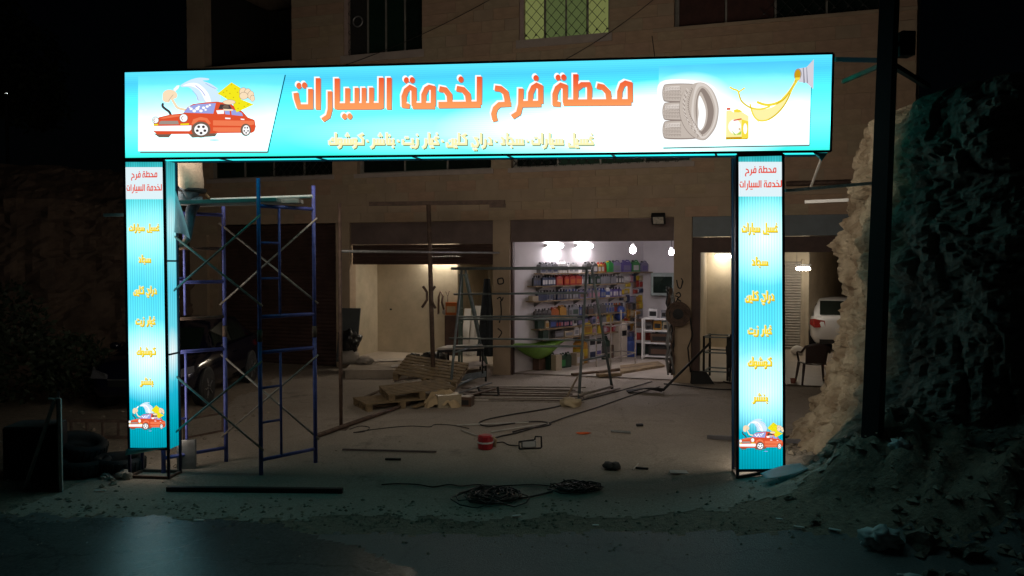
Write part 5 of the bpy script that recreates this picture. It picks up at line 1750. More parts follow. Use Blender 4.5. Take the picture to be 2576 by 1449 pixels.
# ================================================================== SCAFFOLD TOWER
LA, LB, LC, LD = V((-2.96, 9.23, 0)), V((-2.46, 9.80, 0)), V((-3.60, 9.86, 0)), V((-4.15, 9.32, 0))
sc_ = thing('scaffold_tower', 'blue tubular scaffold tower standing behind the left sign pillar', 'scaffold', (LA + LB + LC + LD) / 4)
for p, top in ((LA, 3.49), (LB, 3.46), (LC, 3.28), (LD, 3.30)):
    MB().tube(p + UP * gz(p.x, p.y), p + UP * 1.66, 0.026, 10).build('leg', m_blue, sc_, True)
    MB().tube(p + UP * 1.66, p + UP * top, 0.024, 10).build('leg', m_blue, sc_, True)
    MB().tube(p + UP * 1.58, p + UP * 1.72, 0.031, 10).build('coupler', m_rust, sc_, True)
def rail(p, q, z, r=0.022, mat=None, z2=None):
    MB().tube(p + UP * z, q + UP * (z if z2 is None else z2), r, 8).build('rail', mat or m_blue, sc_, True)
for z in (0.18, 1.45, 1.87, 3.17):
    rail(LA, LB, z)
for z in (0.18, 1.43, 2.27, 3.10):
    rail(LD, LC, z)
rail(LD, LC, 1.83, 0.02, m_rust)
rail(LD, LC, 2.68, 0.02, m_rust)
for (p, q, hi) in ((LA, LB, 3.17), (LD, LC, 3.10)):
    m = p.lerp(q, 0.36)
    MB().tube(m + UP * 0.18, m + UP * 1.45, 0.016, 8).build('inner_upright', m_blue, sc_, True)
    MB().tube(m + UP * 1.87, m + UP * hi, 0.016, 8).build('inner_upright', m_blue, sc_, True)
    for z in (0.62, 1.03, 2.32, 2.74):
        MB().tube(p + UP * z, m + UP * z, 0.014, 8).build('rung', m_blue, sc_, True)
def brace(p, z0, q, z1):
    d = (q - p).normalized() * 0.05
    MB().tube(p - d + UP * (z0 + 0.03), q + d + UP * (z1 - 0.03 * (1 if z1 < z0 else -1)), 0.013, 6).build('cross_brace', m_brace, sc_, True)
off = V((0.02, -0.03, 0))
for (p, q, k) in ((LC, LB, 0.0), (LD, LA, -0.03)):
    o = V((0, k - 0.01, 0))
    brace(p + o, 1.33, q + o, 0.33)
    brace(p + o * 1.9, 0.29, q + o * 1.9, 1.33)
    brace(p + o, 2.97, q + o, 2.03)
    brace(p + o * 1.9, 1.95, q + o * 1.9, 3.03)
# planks lying across the top rails
def plank(label, a, b, w, h, mat, name='plank', cat='plank'):
    o = MB().bar(a, b, w, h).build(name, mat, None, bevel=0.004)
    return tag(o, label, cat)
pl_up = UP * 3.215
dAB = (LA - LD).normalized()
plank('grey plank lying across the scaffold top, nearest the sign', LD.lerp(LC, 0.22) + pl_up - dAB * 0.06, LA.lerp(LB, 0.22) + pl_up + dAB * 0.10 + UP * 0.03, 0.20, 0.045, M('grey_plank', (0.36, 0.34, 0.31), 0.8, var=0.2, scale=8))
plank('grey plank lying across the scaffold top, farther from the sign', LD.lerp(LC, 0.58) + pl_up - dAB * 0.06, LA.lerp(LB, 0.58) + pl_up + dAB * 0.12 + UP * 0.03, 0.20, 0.045, MATS['grey_plank'])
tl = at_y(640, 506, 9.55)
tl.z = 3.285
tubeo = MB()
tubeo.tube(LD.lerp(LC, 0.4) + V((0.30, 0, 3.262)), LA.lerp(LB, 0.45) + V((0.34, 0.0, 3.300)), 0.022, 8)
tag(tubeo.build('roof_batten', m_white), 'pale lamp batten lying on the scaffold planks with its end sticking out', 'batten')

m_palef = M('pale_flex', (0.80, 0.86, 0.88), 0.5, var=0.1, scale=5)
nt_ = m_palef.node_tree
tr_ = nt_.nodes.new('ShaderNodeBsdfTranslucent')
tr_.inputs['Color'].default_value = (0.80, 0.88, 0.92, 1)
ms_ = nt_.nodes.new('ShaderNodeMixShader')
ms_.inputs[0].default_value = 0.5
nt_.links.new(nt_.nodes['Principled BSDF'].outputs[0], ms_.inputs[1])
nt_.links.new(tr_.outputs[0], ms_.inputs[2])
nt_.links.new(ms_.outputs[0], nt_.nodes['Material Output'].inputs['Surface'])
# sheet of spare flex hanging from the pillar side
fx = [at_y(441, 484, 9.42), at_y(449, 500, 9.40), at_y(470, 560, 9.36), at_y(484, 600, 9.38), at_y(479, 613, 9.40), at_y(456, 592, 9.30), at_y(441, 600, 9.36)]
fx_top = [at_y(437, 484, 9.42), at_y(452, 497, 9.38)]
def flexsheet(a, b):
    l0, l1 = at_y(437, 472, 9.36), at_y(440, 583, 9.34)
    r0, r1 = at_y(443, 484, 9.22), at_y(477, 602, 9.20)
    p = l0.lerp(l1, b).lerp(r0.lerp(r1, b), a)
    return p + SN * (0.07 * math.sin(a * 5.0 + b) * b) + UP * (-0.05 * math.sin(a * math.pi) * b + 0.07 * (1 - abs(a - 0.45) * 2) * b * b)
tag(MB().sheet(flexsheet, 16, 16).build('flex_sheet', m_palef, None, True, solid=0.003), 'loose pale blue sheet of sign flex hanging beside the seated worker', 'sheet')

# ================================================================== THE WORKER (behind the beam, sitting on the scaffold)
def person():
    hip = at_y(483, 499, 9.58)
    hip.z = 3.36
    J = {}
    J['pelvis'] = hip
    J['belly'] = hip + V((-0.04, 0.0, 0.16))
    J['chest'] = hip + V((-0.10, 0.02, 0.36))
    J['neck'] = hip + V((-0.14, 0.03, 0.52))
    J['head'] = hip + V((-0.18, 0.04, 0.64))
    J['crown'] = hip + V((-0.19, 0.04, 0.76))
    fr = V((-0.90, 0.44, 0)).normalized()      # the way he faces
    sd = V((-fr.y, fr.x, 0))                     # his left
    edges = [('pelvis', 'belly'), ('belly', 'chest'), ('chest', 'neck'), ('neck', 'head'), ('head', 'crown')]
    R = {'pelvis': (0.155, 0.135), 'belly': (0.165, 0.135), 'chest': (0.18, 0.13), 'neck': (0.062, 0.06), 'head': (0.088, 0.098), 'crown': (0.06, 0.07)}
    for s, nm in ((1, 'l'), (-1, 'r')):
        J['sh' + nm] = J['chest'] + sd * s * 0.19 + UP * 0.07
        J['el' + nm] = J['sh' + nm] + V((0.0, 0.03, 0.0)) + sd * s * 0.06 + UP * -0.25 + fr * 0.06
        J['wr' + nm] = J['el' + nm] + fr * 0.20 + UP * 0.12 - sd * s * 0.05
        J['hd' + nm] = J['wr' + nm] + fr * 0.07 + UP * 0.035
        edges += [('chest', 'sh' + nm), ('sh' + nm, 'el' + nm), ('el' + nm, 'wr' + nm), ('wr' + nm, 'hd' + nm)]
        R.update({'sh' + nm: (0.07, 0.07), 'el' + nm: (0.05, 0.05), 'wr' + nm: (0.032, 0.028), 'hd' + nm: (0.040, 0.022)})
    # right leg (nearer the gap) hangs down to the brace, left leg bent over the plank
    J['hpr'] = hip - sd * 0.09 + UP * -0.04
    J['knr'] = hip + V((0.05, -0.16, -0.24))
    J['anr'] = hip + V((0.0, -0.15, -0.58))
    J['ftr'] = hip + V((-0.04, -0.20, -0.645))
    J['tor'] = hip + V((-0.13, -0.26, -0.67))
    J['hpl'] = hip + sd * 0.09 + UP * -0.04
    J['knl'] = hip + V((-0.36, 0.02, -0.07))
    J['anl'] = hip + V((-0.38, 0.04, -0.46))
    J['ftl'] = hip + V((-0.44, 0.07, -0.515))
    J['tol'] = hip + V((-0.53, 0.11, -0.53))
    for nm in 'rl':
        edges += [('pelvis', 'hp' + nm), ('hp' + nm, 'kn' + nm), ('kn' + nm, 'an' + nm), ('an' + nm, 'ft' + nm), ('ft' + nm, 'to' + nm)]
        R.update({'hp' + nm: (0.098, 0.098), 'kn' + nm: (0.068, 0.068), 'an' + nm: (0.046, 0.046), 'ft' + nm: (0.044, 0.036), 'to' + nm: (0.034, 0.022)})
    # fingers rooted in the palm
    for s, nm in ((1, 'l'), (-1, 'r')):
        h = J['hd' + nm]
        for k in range(4):
            a = h + sd * (0.026 * (k - 1.5)) + fr * 0.03
            L = (0.060, 0.072, 0.068, 0.050)[k]
            J['f%s%d' % (nm, k)] = a
            J['g%s%d' % (nm, k)] = a + fr * L * 0.6 - UP * 0.012
            J['e%s%d' % (nm, k)] = a + fr * L * 0.85 - UP * 0.04
            edges += [('hd' + nm, 'f%s%d' % (nm, k)), ('f%s%d' % (nm, k), 'g%s%d' % (nm, k)), ('g%s%d' % (nm, k), 'e%s%d' % (nm, k))]
            R.update({'f%s%d' % (nm, k): (0.010, 0.010), 'g%s%d' % (nm, k): (0.009, 0.009), 'e%s%d' % (nm, k): (0.007, 0.007)})
        J['t1' + nm] = J['wr' + nm].lerp(h, 0.6) - sd * s * 0.04
        J['t2' + nm] = J['t1' + nm] + fr * 0.04 - sd * s * 0.012 - UP * 0.01
        edges += [('hd' + nm, 't1' + nm), ('t1' + nm, 't2' + nm)]
        R.update({'t1' + nm: (0.012, 0.012), 't2' + nm: (0.009, 0.009)})
    root = thing('person', 'worker in a beige shirt and faded jeans sitting on the scaffold top', 'person', hip + UP * -0.16)
    names = list(J)
    me = bpy.data.meshes.new('body')
    me.from_pydata([tuple(J[n] - root.location) for n in names], [(names.index(a), names.index(b)) for a, b in edges], [])
    ob = bpy.data.objects.new('body', me)
    COL.objects.link(ob)
    ob.parent = root
    md = ob.modifiers.new('skin', 'SKIN')
    md.use_smooth_shade = True
    lay = me.skin_vertices[0].data
    for i, n in enumerate(names):
        lay[i].radius = R[n]
        lay[i].use_root = (n == 'pelvis')
    sb = ob.modifiers.new('sub', 'SUBSURF')
    sb.levels = sb.render_levels = 2
    dg = bpy.context.evaluated_depsgraph_get()
    ev = ob.evaluated_get(dg)
    nm_ = bpy.data.meshes.new_from_object(ev)
    ob.modifiers.clear()
    ob.data = nm_
    skin = M('skin', (0.36, 0.21, 0.14), 0.6, var=0.1, scale=10)
    shirt = M('beige_shirt', (0.55, 0.45, 0.35), 0.9, var=0.15, scale=12, bump=0.5, bscale=18, dist=0.03)
    jeans = M('dark_jeans', (0.22, 0.27, 0.33), 0.9, var=0.3, scale=14, bump=0.5, bscale=22, dist=0.03)
    shoe = M('tan_shoe', (0.26, 0.20, 0.15), 0.7, var=0.2, scale=14)
    nm_.materials.clear()
    for mm in (skin, shirt, jeans, shoe):
        nm_.materials.append(mm)
    wrists = [J['wrl'] - root.location, J['wrr'] - root.location]
    hands = [J['hdl'] - root.location, J['hdr'] - root.location]
    zb, zn = hip.z + 0.03 - root.location.z, J['neck'].z - root.location.z + 0.0
    feet = [J['ftl'] - root.location, J['ftr'] - root.location, J['tol'] - root.location, J['tor'] - root.location]
    for f in nm_.polygons:
        c = f.center
        if min((c - q).length for q in feet) < 0.085:
            i = 3
        elif min((c - q).length for q in hands) < 0.12 or min((c - q).length for q in wrists) < 0.04:
            i = 0
        elif c.z > zn:
            i = 0
        elif c.z < zb and c.z < zb + 0.02:
            i = 2
        else:
            i = 1
        # arms that hang below the belt stay shirt
        if i == 2 and min((c - (J[k] - root.location)).length for k in ('ell', 'elr')) < 0.12:
            i = 1
        f.material_index = i
        f.use_smooth = True
    # hair, ears, nose, eyes
    hd = J['head']
    MB().blob(hd + UP * 0.05 - fr * 0.02, (0.10, 0.10, 0.09), 0.06, 3, 3).build('hair', M('black_hair', (0.015, 0.012, 0.01), 0.6, var=0.3), root, True)
    MB().blob(hd + fr * 0.105 - UP * 0.005, (0.018, 0.018, 0.022), 0.0, 1, 2).build('nose', skin, root, True)
    for s in (1, -1):
        MB().blob(hd + sd * s * 0.098, (0.02, 0.02, 0.032), 0.05, 2, 2).build('ear', skin, root, True)
        MB().blob(hd + fr * 0.088 + sd * s * 0.033 + UP * 0.02, (0.012, 0.012, 0.008), 0.0, 2, 2).build('eye', m_black, root, True)
    MB().bar(hd + fr * 0.094 - sd * 0.022 - UP * 0.048, hd + fr * 0.094 + sd * 0.022 - UP * 0.048, 0.012, 0.008).build('mouth', M('lip', (0.28, 0.12, 0.10), 0.6), root)
    MB().lathe(hip + UP * 0.015, [(0.165, -0.02), (0.172, 0), (0.165, 0.025)], 20).build('belt', m_black, root, True)
person()
# stick leaning by his elbow
st = MB()
st.bar(at_y(497, 462, 9.72), at_y(527, 499, 9.72), 0.035, 0.02)
tag(st.build('wooden_lath', m_wood), 'short pale lath propped behind the seated worker', 'lath')

# ================================================================== LOOSE STEEL POSTS AND THE TRESTLE FRAME IN THE COURT
def post_on_plate(name, label, base, top, r, cat='post'):
    t = thing(name, label, cat, base)
    MB().tube(base, top, r, 10).build('shaft', m_rust, t, True)
    MB().box(base, 0.2, 0.2, 0.012).build('base_plate', m_rust, t)
    return t
b1_ = ground(858, 1080)
p1 = post_on_plate('steel_post', 'thin upright steel post nearest the scaffold', b1_, V((b1_.x, b1_.y, 3.40)), 0.028)
b2_ = ground(1091, 978)
t2 = V((at_y(1078, 515, b2_.y).x, b2_.y, 3.66))
p2 = post_on_plate('steel_post', 'upright steel post with a crossbar on top, before the store room', b2_, t2, 0.045)
c0, c1_ = at_y(930, 517, b2_.y + 0.25), at_y(1270, 516, b2_.y - 0.25)
c0.z = c1_.z = 3.69
MB().bar(c0, c1_, 0.07, 0.08).build('crossbar', m_rust, p2)
MB().bar(c1_ - V((0.3, 0, 0.07)), c1_ + V((0.02, 0, -0.07)), 0.07, 0.07).build('crossbar_end', m_rust, p2)
# long pipe between the first post and the pier
la, lb = V((b1_.x + 0.02, b1_.y, at_y(862, 632, b1_.y).z)), on_plane(1255, 636, fp(0, 0, 0.10), FN)
MB().tube(la, lb, 0.022, 8).build('tie_pipe', m_grey, p1, True)
# pipe on the ground
ga, gb_ = ground(797, 1103), ground(1082, 1001)
tag(MB().tube(ga + UP * 0.04, gb_ + UP * 0.04, 0.035, 8).build('ground_pipe', m_rust, None, True), 'long rusty pipe lying on the court from the scaffold to the pallets', 'pipe')
# tools hung on the post
for i, (u, v, lbl) in enumerate(((1078, 748, 'crossed clamp tied to the upright post'), (1108, 758, 'open jawed clamp hanging on the store room wall'), (1126, 748, 'thin wire hook hanging on the store room wall'))):
    if i == 0:
        c = at_y(u, v, b2_.y - 0.06)
        ax, ou = V((1, 0, 0)), V((0, -1, 0))
    else:
        c = on_plane(u, v, fp(0, 0, -1.86), FN) if False else at_y(u, v, b2_.y + 0.02)
        c = on_plane(u, v, fp(0, 0, -1.84), FN)
        ax, ou = FE, FN
    t = thing('hanging_clamp', lbl, 'clamp', c)
    if i == 0:
        MB().path([c + ax * -0.11 + UP * 0.22, c + ax * -0.03 + UP * 0.10, c + ax * -0.03 - UP * 0.05, c + ax * -0.13 - UP * 0.20], 0.028, 6).build('jaw', m_rust, t, True)
        MB().path([c + ax * 0.13 + UP * 0.22, c + ax * 0.05 + UP * 0.10, c + ax * 0.05 - UP * 0.05, c + ax * 0.14 - UP * 0.22], 0.028, 6).build('jaw', m_rust, t, True)
    elif i == 1:
        MB().path([c - ax * 0.06 - UP * 0.33, c - ax * 0.05 + UP * 0.1, c + UP * 0.26, c + ax * 0.07 + UP * 0.12, c + ax * 0.04 - UP * 0.02, c + ax * 0.10 - UP * 0.22], 0.026, 6).build('jaw', m_rust, t, True)
        MB().lathe(c + ax * 0.13 - UP * 0.27, [(0.07, 0), (0.07, 0.04), (0.0, 0.05)], 12, ou).build('grip', m_grey, t)
    else:
        MB().path([c - ax * 0.05 + UP * 0.15, c + UP * 0.02, c + ax * 0.05 + UP * 0.16], 0.012, 5).build('jaw', m_rust, t, True)
        MB().path([c + UP * 0.02, c + ax * 0.01 - UP * 0.22], 0.012, 5).build('grip', m_rust, t, True)

# trestle: two A-frames joined by long pipes
tr = thing('pipe_trestle', 'large grey pipe trestle of two A-frames standing before the oil shop', 'trestle', ground(1340, 985))
RL, RR = ground(1456, 1008), ground(1541, 984)
LL, LR = ground(1132, 991), ground(1226, 948)
Ra = (RL + RR) / 2
Ra = V((at_y(1484, 680, Ra.y).x, Ra.y, 2.38))
La = (LL + LR) / 2
La = V((at_y(1166, 684, La.y).x, La.y, 2.36))
m_tr = M('trestle_steel', (0.15, 0.18, 0.185), 0.5, 0.4, var=0.3, scale=10)
for (p, q) in ((RL, Ra - V((0.06, 0, 0))), (RR, Ra + V((0.04, 0, 0))), (LL, La - V((0.04, 0, 0))), (LR, La + V((0.04, 0, 0)))):
    MB().tube(p, q, 0.027, 8, 0.025).build('leg', m_tr, tr, True)
MB().tube(La + V((-0.25, 0, 0.03)), Ra + V((0.02, 0, 0.03)), 0.030, 8).build('ridge_pipe', m_tr, tr, True)
def tpipe(u0, v0, u1, v1, r=0.02, back=0.0):
    # on the near legs
    p = at_y(u0, v0, LL.y * 0.55 + LR.y * 0.45 + back)
    q = at_y(u1, v1, RL.y * 0.65 + RR.y * 0.35 + back)
    MB().tube(p, q, r, 8).build('side_pipe', m_tr, tr, True)
tpipe(1142, 740, 1478, 737)
tpipe(1150, 797, 1478, 795, 0.02, 0.1)
tpipe(1156, 803, 1466, 803, 0.022)
tpipe(1130, 851, 1520, 856, 0.018)
tpipe(1140, 872, 1460, 871, 0.02)
for (a, b, f) in ((RL, RR, 0.30), (LL, LR, 0.32)):
    t = a.lerp(Ra if a is RL else La, f)
    s = b.lerp(Ra if a is RL else La, f)
    MB().tube(t, s, 0.022, 8).build('spreader', m_tr, tr, True)
MB().tube(RL + UP * 0.10, RR + UP * 0.10, 0.03, 8).build('foot_pipe', m_brace, tr, True)
MB().tube(RL + V((0.1, 0.1, 0.04)), RR + V((0.15, 0.1, 0.04)), 0.025, 8).build('foot_pipe', m_brace, tr, True)
MB().tube(LL + UP * 0.10, LR + UP * 0.10, 0.03, 8).build('foot_pipe', m_tr, tr, True)

# light stand frame behind it
sf = thing('steel_stand', 'thin pale steel frame of square bars inside the trestle', 'stand', ground(1545, 930))
fq = [ground(1500, 925), ground(1562, 912), ground(1598, 918), ground(1536, 936)]
for p in fq:
    MB().bar(p, V((p.x, p.y, 1.32)), 0.03, 0.03).build('upright', m_brace, sf)
for i in range(4):
    for z in (0.30, 1.05):
        a, b = fq[i], fq[(i + 1) % 4]
        MB().bar(V((a.x, a.y, z)), V((b.x, b.y, z)), 0.026, 0.026).build('rail', m_brace, sf)

# long thin bars in a bundle on the ground
rbn = random.Random(12)
for i in range(9):
    v = 974 + i * 4.6
    a, b = ground(1190 + rbn.uniform(-30, 40), v + rbn.uniform(-2, 2)), ground(1470 + rbn.uniform(-40, 25), v + 4 + rbn.uniform(-2, 2))
    tag(MB().tube(a + UP * 0.016, b + UP * 0.016, 0.011, 5).build('steel_rod', m_rust if i % 2 else m_brace, None), 'thin steel rod lying on the court, %s from the back of the bundle' % ORD[i], 'rod', 'steel rods lying under the trestle')

# ================================================================== PALLETS, CARTONS, TABLE
def pallet(label, c, rz, tilt, L=1.1, W=0.8, lean=None):
    t = thing('wooden_pallet', label, 'pallet', c, 0, 'wooden pallets by the store room')
    m = Matrix.Rotation(rz, 4, 'Z') @ Matrix.Rotation(tilt[0], 4, 'X') @ Matrix.Rotation(tilt[1], 4, 'Y')
    t.matrix_world = Matrix.Translation(c) @ m
    def bx(nm, x, y, z, a, b, h):
        MB().box((x, y, z), a, b, h).build(nm, m_wood, t, local=True)
    for k in range(7):
        bx('deck_board', 0, -W / 2 + W * (k + 0.5) / 7, 0.118, L, W / 7 * 0.62, 0.02)
    for x in (-L / 2 + 0.06, 0, L / 2 - 0.06):
        bx('stringer', x, 0, 0.096, 0.1, W, 0.02)
        bx('bottom_board', x, 0, 0.0, 0.1, W, 0.018)
        for y in (-W / 2 + 0.06, 0, W / 2 - 0.06):
            bx('block', x, y, 0.0185, 0.1, 0.1, 0.077)
    return t
g1 = ground(985, 1022)
pallet('wooden pallet lying nearest the road, half buried under another', g1 + V((0.05, 0.1, 0.0)), math.radians(28), (0.0, 0.0), 1.3, 0.8)
pallet('wooden pallet lying tilted on the nearest pallet', g1 + V((0.40, 0.35, 0.16)), math.radians(22), (0.06, -0.05), 1.2, 0.8)
pallet('wooden pallet leaning on the apron step, top of the pile', ground(1075, 985) + V((0.05, 0.3, 0.30)), math.radians(-14), (0.32, 0.12), 1.3, 0.9)
# crumpled paper sack over a beige carton
s1 = ground(1125, 1022)
good('box', 'beige', 'beige', 'beige', s1, 0.42, 0.22, 0.4, 'beige carton lying before the pallets', 'carton', None, dscale=0.9)
def sack(a, b):
    x, y = (a - 0.5), (b - 0.5)
    return s1 + V((-0.08 + x * 0.62 + 0.05 * noise.noise(V((a * 3, b * 3, 9))), 0.05 + y * 0.5, 0.27 - 0.75 * (x * x + y * y) + 0.09 * noise.noise(V((a * 5, b * 5, 2))) + 0.02 * noise.noise(V((a * 14, b * 14, 5)))))
tag(MB().sheet(sack, 22, 18).build('paper_sack', M('kraft_paper', (0.46, 0.34, 0.20), 0.85, var=0.15, scale=6), None, False, solid=0.004), 'crumpled tan paper sack thrown over the beige carton', 'sack')
s2 = ground(1160, 1020)
good('box', 'brown', 'black', 'black', s2, 0.42, 0.17, -0.2, 'flat dark brown carton right of the paper sack', 'carton', None, dscale=0.7)
# black bracket on the ground
bk = ground(1232, 996)
t = thing('angle_bracket', 'black U shaped bracket lying on the court', 'bracket', bk)
MB().bar(bk + V((-0.17, 0, 0.015)), bk + V((0.17, -0.05, 0.015)), 0.04, 0.03).build('base_bar', m_black, t)
MB().bar(bk + V((-0.17, 0.015, 0.02)), bk + V((-0.22, 0.05, 0.16)), 0.035, 0.03).build('arm', m_black, t)
MB().bar(bk + V((0.17, -0.035, 0.02)), bk + V((0.15, 0.02, 0.17)), 0.035, 0.03).build('arm', m_black, t)
# work table before the store room
tq = [ground(1100, 948), ground(1190, 935)]
tz = 0.19
t0_ = at_y(1100, 878, 16.75)
tt_ = thing('work_table', 'low steel work table with a pale top before the store room', 'table', V((at_y(1155, 870, 16.7).x, 16.7, 0.19)))
cx_, cy_ = at_y(1155, 870, 16.7).x, 16.7
TA = [V((at_y(1097, 878, 16.3).x, 16.3, 0.70)), V((at_y(1218, 858, 16.45).x, 16.45, 0.72)), V((at_y(1212, 852, 17.0).x, 17.0, 0.72)), V((at_y(1125, 858, 16.95).x, 16.95, 0.70))]
mbt = MB()
mbt.add([p for p in TA] + [p + UP * 0.035 for p in TA], [(3, 2, 1, 0), (4, 5, 6, 7), (0, 1, 5, 4), (1, 2, 6, 5), (2, 3, 7, 6), (3, 0, 4, 7)])
mbt.build('table_top', M('table_board', (0.40, 0.35, 0.31), 0.7, var=0.15), tt_)
for i, p in enumerate(TA):
    c = sum(TA, V((0, 0, 0))) / 4
    foot = p.lerp(V((c.x, c.y, p.z)), 0.10) + (p - c) * 0.02
    foot.z = 0.192
    MB().bar(p.lerp(c, 0.08) - UP * 0.002, foot, 0.035, 0.035).build('leg', m_black, tt_)
MB().bar(TA[0].lerp(TA[1], 0.05) - UP * 0.03, TA[1].lerp(TA[0], 0.05) - UP * 0.03, 0.03, 0.05).build('apron', m_black, tt_)
# steel trough on the ground right of the pallets
tro = thing('steel_bench', 'low steel bench with a pale plank top right of the pallets', 'bench', ground(1185, 965))
B4 = [ground(1142, 975), ground(1222, 960), ground(1216, 948), ground(1150, 958)]
mbt = MB()
mbt.add([p + UP * 0.34 for p in B4] + [p + UP * 0.375 for p in B4], [(3, 2, 1, 0), (4, 5, 6, 7), (0, 1, 5, 4), (1, 2, 6, 5), (2, 3, 7, 6), (3, 0, 4, 7)])
mbt.build('plank_top', M('bench_plank', (0.42, 0.36, 0.32), 0.8, var=0.2), tro)
for p in B4:
    MB().bar(p, p + UP * 0.34, 0.04, 0.04).build('leg', m_black, tro)
MB().bar(B4[0] + UP * 0.17, B4[1] + UP * 0.17, 0.04, 0.12).build('side_sheet', m_tr, tro)

# ================================================================== THINGS IN THE STORE ROOM
def sack_blob(name, label, p, r, mat, seed, cat, amp=0.35):
    return tag(MB().blob(p + UP * r[2] * 0.8, r, amp, seed, 3, 2.2).build(name, mat, None, True), label, cat)
zf = 0.195
pp = at_z(1052, 916, zf)
sack_blob('bin_bag', 'black plastic bag on the store room floor, left of the pair', pp + V((-0.10, 0, 0)), (0.17, 0.15, 0.14), m_plblack, 3, 'bag')
sack_blob('bin_bag', 'boxy black bag on the store room floor behind the post', pp + V((0.35, 0.06, 0)), (0.34, 0.20, 0.16), m_plblack, 5, 'bag', 0.15)
# pale sheets on the floor
for i, (u0, u1, v, w, lbl) in enumerate(((930, 1040, 912, 0.5, 'left'), (985, 1130, 925, 0.35, 'right'))):
    a, b = at_z(u0, v, zf), at_z(u1, v - 4, zf)
    d = (b - a)
    nrm = V((-d.y, d.x, 0)).normalized()
    o = MB().sheet(lambda s, t, a=a, d=d, nrm=nrm, w=w: a + d * s + nrm * (t * w) + UP * (0.012 + 0.025 * abs(noise.noise(V((s * 6, t * 3, i * 5.0))))), 20, 6).build('plastic_sheet', M('dusty_sheet', (0.42, 0.37, 0.33), 0.8, var=0.25, scale=6), None, False, solid=0.003)
    tag(o, 'crumpled pale sheet on the store room floor, %s one' % lbl, 'sheet')
# boards leaning on the wall
for i, (u, w, c, zt, lbl) in enumerate(((1168, .18, m_white, 1.35, 'leftmost of the white boards'), (1184, .12, m_white, 1.35, 'middle narrow one of the white boards'), (1198, .26, m_white, 1.42, 'widest of the white boards'))):
    a = at_z(u, 893, zf)
    o = MB().obb(a - FE * w / 2 - FN * 0.0, FE * w, FN * 0.02, UP * (zt - zf) - FN * 0.28 * 1.0).build('white_board', c)
    tag(o, '%s leaning in the store room' % lbl, 'board', 'white boards leaning in the store room')
a = at_z(1140, 905, zf)
cb_ = on_plane(1137, 793, fp(0, 0, -1.70), FN)
good('box', 'orange', 'brown', 'beige', V((cb_.x, cb_.y, 1.20)), 0.30, 0.32, frot, 'orange brown carton on the ledge in the store room', 'carton', None, dscale=0.5)
tag(MB().box(V((cb_.x + 0.03, cb_.y + 0.02, zf)), 0.36, 0.28, 1.0, frot).build('dark_locker', m_shutter, None, bevel=0.01), 'dark locker under the orange carton in the store room', 'locker')
# step ladder with green legs
ld = thing('step_ladder', 'green step ladder standing open in the store room doorway', 'ladder', at_z(1190, 915, zf))
lt = at_y(1166, 692, 17.6)
fl_, fr_ = at_z(1158, 915, zf), at_z(1222, 918, zf)
m_lad = M('ladder_green', (0.12, 0.17, 0.15), 0.5, 0.2, var=0.2)
for sgn in (-1, 1):
    e = V((0.02, 0.16, 0)) * sgn
    MB().bar(fl_ + e, lt + e * 0.6 - V((0.05, 0, 0)), 0.05, 0.025).build('stile', m_lad, ld)
    MB().bar(fr_ + e, lt + e * 0.6 + V((0.05, 0, 0)), 0.05, 0.025).build('stile', m_lad, ld)
for k in range(5):
    f = 0.15 + 0.16 * k
    p = fl_.lerp(lt - V((0.05, 0, 0)), f)
    MB().bar(p + V((0.02, 0.15, 0)), p - V((0.02, 0.15, 0)), 0.07, 0.02).build('step', m_lad, ld)
MB().box(lt - UP * 0.01, 0.2, 0.26, 0.03).build('top_cap', m_lad, ld)
# clothes / dark coats hung against the middle pier
ch = on_plane(1226, 800, fp(0, 0, 0.0), FN)
cs = (fs(1222))
o = MB().sheet(lambda a, b: fp(cs + (a - 0.5) * (0.14 + 0.30 * b), 2.15 - 1.75 * b, -0.10 + 0.06 * math.sin(a * 9 + b * 2) + 0.05 * b), 16, 14).build('dark_coat', M('dark_cloth', (0.03, 0.035, 0.04), 0.9, var=0.4, scale=8), None, True, solid=0.01)
tag(o, 'dark work coat hanging inside the store room by the middle pier', 'coat')
# grey board with a black bag against the left pier
bd = ground(880, 945)
t = MB()
b0 = V((bd.x, bd.y, 0.19)) if False else fp(fs(888), 0.19, 0.35)
t.obb(b0 - FE * 0.26, FE * 0.52, FN * 0.03, UP * 1.25 - FN * 0.25)
tag(t.build('grey_board', M('grey_board', (0.075, 0.08, 0.08), 0.7, var=0.2, scale=4), None), 'tall grey board leaning on the left pier of the store room', 'board')
bb = fp(fs(905), 0.19, 0.55)
sack_blob('rubble_sack', 'pale dusty sack under the black bag by the left pier', bb, (0.24, 0.2, 0.17), M('dusty_sack', (0.33, 0.29, 0.25), 0.9, var=0.2), 9, 'sack', 0.2)
sack_blob('bin_bag', 'shiny black bag propped against the grey board', bb + UP * 0.34 + FE * 0.02 - FN * 0.03, (0.22, 0.17, 0.24), m_plblack, 14, 'bag', 0.4)
sack_blob('rubble_sack', 'small pale heap of plaster beside the dusty sack', bb + FE * 0.42, (0.2, 0.17, 0.10), MATS['dusty_sack'], 17, 'sack', 0.3)

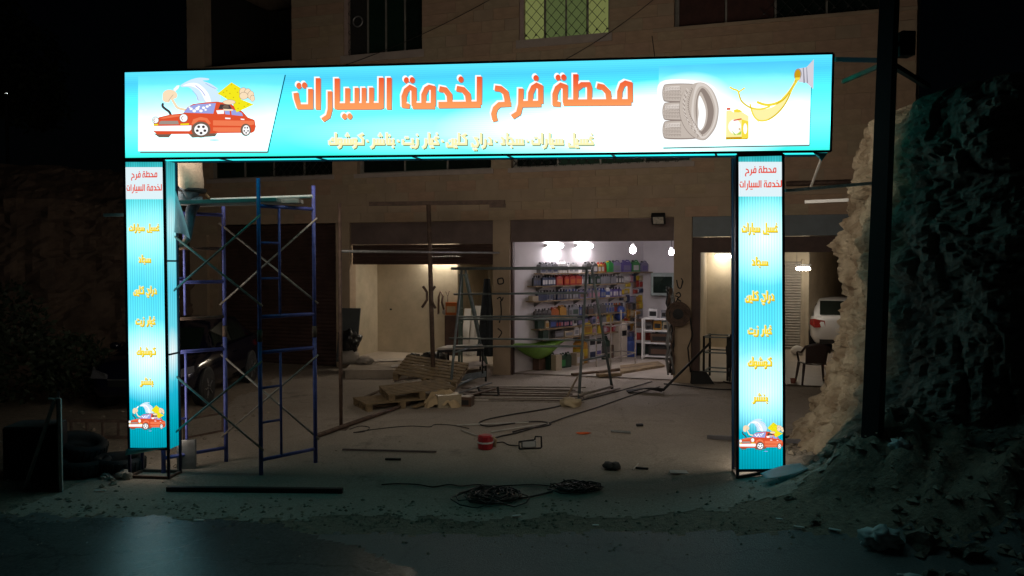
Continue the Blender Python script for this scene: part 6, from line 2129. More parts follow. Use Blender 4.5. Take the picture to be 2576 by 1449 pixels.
# ================================================================== CABLES, TOOLS AND LITTER ON THE COURT
def gpath(pts, h=0.012, n=5):
    q = curve_pts(pts, n)
    out = []
    for (u, v) in q:
        p = ground(u, v)
        out.append(V((p.x, p.y, p.z + 0.008 + h)))
    return out
def cable(label, pts, r, mat, cat='cable', name='cable'):
    return tag(MB().path(gpath(pts, r), r, 6).build(name, mat, None, True), label, cat)
m_cab = M('black_cable', (0.02, 0.016, 0.014), 0.6, var=0.3)
m_cabp = M('pale_stick', (0.45, 0.42, 0.38), 0.7, var=0.2)
cable('dark cable looping from the shop doorway to the red drum', [(1640, 962), (1560, 985), (1460, 1010), (1380, 1030), (1290, 1045), (1225, 1058), (1205, 1068), (1230, 1075), (1290, 1068), (1350, 1063), (1385, 1068), (1370, 1075), (1320, 1082), (1290, 1090)], 0.011, m_cab)
cable('second dark cable running from the shop doorway beside the first', [(1660, 975), (1580, 1000), (1500, 1028), (1430, 1050), (1385, 1066), (1340, 1080), (1300, 1092), (1262, 1100), (1242, 1106)], 0.011, m_cab)
cable('thin cable curling across the left of the court', [(880, 1082), (905, 1074), (930, 1078), (915, 1088), (890, 1090), (960, 1080), (1030, 1074), (1080, 1076), (1095, 1070), (1140, 1072), (1180, 1080)], 0.006, m_cab)
cable('short cable between the red drum and the work light', [(1240, 1118), (1265, 1115), (1280, 1122), (1305, 1124)], 0.008, m_cab)
cable('long thin cable lying across the front of the court', [(960, 1222), (1000, 1220), (1050, 1222), (1090, 1228), (1130, 1222), (1160, 1226), (1200, 1222), (1240, 1226), (1290, 1224), (1340, 1222), (1385, 1226)], 0.007, m_cab)
for i, (a, b, lbl) in enumerate((((1150, 1073), (1330, 1066), 'back'), ((1235, 1090), (1380, 1068), 'front'))):
    tag(MB().tube(ground(*a) + UP * 0.02, ground(*b) + UP * 0.02, 0.013, 6).build('pale_stick', m_cabp, None), 'thin pale stick lying by the cables, the %s one' % lbl, 'stick')
cable('bent pale strip lying left of the red drum', [(1160, 1084), (1175, 1090), (1190, 1096), (1205, 1100)], 0.012, m_cabp, 'strip', 'pale_strip')

def tangle(label, u0, u1, v0, v1, n, r, seed):
    rnd = random.Random(seed)
    mb = MB()
    c = ground((u0 + u1) / 2, (v0 + v1) / 2)
    a, b = ground(u0, (v0 + v1) / 2), ground(u1, (v0 + v1) / 2)
    rx = (b - a).length / 2
    ry = abs(ground((u0 + u1) / 2, v0).y - ground((u0 + u1) / 2, v1).y) / 2
    pts = []
    ph = rnd.random() * 6
    t, cx, cy, k = 0.0, 0.0, 0.0, 0.6
    for i in range(n * 12):
        t += 0.52 * (0.6 + 0.8 * rnd.random())
        if i % 12 == 0:
            cx, cy, k = rnd.uniform(-0.6, 0.6), rnd.uniform(-0.5, 0.5), rnd.uniform(0.35, 0.75)
            tc_ = (cx, cy, k)
            if i == 0:
                px, py, pk = cx, cy, k
        f = (i % 12) / 12
        px, py, pk = px + (cx - px) * 0.2, py + (cy - py) * 0.2, pk + (k - pk) * 0.2
        x = c.x + rx * (px + pk * math.cos(t))
        y = c.y + ry * (py + pk * 1.1 * math.sin(t))
        pts.append(V((x, y, gz(x, y) + 0.02 + 0.045 * rnd.random())))
    mb.path(pts, r, 5)
    return tag(mb.build('cable_heap', m_cab, None, True), label, 'cable heap', 'heaps of cable on the road edge')
tangle('tangled heap of black cable, left and nearer of the two heaps', 1152, 1308, 1232, 1278, 26, 0.0075, 2)
tangle('flatter heap of black cable, right and farther of the two heaps', 1385, 1512, 1220, 1246, 20, 0.0075, 6)
cable('thin cable joining the two cable heaps', [(1300, 1258), (1340, 1252), (1390, 1240)], 0.009, m_cab)

# red tape drum
rd_ = ground(1221, 1130)
t = thing('tape_drum', 'red and white tape wrapped drum standing on the court', 'drum', rd_)
MB().lathe(rd_ + UP * 0.0, [(0.085, 0), (0.10, 0.02), (0.105, 0.09), (0.095, 0.10), (0.105, 0.11), (0.10, 0.18), (0.08, 0.195), (0, 0.195)], 10).build('drum', M('red_plastic', (0.42, 0.02, 0.03), 0.35, var=0.3, scale=18), t, False)
MB().lathe(rd_ + UP * 0.088, [(0.108, 0), (0.108, 0.022)], 10).build('tape_band', m_white, t)
MB().path([rd_ + V((0.09, 0, 0.17)), rd_ + V((0.14, 0.02, 0.12)), rd_ + V((0.12, 0.0, 0.03))], 0.022, 6).build('loose_wrap', M('tan_tape', (0.4, 0.28, 0.18), 0.6), t, True)
# work light with a tubular stand
wl = ground(1334, 1131)
t = thing('work_light', 'portable work light with a black tube stand lying on the court', 'work light', wl)
e1 = V((0.985, 0.17, 0))
e2 = V((-0.17, 0.985, 0))
MB().path([wl - e1 * 0.15 + UP * 0.015, wl + e1 * 0.14 + UP * 0.015, wl + e1 * 0.155 + UP * 0.03, wl + e1 * 0.15 + UP * 0.17, wl + e1 * 0.07 + UP * 0.175, wl + e1 * 0.06 + UP * 0.13], 0.012, 6).build('stand', m_black, t, True)
MB().path([wl - e1 * 0.15 + UP * 0.015, wl - e1 * 0.155 + UP * 0.11, wl + e1 * 0.05 + UP * 0.13], 0.012, 6).build('stand', m_black, t, True)
MB().obb(wl - e1 * 0.12 - e2 * 0.01 + UP * 0.03, e1 * 0.20, e2 * 0.06, UP * 0.09).build('lamp_head', m_grey, t, bevel=0.008)
MB().obb(wl - e1 * 0.105 - e2 * 0.016 + UP * 0.04, e1 * 0.17, e2 * 0.005, UP * 0.07).build('glass', M('lamp_glass', (0.5, 0.5, 0.5), 0.1, var=0.1), t)
# small litter
def litter(name, label, cat, u, v, w, d, h, rz, mat, lift=0.008):
    o = MB().box(ground(u, v, lift), w, d, h, rz).build(name, mat, None, bevel=0.002)
    return tag(o, label, cat)
m_or = M('orange_rubber', (0.75, 0.12, 0.02), 0.6, var=0.2)
gl = ground(1468, 1093)
tag(MB().blob(gl + UP * 0.02, (0.10, 0.03, 0.018), 0.4, 4, 2, 2.5).build('work_glove', m_or, None, True), 'small orange glove lying on the court', 'glove')
tag(MB().tube(ground(1537, 1088) + UP * 0.025, ground(1586, 1092) + UP * 0.025, 0.018, 8).build('grey_pipe', m_grey, None), 'short grey pipe lying right of the orange glove', 'pipe')
litter('dark_block', 'small dark block on the court near the right pillar', 'block', 1609, 1073, .10, .06, .035, 0.2, m_black)
litter('black_bar', 'short black bar lying before the long court pipe', 'bar', 989, 1159, .20, .03, .025, -0.06, m_black)
for i, (u, lbl) in enumerate(((1530, 'left'), (1548, 'right'))):
    s = ground(u, 1180)
    tag(MB().blob(s + UP * 0.04, (0.065, 0.12, 0.045), 0.25, 5 + i, 2).build('shoe', m_rubber, None, True), '%s shoe of a dark pair left on the ground' % lbl, 'shoe', 'pair of dark shoes on the court')
tag(MB().tube(ground(1600, 1181) + UP * 0.02, ground(1630, 1183) + UP * 0.02, 0.014, 6).build('dark_stick', m_black, None), 'short dark stick right of the shoes', 'stick')
tag(MB().tube(ground(1592, 1184) + UP * 0.012, ground(1606, 1176) + UP * 0.05, 0.008, 5).build('pale_stick', m_cabp, None), 'short pale stick crossing the dark one by the shoes', 'stick')
litter('paper_sheet', 'pale sheet of card lying near the foot of the right pillar', 'card', 1714, 1190, .26, .14, .004, -0.1, M('grey_card', (0.34, 0.36, 0.35), 0.8, var=0.1), 0.012)
litter('paper_scrap', 'white scrap of paper on the road, far left', 'paper', 500, 1313, .10, .03, .006, 0.1, m_white, 0.014)
litter('paper_scrap', 'white scrap of paper on the road edge before the cable heaps', 'paper', 1300, 1302, .09, .03, .01, 0.3, m_white, 0.014)
litter('paper_scrap', 'small white scrap lying on the road right of centre', 'paper', 1498, 1325, .06, .03, .006, -0.2, m_white, 0.014)
litter('paper_scrap', 'white scrap of paper beside the leaning panel', 'paper', 252, 1238, .12, .03, .008, 0.1, m_white, 0.014)
# long black beam on the road edge and a dark strip in place of a shadow line on the court
ba, bb2 = ground(421, 1236), ground(862, 1241)
tag(MB().bar(ba + UP * 0.03, bb2 + UP * 0.03, 0.06, 0.05).build('steel_beam', m_black, None), 'long black steel beam lying along the road edge', 'beam')
tag(MB().bar(ground(862, 1134) + UP * 0.02, ground(1098, 1140) + UP * 0.02, 0.03, 0.02).build('shadow_strip', M('shadow_brown', (0.12, 0.09, 0.085), 0.8, var=0.2), None), 'long dark strip standing in for a shadow across the middle of the court', 'bar')
tag(MB().bar(ground(1783, 1104) + UP * 0.03, ground(2040, 1118) + UP * 0.03, 0.07, 0.05).build('steel_channel', M('grey_channel', (0.16, 0.15, 0.16), 0.6, 0.3, var=0.2), None), 'grey steel channel lying behind the right pillar', 'channel')
tag(MB().bar(ground(1976, 1111) + UP * 0.05, ground(2024, 1090) + UP * 0.05, 0.035, 0.03).build('black_bar', m_black, None), 'black bar lying askew right of the right pillar', 'bar')
# rag or paper on the trestle foot
rr = ground(1435, 1022)
tag(MB().blob(rr + UP * 0.06, (0.19, 0.16, 0.10), 0.3, 8, 3, 2.0).build('cement_bag', M('tan_bag', (0.46, 0.37, 0.24), 0.9, var=0.15), None, True), 'small tan bag lying at the foot of the trestle', 'bag')
tag(MB().tube(ground(1420, 1012) + UP * 0.02, at_y(1452, 950, 15.0), 0.02, 6).build('wooden_stick', m_wood, None), 'pale stick standing slanted in the tan bag', 'stick')
# rubber scraper with a long handle
sc0, sc1 = ground(1578, 988), ground(1668, 992)
t = thing('floor_scraper', 'black floor scraper with a long handle leaning on the steel rack', 'scraper', (sc0 + sc1) / 2)
scm = MB()
d_ = sc1 - sc0
scm.sheet(lambda a, b: sc0 + d_ * a + V((0, 0.28 * (b - 0.5), 0.02 + 0.10 * a * (1 - b) + 0.05 * math.sin(3 * a))), 12, 5)
scm.build('blade', m_rubber, t, True, solid=0.02)
MB().tube(sc1 + UP * 0.08, at_y(1787, 862, 15.9), 0.024, 8).build('handle', m_black, t, True)
# tool rack and dark machine in the wash bay doorway
r0 = ground(1775, 968)
t = thing('steel_rack', 'bare steel rack standing before the wash bay', 'rack', r0)
rq = [ground(1770, 957), ground(1830, 960), ground(1835, 950), ground(1785, 947)]
for p in rq:
    MB().bar(p, V((p.x, p.y, 0.95)), 0.04, 0.04).build('upright', m_black, t)
for z in (0.20, 0.60, 0.93):
    for i in range(4):
        a, b = rq[i], rq[(i + 1) % 4]
        MB().bar(V((a.x, a.y, z)), V((b.x, b.y, z)), 0.03, 0.03).build('rail', m_tr, t)
dm = ground(1848, 962)
t = thing('pressure_washer', 'dark upright washing machine beside the steel rack', 'machine', dm)
MB().blob(dm + UP * 0.62, (0.16, 0.14, 0.34), 0.25, 6, 3).build('body', m_rubber, t, True)
MB().bar(dm + V((-0.1, 0, 0)), dm + V((-0.06, 0.05, 1.0)), 0.03, 0.03).build('handle', m_black, t)
MB().bar(dm + V((0.1, 0, 0)), dm + V((0.08, 0.05, 1.0)), 0.03, 0.03).build('handle', m_tr, t)
db_ = ground(1752, 967)
mbd = MB()
mbd.add([db_ + V(p) for p in ((-0.1, 0, 0), (0.38, 0.02, 0), (0.38, 0.3, 0), (-0.1, 0.3, 0), (-0.06, 0.10, 0.26), (0.24, 0.12, 0.24), (0.24, 0.3, 0.24), (-0.06, 0.3, 0.26))], [(0, 1, 5, 4), (1, 2, 6, 5), (2, 3, 7, 6), (3, 0, 4, 7), (4, 5, 6, 7)])
tag(mbd.build('rubber_ramp', m_rubber, None, bevel=0.01), 'black wedge shaped ramp on the ground by the right pier', 'ramp')
cable('black hose curling on the ground before the wash bay', [(1670, 968), (1720, 972), (1780, 980), (1840, 982), (1850, 972), (1820, 962)], 0.013, m_cab, 'hose', 'hose')

# plastic chair
def chair(p, rz):
    t = thing('plastic_chair', 'dark brown plastic armchair standing at the wash bay entrance', 'chair', p, rz)
    m = M('brown_plastic', (0.05, 0.032, 0.028), 0.45, var=0.15)
    MB().sheet(lambda a, b: V(((a - 0.5) * 0.46, (b - 0.5) * 0.44, 0.43 - 0.02 * math.sin(a * math.pi) - 0.015 * (1 - b))), 8, 8).build('seat', m, t, True, True, solid=0.02)
    MB().sheet(lambda a, b: V(((a - 0.5) * (0.40 + 0.05 * b), 0.21 + 0.12 * b - 0.05 * (1 - (2 * a - 1) ** 2) * 0 + 0.04 * (1 - (2 * a - 1) ** 2), 0.44 + 0.42 * b - 0.05 * (2 * a - 1) ** 2 * b)), 8, 8).build('backrest', m, t, True, True, solid=0.018)
    for sx_ in (-1, 1):
        MB().path([V((sx_ * 0.235, -0.22, 0.42)), V((sx_ * 0.26, -0.26, 0.2)), V((sx_ * 0.285, -0.29, 0.0))], [0.032, 0.026, 0.02], 6).build('leg', m, t, True, True)
        MB().path([V((sx_ * 0.225, 0.22, 0.44)), V((sx_ * 0.255, 0.27, 0.2)), V((sx_ * 0.28, 0.31, 0.0))], [0.032, 0.026, 0.02], 6).build('leg', m, t, True, True)
        MB().path([V((sx_ * 0.22, 0.32, 0.80)), V((sx_ * 0.275, 0.18, 0.66)), V((sx_ * 0.29, -0.05, 0.65)), V((sx_ * 0.28, -0.20, 0.62)), V((sx_ * 0.24, -0.22, 0.43))], 0.022, 6).build('armrest', m, t, True, True)
    return t
chair(ground(2045, 966) + UP * 0.016, math.radians(172))
cp = ground(1995, 966)
tag(MB().lathe(cp + UP * 0.006, [(0.045, 0), (0.06, 0.11), (0.055, 0.11), (0.04, 0.01)], 10).build('paper_cup', M('brown_cup', (0.25, 0.09, 0.06), 0.6), None, True), 'small brown cup on the ground left of the plastic chair', 'cup')
wb = at_z(2006, 893, 0.02)
tag(MB().blob(wb + UP * 0.12, (0.18, 0.15, 0.14), 0.1, 3, 3).build('white_jerrycan', m_white, None, True), 'white can lying on the floor behind the plastic chair', 'can')

# ================================================================== CARS
def loft(mb, rings, mi=0, cap=True):
    n = len(rings[0])
    o = len(mb.v)
    P = [p for r in rings for p in r]
    F = []
    for k in range(len(rings) - 1):
        for i in range(n):
            j = (i + 1) % n
            F.append((k * n + i, k * n + j, (k + 1) * n + j, (k + 1) * n + i))
    if cap:
        F += [tuple(range(n - 1, -1, -1)), tuple(range((len(rings) - 1) * n, len(rings) * n))]
    mb.add(P, F, mi)

def sedan(name, label, loc, rz, paint, rear_lit):
    t = thing(name, label, 'car', loc, rz)
    # lower body: x, half width, bottom, shoulder height
    st = [(-2.22, 0.62, 0.36, 0.86), (-2.17, 0.78, 0.28, 0.96), (-1.95, 0.85, 0.24, 1.00), (-1.3, 0.87, 0.22, 0.98), (0.0, 0.88, 0.22, 0.94), (0.95, 0.87, 0.22, 0.93), (1.5, 0.85, 0.24, 0.88), (1.95, 0.80, 0.26, 0.78), (2.16, 0.66, 0.30, 0.66), (2.22, 0.5, 0.36, 0.58)]
    rings = []
    for (x, w, b, s) in st:
        rings.append([V((x, -w * 0.86, b)), V((x, w * 0.86, b)), V((x, w, b + (s - b) * 0.25)), V((x, w * 1.0, b + (s - b) * 0.62)), V((x, w * 0.95, s - 0.03)), V((x, w * 0.84, s)), V((x, 0, s + 0.03)), V((x, -w * 0.84, s)), V((x, -w * 0.95, s - 0.03)), V((x, -w * 1.0, b + (s - b) * 0.62)), V((x, -w, b + (s - b) * 0.25))])
    mb = MB()
    loft(mb, rings)
    body = mb.build('body', paint, t, True, True)
    # cabin
    mb = MB()
    cab = [(-1.78, 0.70, 0.98, 1.00), (-1.15, 0.66, 0.97, 1.38), (-0.55, 0.62, 0.95, 1.46), (0.15, 0.62, 0.95, 1.45), (0.62, 0.65, 0.94, 1.30), (1.12, 0.70, 0.93, 0.96)]
    rr = []
    for (x, w, b, h) in cab:
        rr.append([V((x, -0.80, b)), V((x, 0.80, b)), V((x, w + 0.06, b + (h - b) * 0.55)), V((x, w - 0.06, h - 0.02)), V((x, 0, h + 0.02)), V((x, -w + 0.06, h - 0.02)), V((x, -w - 0.06, b + (h - b) * 0.55))])
    loft(mb, rr)
    mb.build('cabin', paint, t, True, True)
    # glass
    for s in (-1, 1):
        for (x0, x1, h0, h1) in ((-1.05, -0.30, 1.30, 1.40), (-0.22, 0.55, 1.40, 1.25)):
            MB().poly([V((x0 - (0.12 if x0 < -1 else 0), s * 0.802, 1.0)), V((x1 + (0.18 if x1 > 0 else 0), s * 0.802, 0.99)), V((x1, s * 0.66, h1)), V((x0, s * 0.66, h0))]).build('side_window', m_glassd, t, False, True, solid=0.012)
        MB().blob((0.78, s * 0.95, 1.0), (0.08, 0.10, 0.07), 0.05, 2, 2).build('mirror', paint, t, True, True)
        MB().bar(V((-0.26, s * 0.886, 0.80)), V((-0.44, s * 0.886, 0.80)), 0.03, 0.03).build('door_handle', paint, t, local=True)
    MB().poly([V((0.64, -0.60, 1.31)), V((0.64, 0.60, 1.31)), V((1.12, 0.66, 0.985)), V((1.12, -0.66, 0.985))]).build('windscreen', m_glassd, t, False, True, solid=0.02)
    MB().poly([V((-1.79, 0.62, 1.03)), V((-1.79, -0.62, 1.03)), V((-1.19, -0.58, 1.385)), V((-1.19, 0.58, 1.385))]).build('rear_window', m_glassd, t, False, True, solid=0.02)
    lamp = M('tail_lamp', (0.35, 0.02, 0.015), 0.2, var=0.2)
    hl = M('head_lamp', (0.10, 0.10, 0.11), 0.4, var=0.1)
    chrome = M('chrome', (0.6, 0.6, 0.6), 0.15, 0.9, var=0.1)
    for s in (-1, 1):
        MB().add([V((-2.195, s * 0.50, 0.70)), V((-2.20, s * 0.78, 0.68)), V((-1.98, s * 0.872, 0.76)), V((-1.96, s * 0.865, 0.90)), V((-2.165, s * 0.80, 0.93)), V((-2.20, s * 0.52, 0.88))], [(0, 1, 4, 5), (1, 2, 3, 4)]).build('tail_light', lamp, t, False, True, solid=0.05)
        MB().add([V((2.20, s * 0.44, 0.60)), V((2.13, s * 0.72, 0.60)), V((1.86, s * 0.83, 0.66)), V((1.84, s * 0.82, 0.76)), V((2.09, s * 0.70, 0.74)), V((2.19, s * 0.46, 0.68))], [(0, 1, 4, 5), (1, 2, 3, 4)]).build('headlight', hl, t, False, True, solid=0.05)
    MB().bar(V((2.225, -0.42, 0.52)), V((2.225, 0.42, 0.52)), 0.03, 0.10).build('grille', m_black, t, local=True)
    MB().bar(V((2.238, -0.42, 0.59)), V((2.238, 0.42, 0.59)), 0.02, 0.015).build('chrome_strip', chrome, t, local=True)
    MB().bar(V((-2.23, -0.24, 0.62)), V((-2.23, 0.24, 0.62)), 0.02, 0.11).build('number_plate', m_white, t, local=True)
    MB().box((-2.19, 0, 0.24), 0.08, 1.3, 0.12).build('bumper_trim', m_rubber, t, local=True)
    for (x, s) in ((1.32, 1), (1.32, -1), (-1.30, 1), (-1.30, -1)):
        c = V((x, s * 0.80, 0.31))
        ax = V((0, s, 0))
        w = MB().lathe(c - ax * 0.10, [(0.19, 0.0), (0.29, 0.0), (0.31, 0.03), (0.31, 0.16), (0.29, 0.19), (0.20, 0.195)], 24, ax).build('wheel', m_rubber, t, True, True)
        MB().lathe(c - ax * 0.02, [(0.2, 0.0), (0.2, 0.10), (0.185, 0.105), (0.06, 0.06), (0.0, 0.07)], 20, ax).build('rim', M('alloy', (0.35, 0.35, 0.36), 0.3, 0.8, var=0.2), w, False, True)
        for k in range(5):
            a = 2 * math.pi * k / 5
            d = V((math.cos(a), 0, math.sin(a)))
            MB().bar(c + ax * 0.092 + d * 0.03, c + ax * 0.088 + d * 0.185, 0.05, 0.02).build('spoke', MATS['alloy'], w, local=True)
        MB().lathe(c + ax * 0.03, [(0.36, 0.0), (0.375, 0.055), (0.33, 0.06)], 24, ax).build('arch', m_black, t, True, True)
    return t
m_navycar = M('navy_car_paint', (0.006, 0.006, 0.016), 0.12, 0.0, var=0.05, spec=0.7)
m_whitecar = M('white_car_paint', (0.72, 0.72, 0.74), 0.2, 0.0, var=0.03, spec=0.6)
sedan('parked_car', 'black saloon car parked behind the scaffold by the closed shutter', V((-6.28, 15.1, 0.0)), math.radians(-88), m_navycar, False)
sedan('parked_car', 'white saloon car seen from behind inside the wash bay', V((9.86, 23.85, 0.02)), math.radians(72.6), m_whitecar, True)

# ================================================================== POLE AND BARS AT THE ROCK
pb0 = at_y(2197, 1042, 7.75)
pt0 = at_y(2240, -60, 7.85)
up1 = thing('utility_pole', 'thick black steel utility pole leaning before the rock face', 'pole', pb0)
low = pb0 + (pb0 - pt0) * (0.45 / (pt0.z - pb0.z))
top = pt0 + (pt0 - pb0) * 0.35
MB().path([low, pb0, pt0, top], [0.115, 0.112, 0.100, 0.094], 4).build('shaft', m_black, up1, False)
jb = at_y(2277, 112, 7.85)
MB().box(jb - UP * 0.12, 0.14, 0.14, 0.24, 0.1).build('junction_box', m_black, up1, bevel=0.01)
MB().bar(at_y(2238, 112, 7.83), jb, 0.04, 0.04).build('box_bracket', m_black, up1)
q = at_y(2236, 158, 7.82)
MB().bar(q + V((0.02, 0.02, 0)), at_y(2335, 218, 8.4), 0.05, 0.05).build('stay', m_black, up1)
MB().bar(q + V((-0.02, 0, 0)), at_y(2120, 206, 8.6), 0.035, 0.04).build('stay', m_woodd, up1)
# tie bars between sign and pole
tb = MB().bar(sp(2099 * 1.49068, 143 * 1.49068, -0.10), at_y(2220, 152, 7.82), 0.045, 0.045).build('tie_bar', m_black, None)
tag(tb, 'black tie bar from the top corner of the sign to the utility pole', 'bar')
tb = MB().bar(sp(1975 * 1.49068, 479 * 1.49068, -0.06), at_y(2205, 460, 7.80), 0.03, 0.03).build('tie_bar', m_brace, None)
tag(tb, 'pale tie bar from the right pillar to the utility pole', 'bar')
tb = MB().bar(at_y(2025, 508, 10.4), at_y(2135, 503, 10.1), 0.035, 0.04).build('wall_batten', m_white, None)
tag(tb, 'short white batten sticking out of the rock face', 'batten')
tb = MB().tube(at_y(2040, 470, 9.9), at_y(2066, 400, 9.2), 0.016, 6).build('hanging_pipe', m_cabp, None)
tag(tb, 'thin pale pipe hanging from the underside of the sign', 'pipe')
tb = MB().bar(sp(315 * 1.49068, 538 * 1.49068, -0.15), at_y(262, 541, 9.35), 0.035, 0.035).build('bracket_bar', m_cabp, None)
tag(tb, 'pale bar sticking out left of the left pillar', 'bar')
# drain pipe on the facade, right
o = MB().tube(fp(fs(1975), 4.08, 0.09), fp(fs(2190), 4.08, 0.09), 0.05, 8).build('drain_pipe', m_rust, bld, True)

# overhead wires along the facade
def wire(label, a, b, da, db, sag):
    p, q_ = on_plane(*a, fp(0, 0, da), FN), on_plane(*b, fp(0, 0, db), FN)
    pts = [p.lerp(q_, i / 16) - UP * sag * (1 - (2 * i / 16 - 1) ** 2) for i in range(17)]
    tag(MB().path(pts, 0.008, 5).build('overhead_wire', m_cab, None, True), label, 'wire', 'wires on the facade')
wire('thin black wire slanting across the facade between the two left windows', (830, 176), (1300, -40), 0.05, 0.3, 0.15)
wire('thin black wire slanting past the lit green window', (1390, 166), (1690, -40), 0.05, 0.3, 0.12)
wire('thin black wire hanging below the dark right window', (1640, 90), (1660, 240), 0.03, 0.03, 0.0)

# blue scrap, plastic and stones at the foot of the rock
m_scrap = M('pale_blue_scrap', (0.30, 0.42, 0.46), 0.5, var=0.15)
bs = ground(1972, 1205)
tag(MB().sheet(lambda a, b: bs + V(((a - 0.5) * 0.42, (b - 0.5) * 0.2, 0.015 + 0.05 * math.sin(a * 3.0) * b + 0.10 * a * a)), 10, 6).build('flex_scrap', m_scrap, None, True, solid=0.003), 'curled scrap of pale blue flex at the foot of the right pillar', 'scrap')
for i, (u, v, rx, ry, rz_, lbl) in enumerate(((2215, 1205, .16, .10, .09, 'white plastic bag lying on the rubble below the pole'), (2300, 1362, .10, .05, .04, 'small white plastic bag at the road edge, right'), (2265, 1195, .10, .07, .07, 'grey plastic bag on the rubble right of the pole'))):
    p = ground(u, v)
    tag(MB().blob(p + UP * rz_ * 0.7, (rx, ry, rz_), 0.45, 20 + i, 3, 2.4).build('plastic_bag', M('pale_plastic', (0.45, 0.48, 0.47), 0.5, var=0.2), None, True), lbl, 'bag')
rs = random.Random(31)
for i, (u, v, r) in enumerate(((2050, 1165, .20), (2120, 1185, .17), (2085, 1220, .14), (2180, 1160, .22), (2250, 1140, .20), (2330, 1165, .24), (2400, 1180, .18), (2440, 1240, .20), (2350, 1230, .13), (2140, 1255, .10), (2480, 1300, .16), (2270, 1290, .10), (2050, 1290, .07), (1985, 1255, .06))):
    p = ground(u, v)
    r *= 0.6
    tag(MB().blob(p + UP * r * 0.2, (r, r * 0.8, r * 0.6), 0.6, 40 + i, 2, 2.6).build('boulder', m_rock, None, False), 'rough stone on the rubble slope, %s from the right pillar' % ORD[i], 'stone', 'stones on the rubble slope')
for i, (u, v, w) in enumerate(((2100, 1327, .10), (2010, 1332, .09), (2270, 1355, .07), (2420, 1340, .08), (1960, 1312, .06), (2360, 1300, .09))):
    litter('paper_scrap', 'pale scrap of litter at the foot of the rubble, %s along' % ORD[i], 'paper', u, v, w, w * 0.4, 0.008, rs.uniform(-0.6, 0.6), MATS['pale_plastic'], 0.02)
# a little yellow-topped weed by the rock
wd_ = ground(2050, 1120)
t = thing('weed', 'small weed with a yellow leaf growing at the edge of the rock', 'weed', wd_)
for k in range(7):
    a = k * 0.9
    MB().poly([wd_, wd_ + V((math.cos(a) * 0.05, math.sin(a) * 0.05, 0.14)), wd_ + V((math.cos(a + 0.5) * 0.09, math.sin(a + 0.5) * 0.09, 0.20)), wd_ + V((math.cos(a + 0.3) * 0.04, math.sin(a + 0.3) * 0.04, 0.10))]).build('leaf', M('weed_green', (0.16, 0.16, 0.04), 0.7) if k else M('weed_yellow', (0.7, 0.6, 0.2), 0.7), t)

# ================================================================== LEFT OF THE SIGN
# leaning panel with pale battens
a0, a1 = ground(154, 1238), ground(62, 1230)
t = thing('display_stand', 'dark folded display stand with pale edge battens at far left', 'stand', a0)
topp = a0 + UP * 1.02
bk0 = a0 + V((-0.42, 0.55, 0.0))
bk0.z = gz(bk0.x, bk0.y)
mbq = MB()
mbq.obb(a0 + V((-0.01, 0, 0.01)), V((-0.34, 0.62, 0)), V((-0.02, -0.012, 0)), UP * 1.0)
mbq.build('panel', m_black, t)
MB().bar(a0 + UP * 0.0, topp, 0.035, 0.02).build('edge_batten', m_cabp, t)
MB().bar(a1, topp + V((-0.05, 0, 0)), 0.04, 0.02).build('strut', m_cabp, t)
MB().bar(topp + V((-0.12, 0, 0)), topp + V((0.01, 0, 0.0)), 0.02, 0.02).build('top_batten', m_cabp, t)
cbx = ground(92, 1196)
t = thing('steel_cabinet', 'black steel cabinet standing behind the display stand at far left', 'cabinet', cbx)
MB().box(cbx, 0.52, 0.42, 0.60, 0.1).build('body', m_black, t, bevel=0.008)
MB().box(cbx + UP * 0.602, 0.50, 0.40, 0.012, 0.1).build('top', m_tr, t)
# ladder lying on its side
l0, l1 = ground(160, 1104), ground(435, 1106)
t = thing('rusty_ladder', 'rusty ladder lying on its side behind the left pillar', 'ladder', l0)
for z in (0.03, 0.26):
    MB().bar(l0 + UP * z, l1 + UP * z, 0.035, 0.04).build('rail', m_rust, t)
for k in range(7):
    p = l0.lerp(l1, (k + 0.5) / 7)
    MB().bar(p + UP * 0.04, p + UP * 0.25, 0.03, 0.03).build('rung', m_rust, t)
# rust frame behind the scaffold
f0, f1 = ground(462, 1106), ground(562, 1086)
t = thing('rebar_frame', 'thin rusty bar frame lying under the scaffold', 'frame', f0)
for z in (0.02, 0.28):
    MB().bar(f0 + UP * z, f1 + UP * z, 0.025, 0.025).build('rail', m_rust, t)
for k in (0.02, 0.98):
    p = f0.lerp(f1, k)
    MB().bar(p + UP * 0.02, p + UP * 0.28, 0.025, 0.025).build('upright', m_rust, t)
# tyres
def tyre(label, c, ax, R=0.29, w=0.17):
    t = thing('old_tyre', label, 'tyre', c - ax * 0, 0, 'old tyres left of the left pillar')
    MB().lathe(c - ax * w / 2, [(0.19, 0.02), (0.22, 0.0), (R * 0.9, 0.0), (R, w * 0.2), (R, w * 0.8), (R * 0.9, w), (0.22, w), (0.19, w - 0.02), (0.2, w / 2), (0.19, 0.02)], 28, ax).build('tread', m_rubber, t, True)
    for k in range(28):
        a = 2 * math.pi * k / 28
        u_, v_ = frame_of(ax)
        d = u_ * math.cos(a) + v_ * math.sin(a)
        MB().obb(c + d * (R - 0.006) - ax * w * 0.34 - d.cross(ax) * 0.012, d.cross(ax) * 0.022, d * 0.016, ax * w * 0.68).build('tread_block', m_rubber, t)
tyre('old tyre lying flat, lowest and nearest of the tyre heap', ground(215, 1192) + UP * 0.10, V((0, 0, 1)))
tyre('old tyre lying tilted on top of the tyre heap', ground(205, 1178) + UP * 0.28, V((0.28, -0.1, 0.95)).normalized(), 0.29)
tyre('old tyre lying flat just left of the left pillar', ground(300, 1186) + UP * 0.10, V((0.05, 0, 1)).normalized(), 0.29)
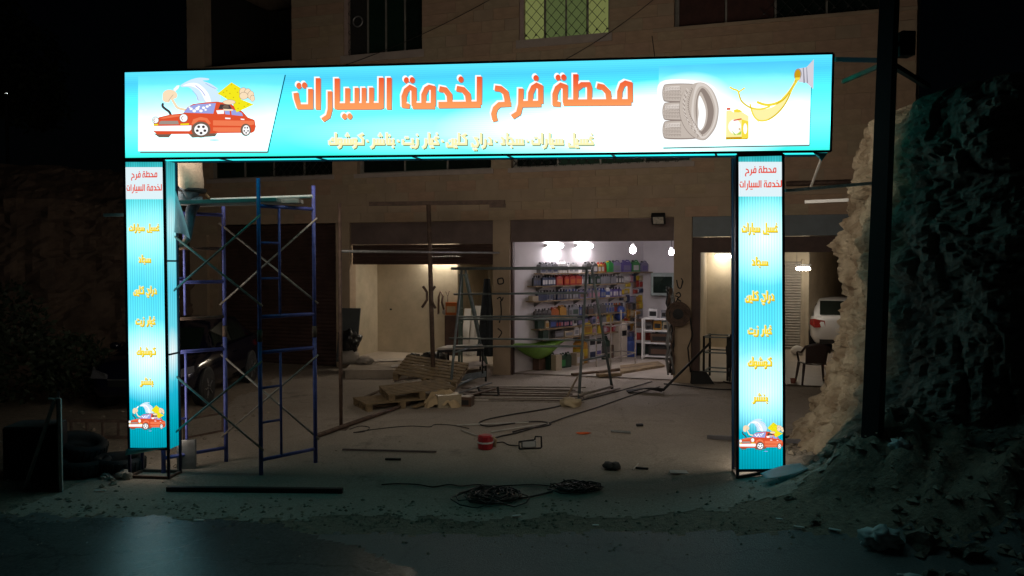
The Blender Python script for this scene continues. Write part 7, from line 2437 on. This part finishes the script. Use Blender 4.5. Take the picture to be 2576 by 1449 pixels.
for i, (u, v, r) in enumerate(((268, 1203, .055), (285, 1200, .06), (300, 1205, .065), (312, 1199, .07), (278, 1210, .04), (322, 1206, .06), (258, 1207, .035))):
    p = ground(u, v)
    tag(MB().blob(p + UP * r * 0.5, (r, r * 0.8, r * 0.75), 0.35, 70 + i, 2, 1.5).build('stone_lump', M('pale_stone', (0.36, 0.33, 0.29), 0.9, var=0.2), None, False), 'pale stone before the tyres, %s from the left' % ORD[i], 'stone', 'pale stones before the tyres')
# grey metal sheet and box between pillar and scaffold
gsx = ground(470, 1180)
tag(MB().box(gsx, 0.22, 0.05, 0.36, 0.1).build('grey_offcut', m_grey, None, bevel=0.003), 'grey metal offcut standing behind the left pillar foot', 'offcut')

# ---- planting at the left, dark
def leaves(name, n, fn, size, mat, seed, parent):
    rnd = random.Random(seed)
    mb = MB()
    for i in range(n):
        p = fn(rnd)
        a = V((rnd.gauss(0, 1), rnd.gauss(0, 1), rnd.gauss(0, 0.7))).normalized()
        b = a.cross(V((rnd.gauss(0, 1), rnd.gauss(0, 1), rnd.gauss(0, 1)))).normalized()
        s = size * (0.6 + 0.8 * rnd.random())
        mb.add([p, p + a * s * 0.5 + b * s * 0.22, p + a * s, p + a * s * 0.5 - b * s * 0.22], [(0, 1, 2, 3)])
    return mb.build(name, mat, parent)
m_leaf = M('dark_leaf', (0.018, 0.030, 0.012), 0.7, var=0.4, scale=3)
m_bark = M('bark', (0.07, 0.05, 0.035), 0.9, var=0.4, scale=8, bump=0.6, bscale=20)
def in_blobs(blobs):
    def f(r):
        c, R = blobs[r.randrange(len(blobs))]
        d = V((r.gauss(0, 1), r.gauss(0, 1), r.gauss(0, 1))).normalized()
        return V(c) + d * R * (0.45 + 0.55 * r.random() ** 0.5)
    return f
def plant(name, label, cat, base, blobs, n, size, seed, trunk_h):
    t = thing(name, label, cat, base)
    MB().path([base, base + UP * trunk_h * 0.5 + V((0.05, 0, 0)), base + UP * trunk_h], [0.09 * max(0.5, trunk_h / 4), 0.07 * max(0.5, trunk_h / 4), 0.04], 8).build('trunk', m_bark, t, True)
    for k, (c, R) in enumerate(blobs[:5]):
        MB().path([base + UP * trunk_h * (0.55 + 0.08 * k), (base + UP * trunk_h).lerp(V(c), 0.5) + UP * 0.1, V(c)], [0.04, 0.03, 0.012], 6).build('branch', m_bark, t, True)
    leaves('crown', n, in_blobs(blobs), size, m_leaf, seed, t)
    return t
b0_ = V((-9.0, 13.4, 0))
plant('dark_bush', 'large dark bush at the foot of the earth bank, far left', 'bush', b0_, [((-9.4, 13.2, 1.0), 0.9), ((-8.4, 13.4, 0.9), 0.8), ((-9.0, 13.8, 1.4), 0.8), ((-10.4, 13.2, 0.9), 0.9), ((-7.7, 13.8, 0.7), 0.6)], 5200, 0.13, 3, 0.9)
tb_ = V((-20.6, 31.0, 0))
plant('street_tree', 'tall tree in the dark with a distant lamp behind its leaves', 'tree', tb_, [((-20.4, 30.6, 9.6), 1.6), ((-19.0, 31.0, 10.4), 1.5), ((-21.6, 31.5, 10.2), 1.6), ((-20.2, 31.0, 11.4), 1.5), ((-18.4, 30.6, 8.8), 1.2)], 5200, 0.30, 8, 8.6)
lp_ = at_y(16, 235, 28.6)
t = thing('street_lamp', 'distant lit street lamp glimmering through leaves, far left', 'lamp', V((lp_.x, lp_.y, 0)))
MB().tube(V((lp_.x, lp_.y, 0)), V((lp_.x, lp_.y, lp_.z + 0.3)), 0.08, 8, 0.05).build('post', m_black, t)
MB().blob(lp_, (0.05, 0.05, 0.04), 0.0, 1, 2).build('lamp_head', E('far_lamp', (0.9, 1.0, 0.95), 6.0, sample=False), t, True)

# ================================================================== SMALL THINGS: loose timber by the pallets, sockets, fittings
rl = random.Random(77)
LOOSE = [((925, 1022), (1010, 1004), 'nearest the road, left of the pallets', m_wood), ((945, 1030), (1062, 1012), 'lying along the front of the pallets', m_woodd), ((905, 1010), (975, 988), 'behind the nearest pallet on the left', m_woodd),
         ((1040, 1030), (1120, 1010), 'under the edge of the paper sack', m_wood), ((1130, 1000), (1235, 980), 'right of the pallets before the bench', m_grey), ((1150, 1008), (1250, 988), 'lying beside the grey batten before the bench', m_rust), ((990, 962), (1060, 952), 'at the foot of the apron step', m_woodd)]
for i, (a, b, lbl, mt) in enumerate(LOOSE):
    p, q_ = ground(*a), ground(*b)
    o = MB().bar(p + UP * (0.03 + 0.02 * rl.random()), q_ + UP * (0.04 + 0.10 * rl.random()), 0.06 + 0.05 * rl.random(), 0.022).build('loose_batten', mt)
    tag(o, 'loose batten %s' % lbl, 'batten', 'loose battens round the pallets')
for (u, v) in ((926, 782), (934, 782), (926, 791), (934, 791)):
    c = on_plane(u, v, fp(0, 0, -1.9 + 0.004), FN)
    MB().obb(c - FE * 0.03 - UP * 0.03, FE * 0.06, UP * 0.06, FN * 0.012).build('wall_socket', m_white, bld)
for (u, v0, v1) in ((941, 726, 744), (984, 776, 780)):
    c, d = on_plane(u, v0, fp(0, 0, -1.9 + 0.004), FN), on_plane(u, v1, fp(0, 0, -1.9 + 0.004), FN)
    MB().bar(c + FN * 0.02, d + FN * 0.02, 0.05, 0.03).build('pipe_stub', m_black, bld)
c = on_plane(1777, 757, fp(L4 + 0.02, 0, -3.0), FE)
MB().obb(fp(L4 + 0.003, 1.55, -3.4), FE * 0.03, FN * 0.14, UP * 0.42).build('wall_fitting', m_black, bld)
import OpenImageIO as oiio
im=oiio.ImageBuf('/workdir/render_main.png').get_pixels(oiio.UINT8)
for (n,x,y,t) in [('front ground c',498,506,'27,38,35'),('road l',147,555,'80,110,120'),('court',560,430,'64,55,44'),('facade',451,30,'53,42,34'),('facade mid',600,205,'63,51,42'),('ochre',390,300,'78,66,50'),('rock edge',843,243,'115,98,72'),('wall3',523,300,'125,118,125?'),('washbay',715,300,''),('hdr mid',480,125,''),('hdr top',480,72,''),('road c',500,560,''),('rubble',900,500,'')]:
    print(n,im[y-3:y+4,x-3:x+4,:3].reshape(-1,3).mean(0).round(0),t)
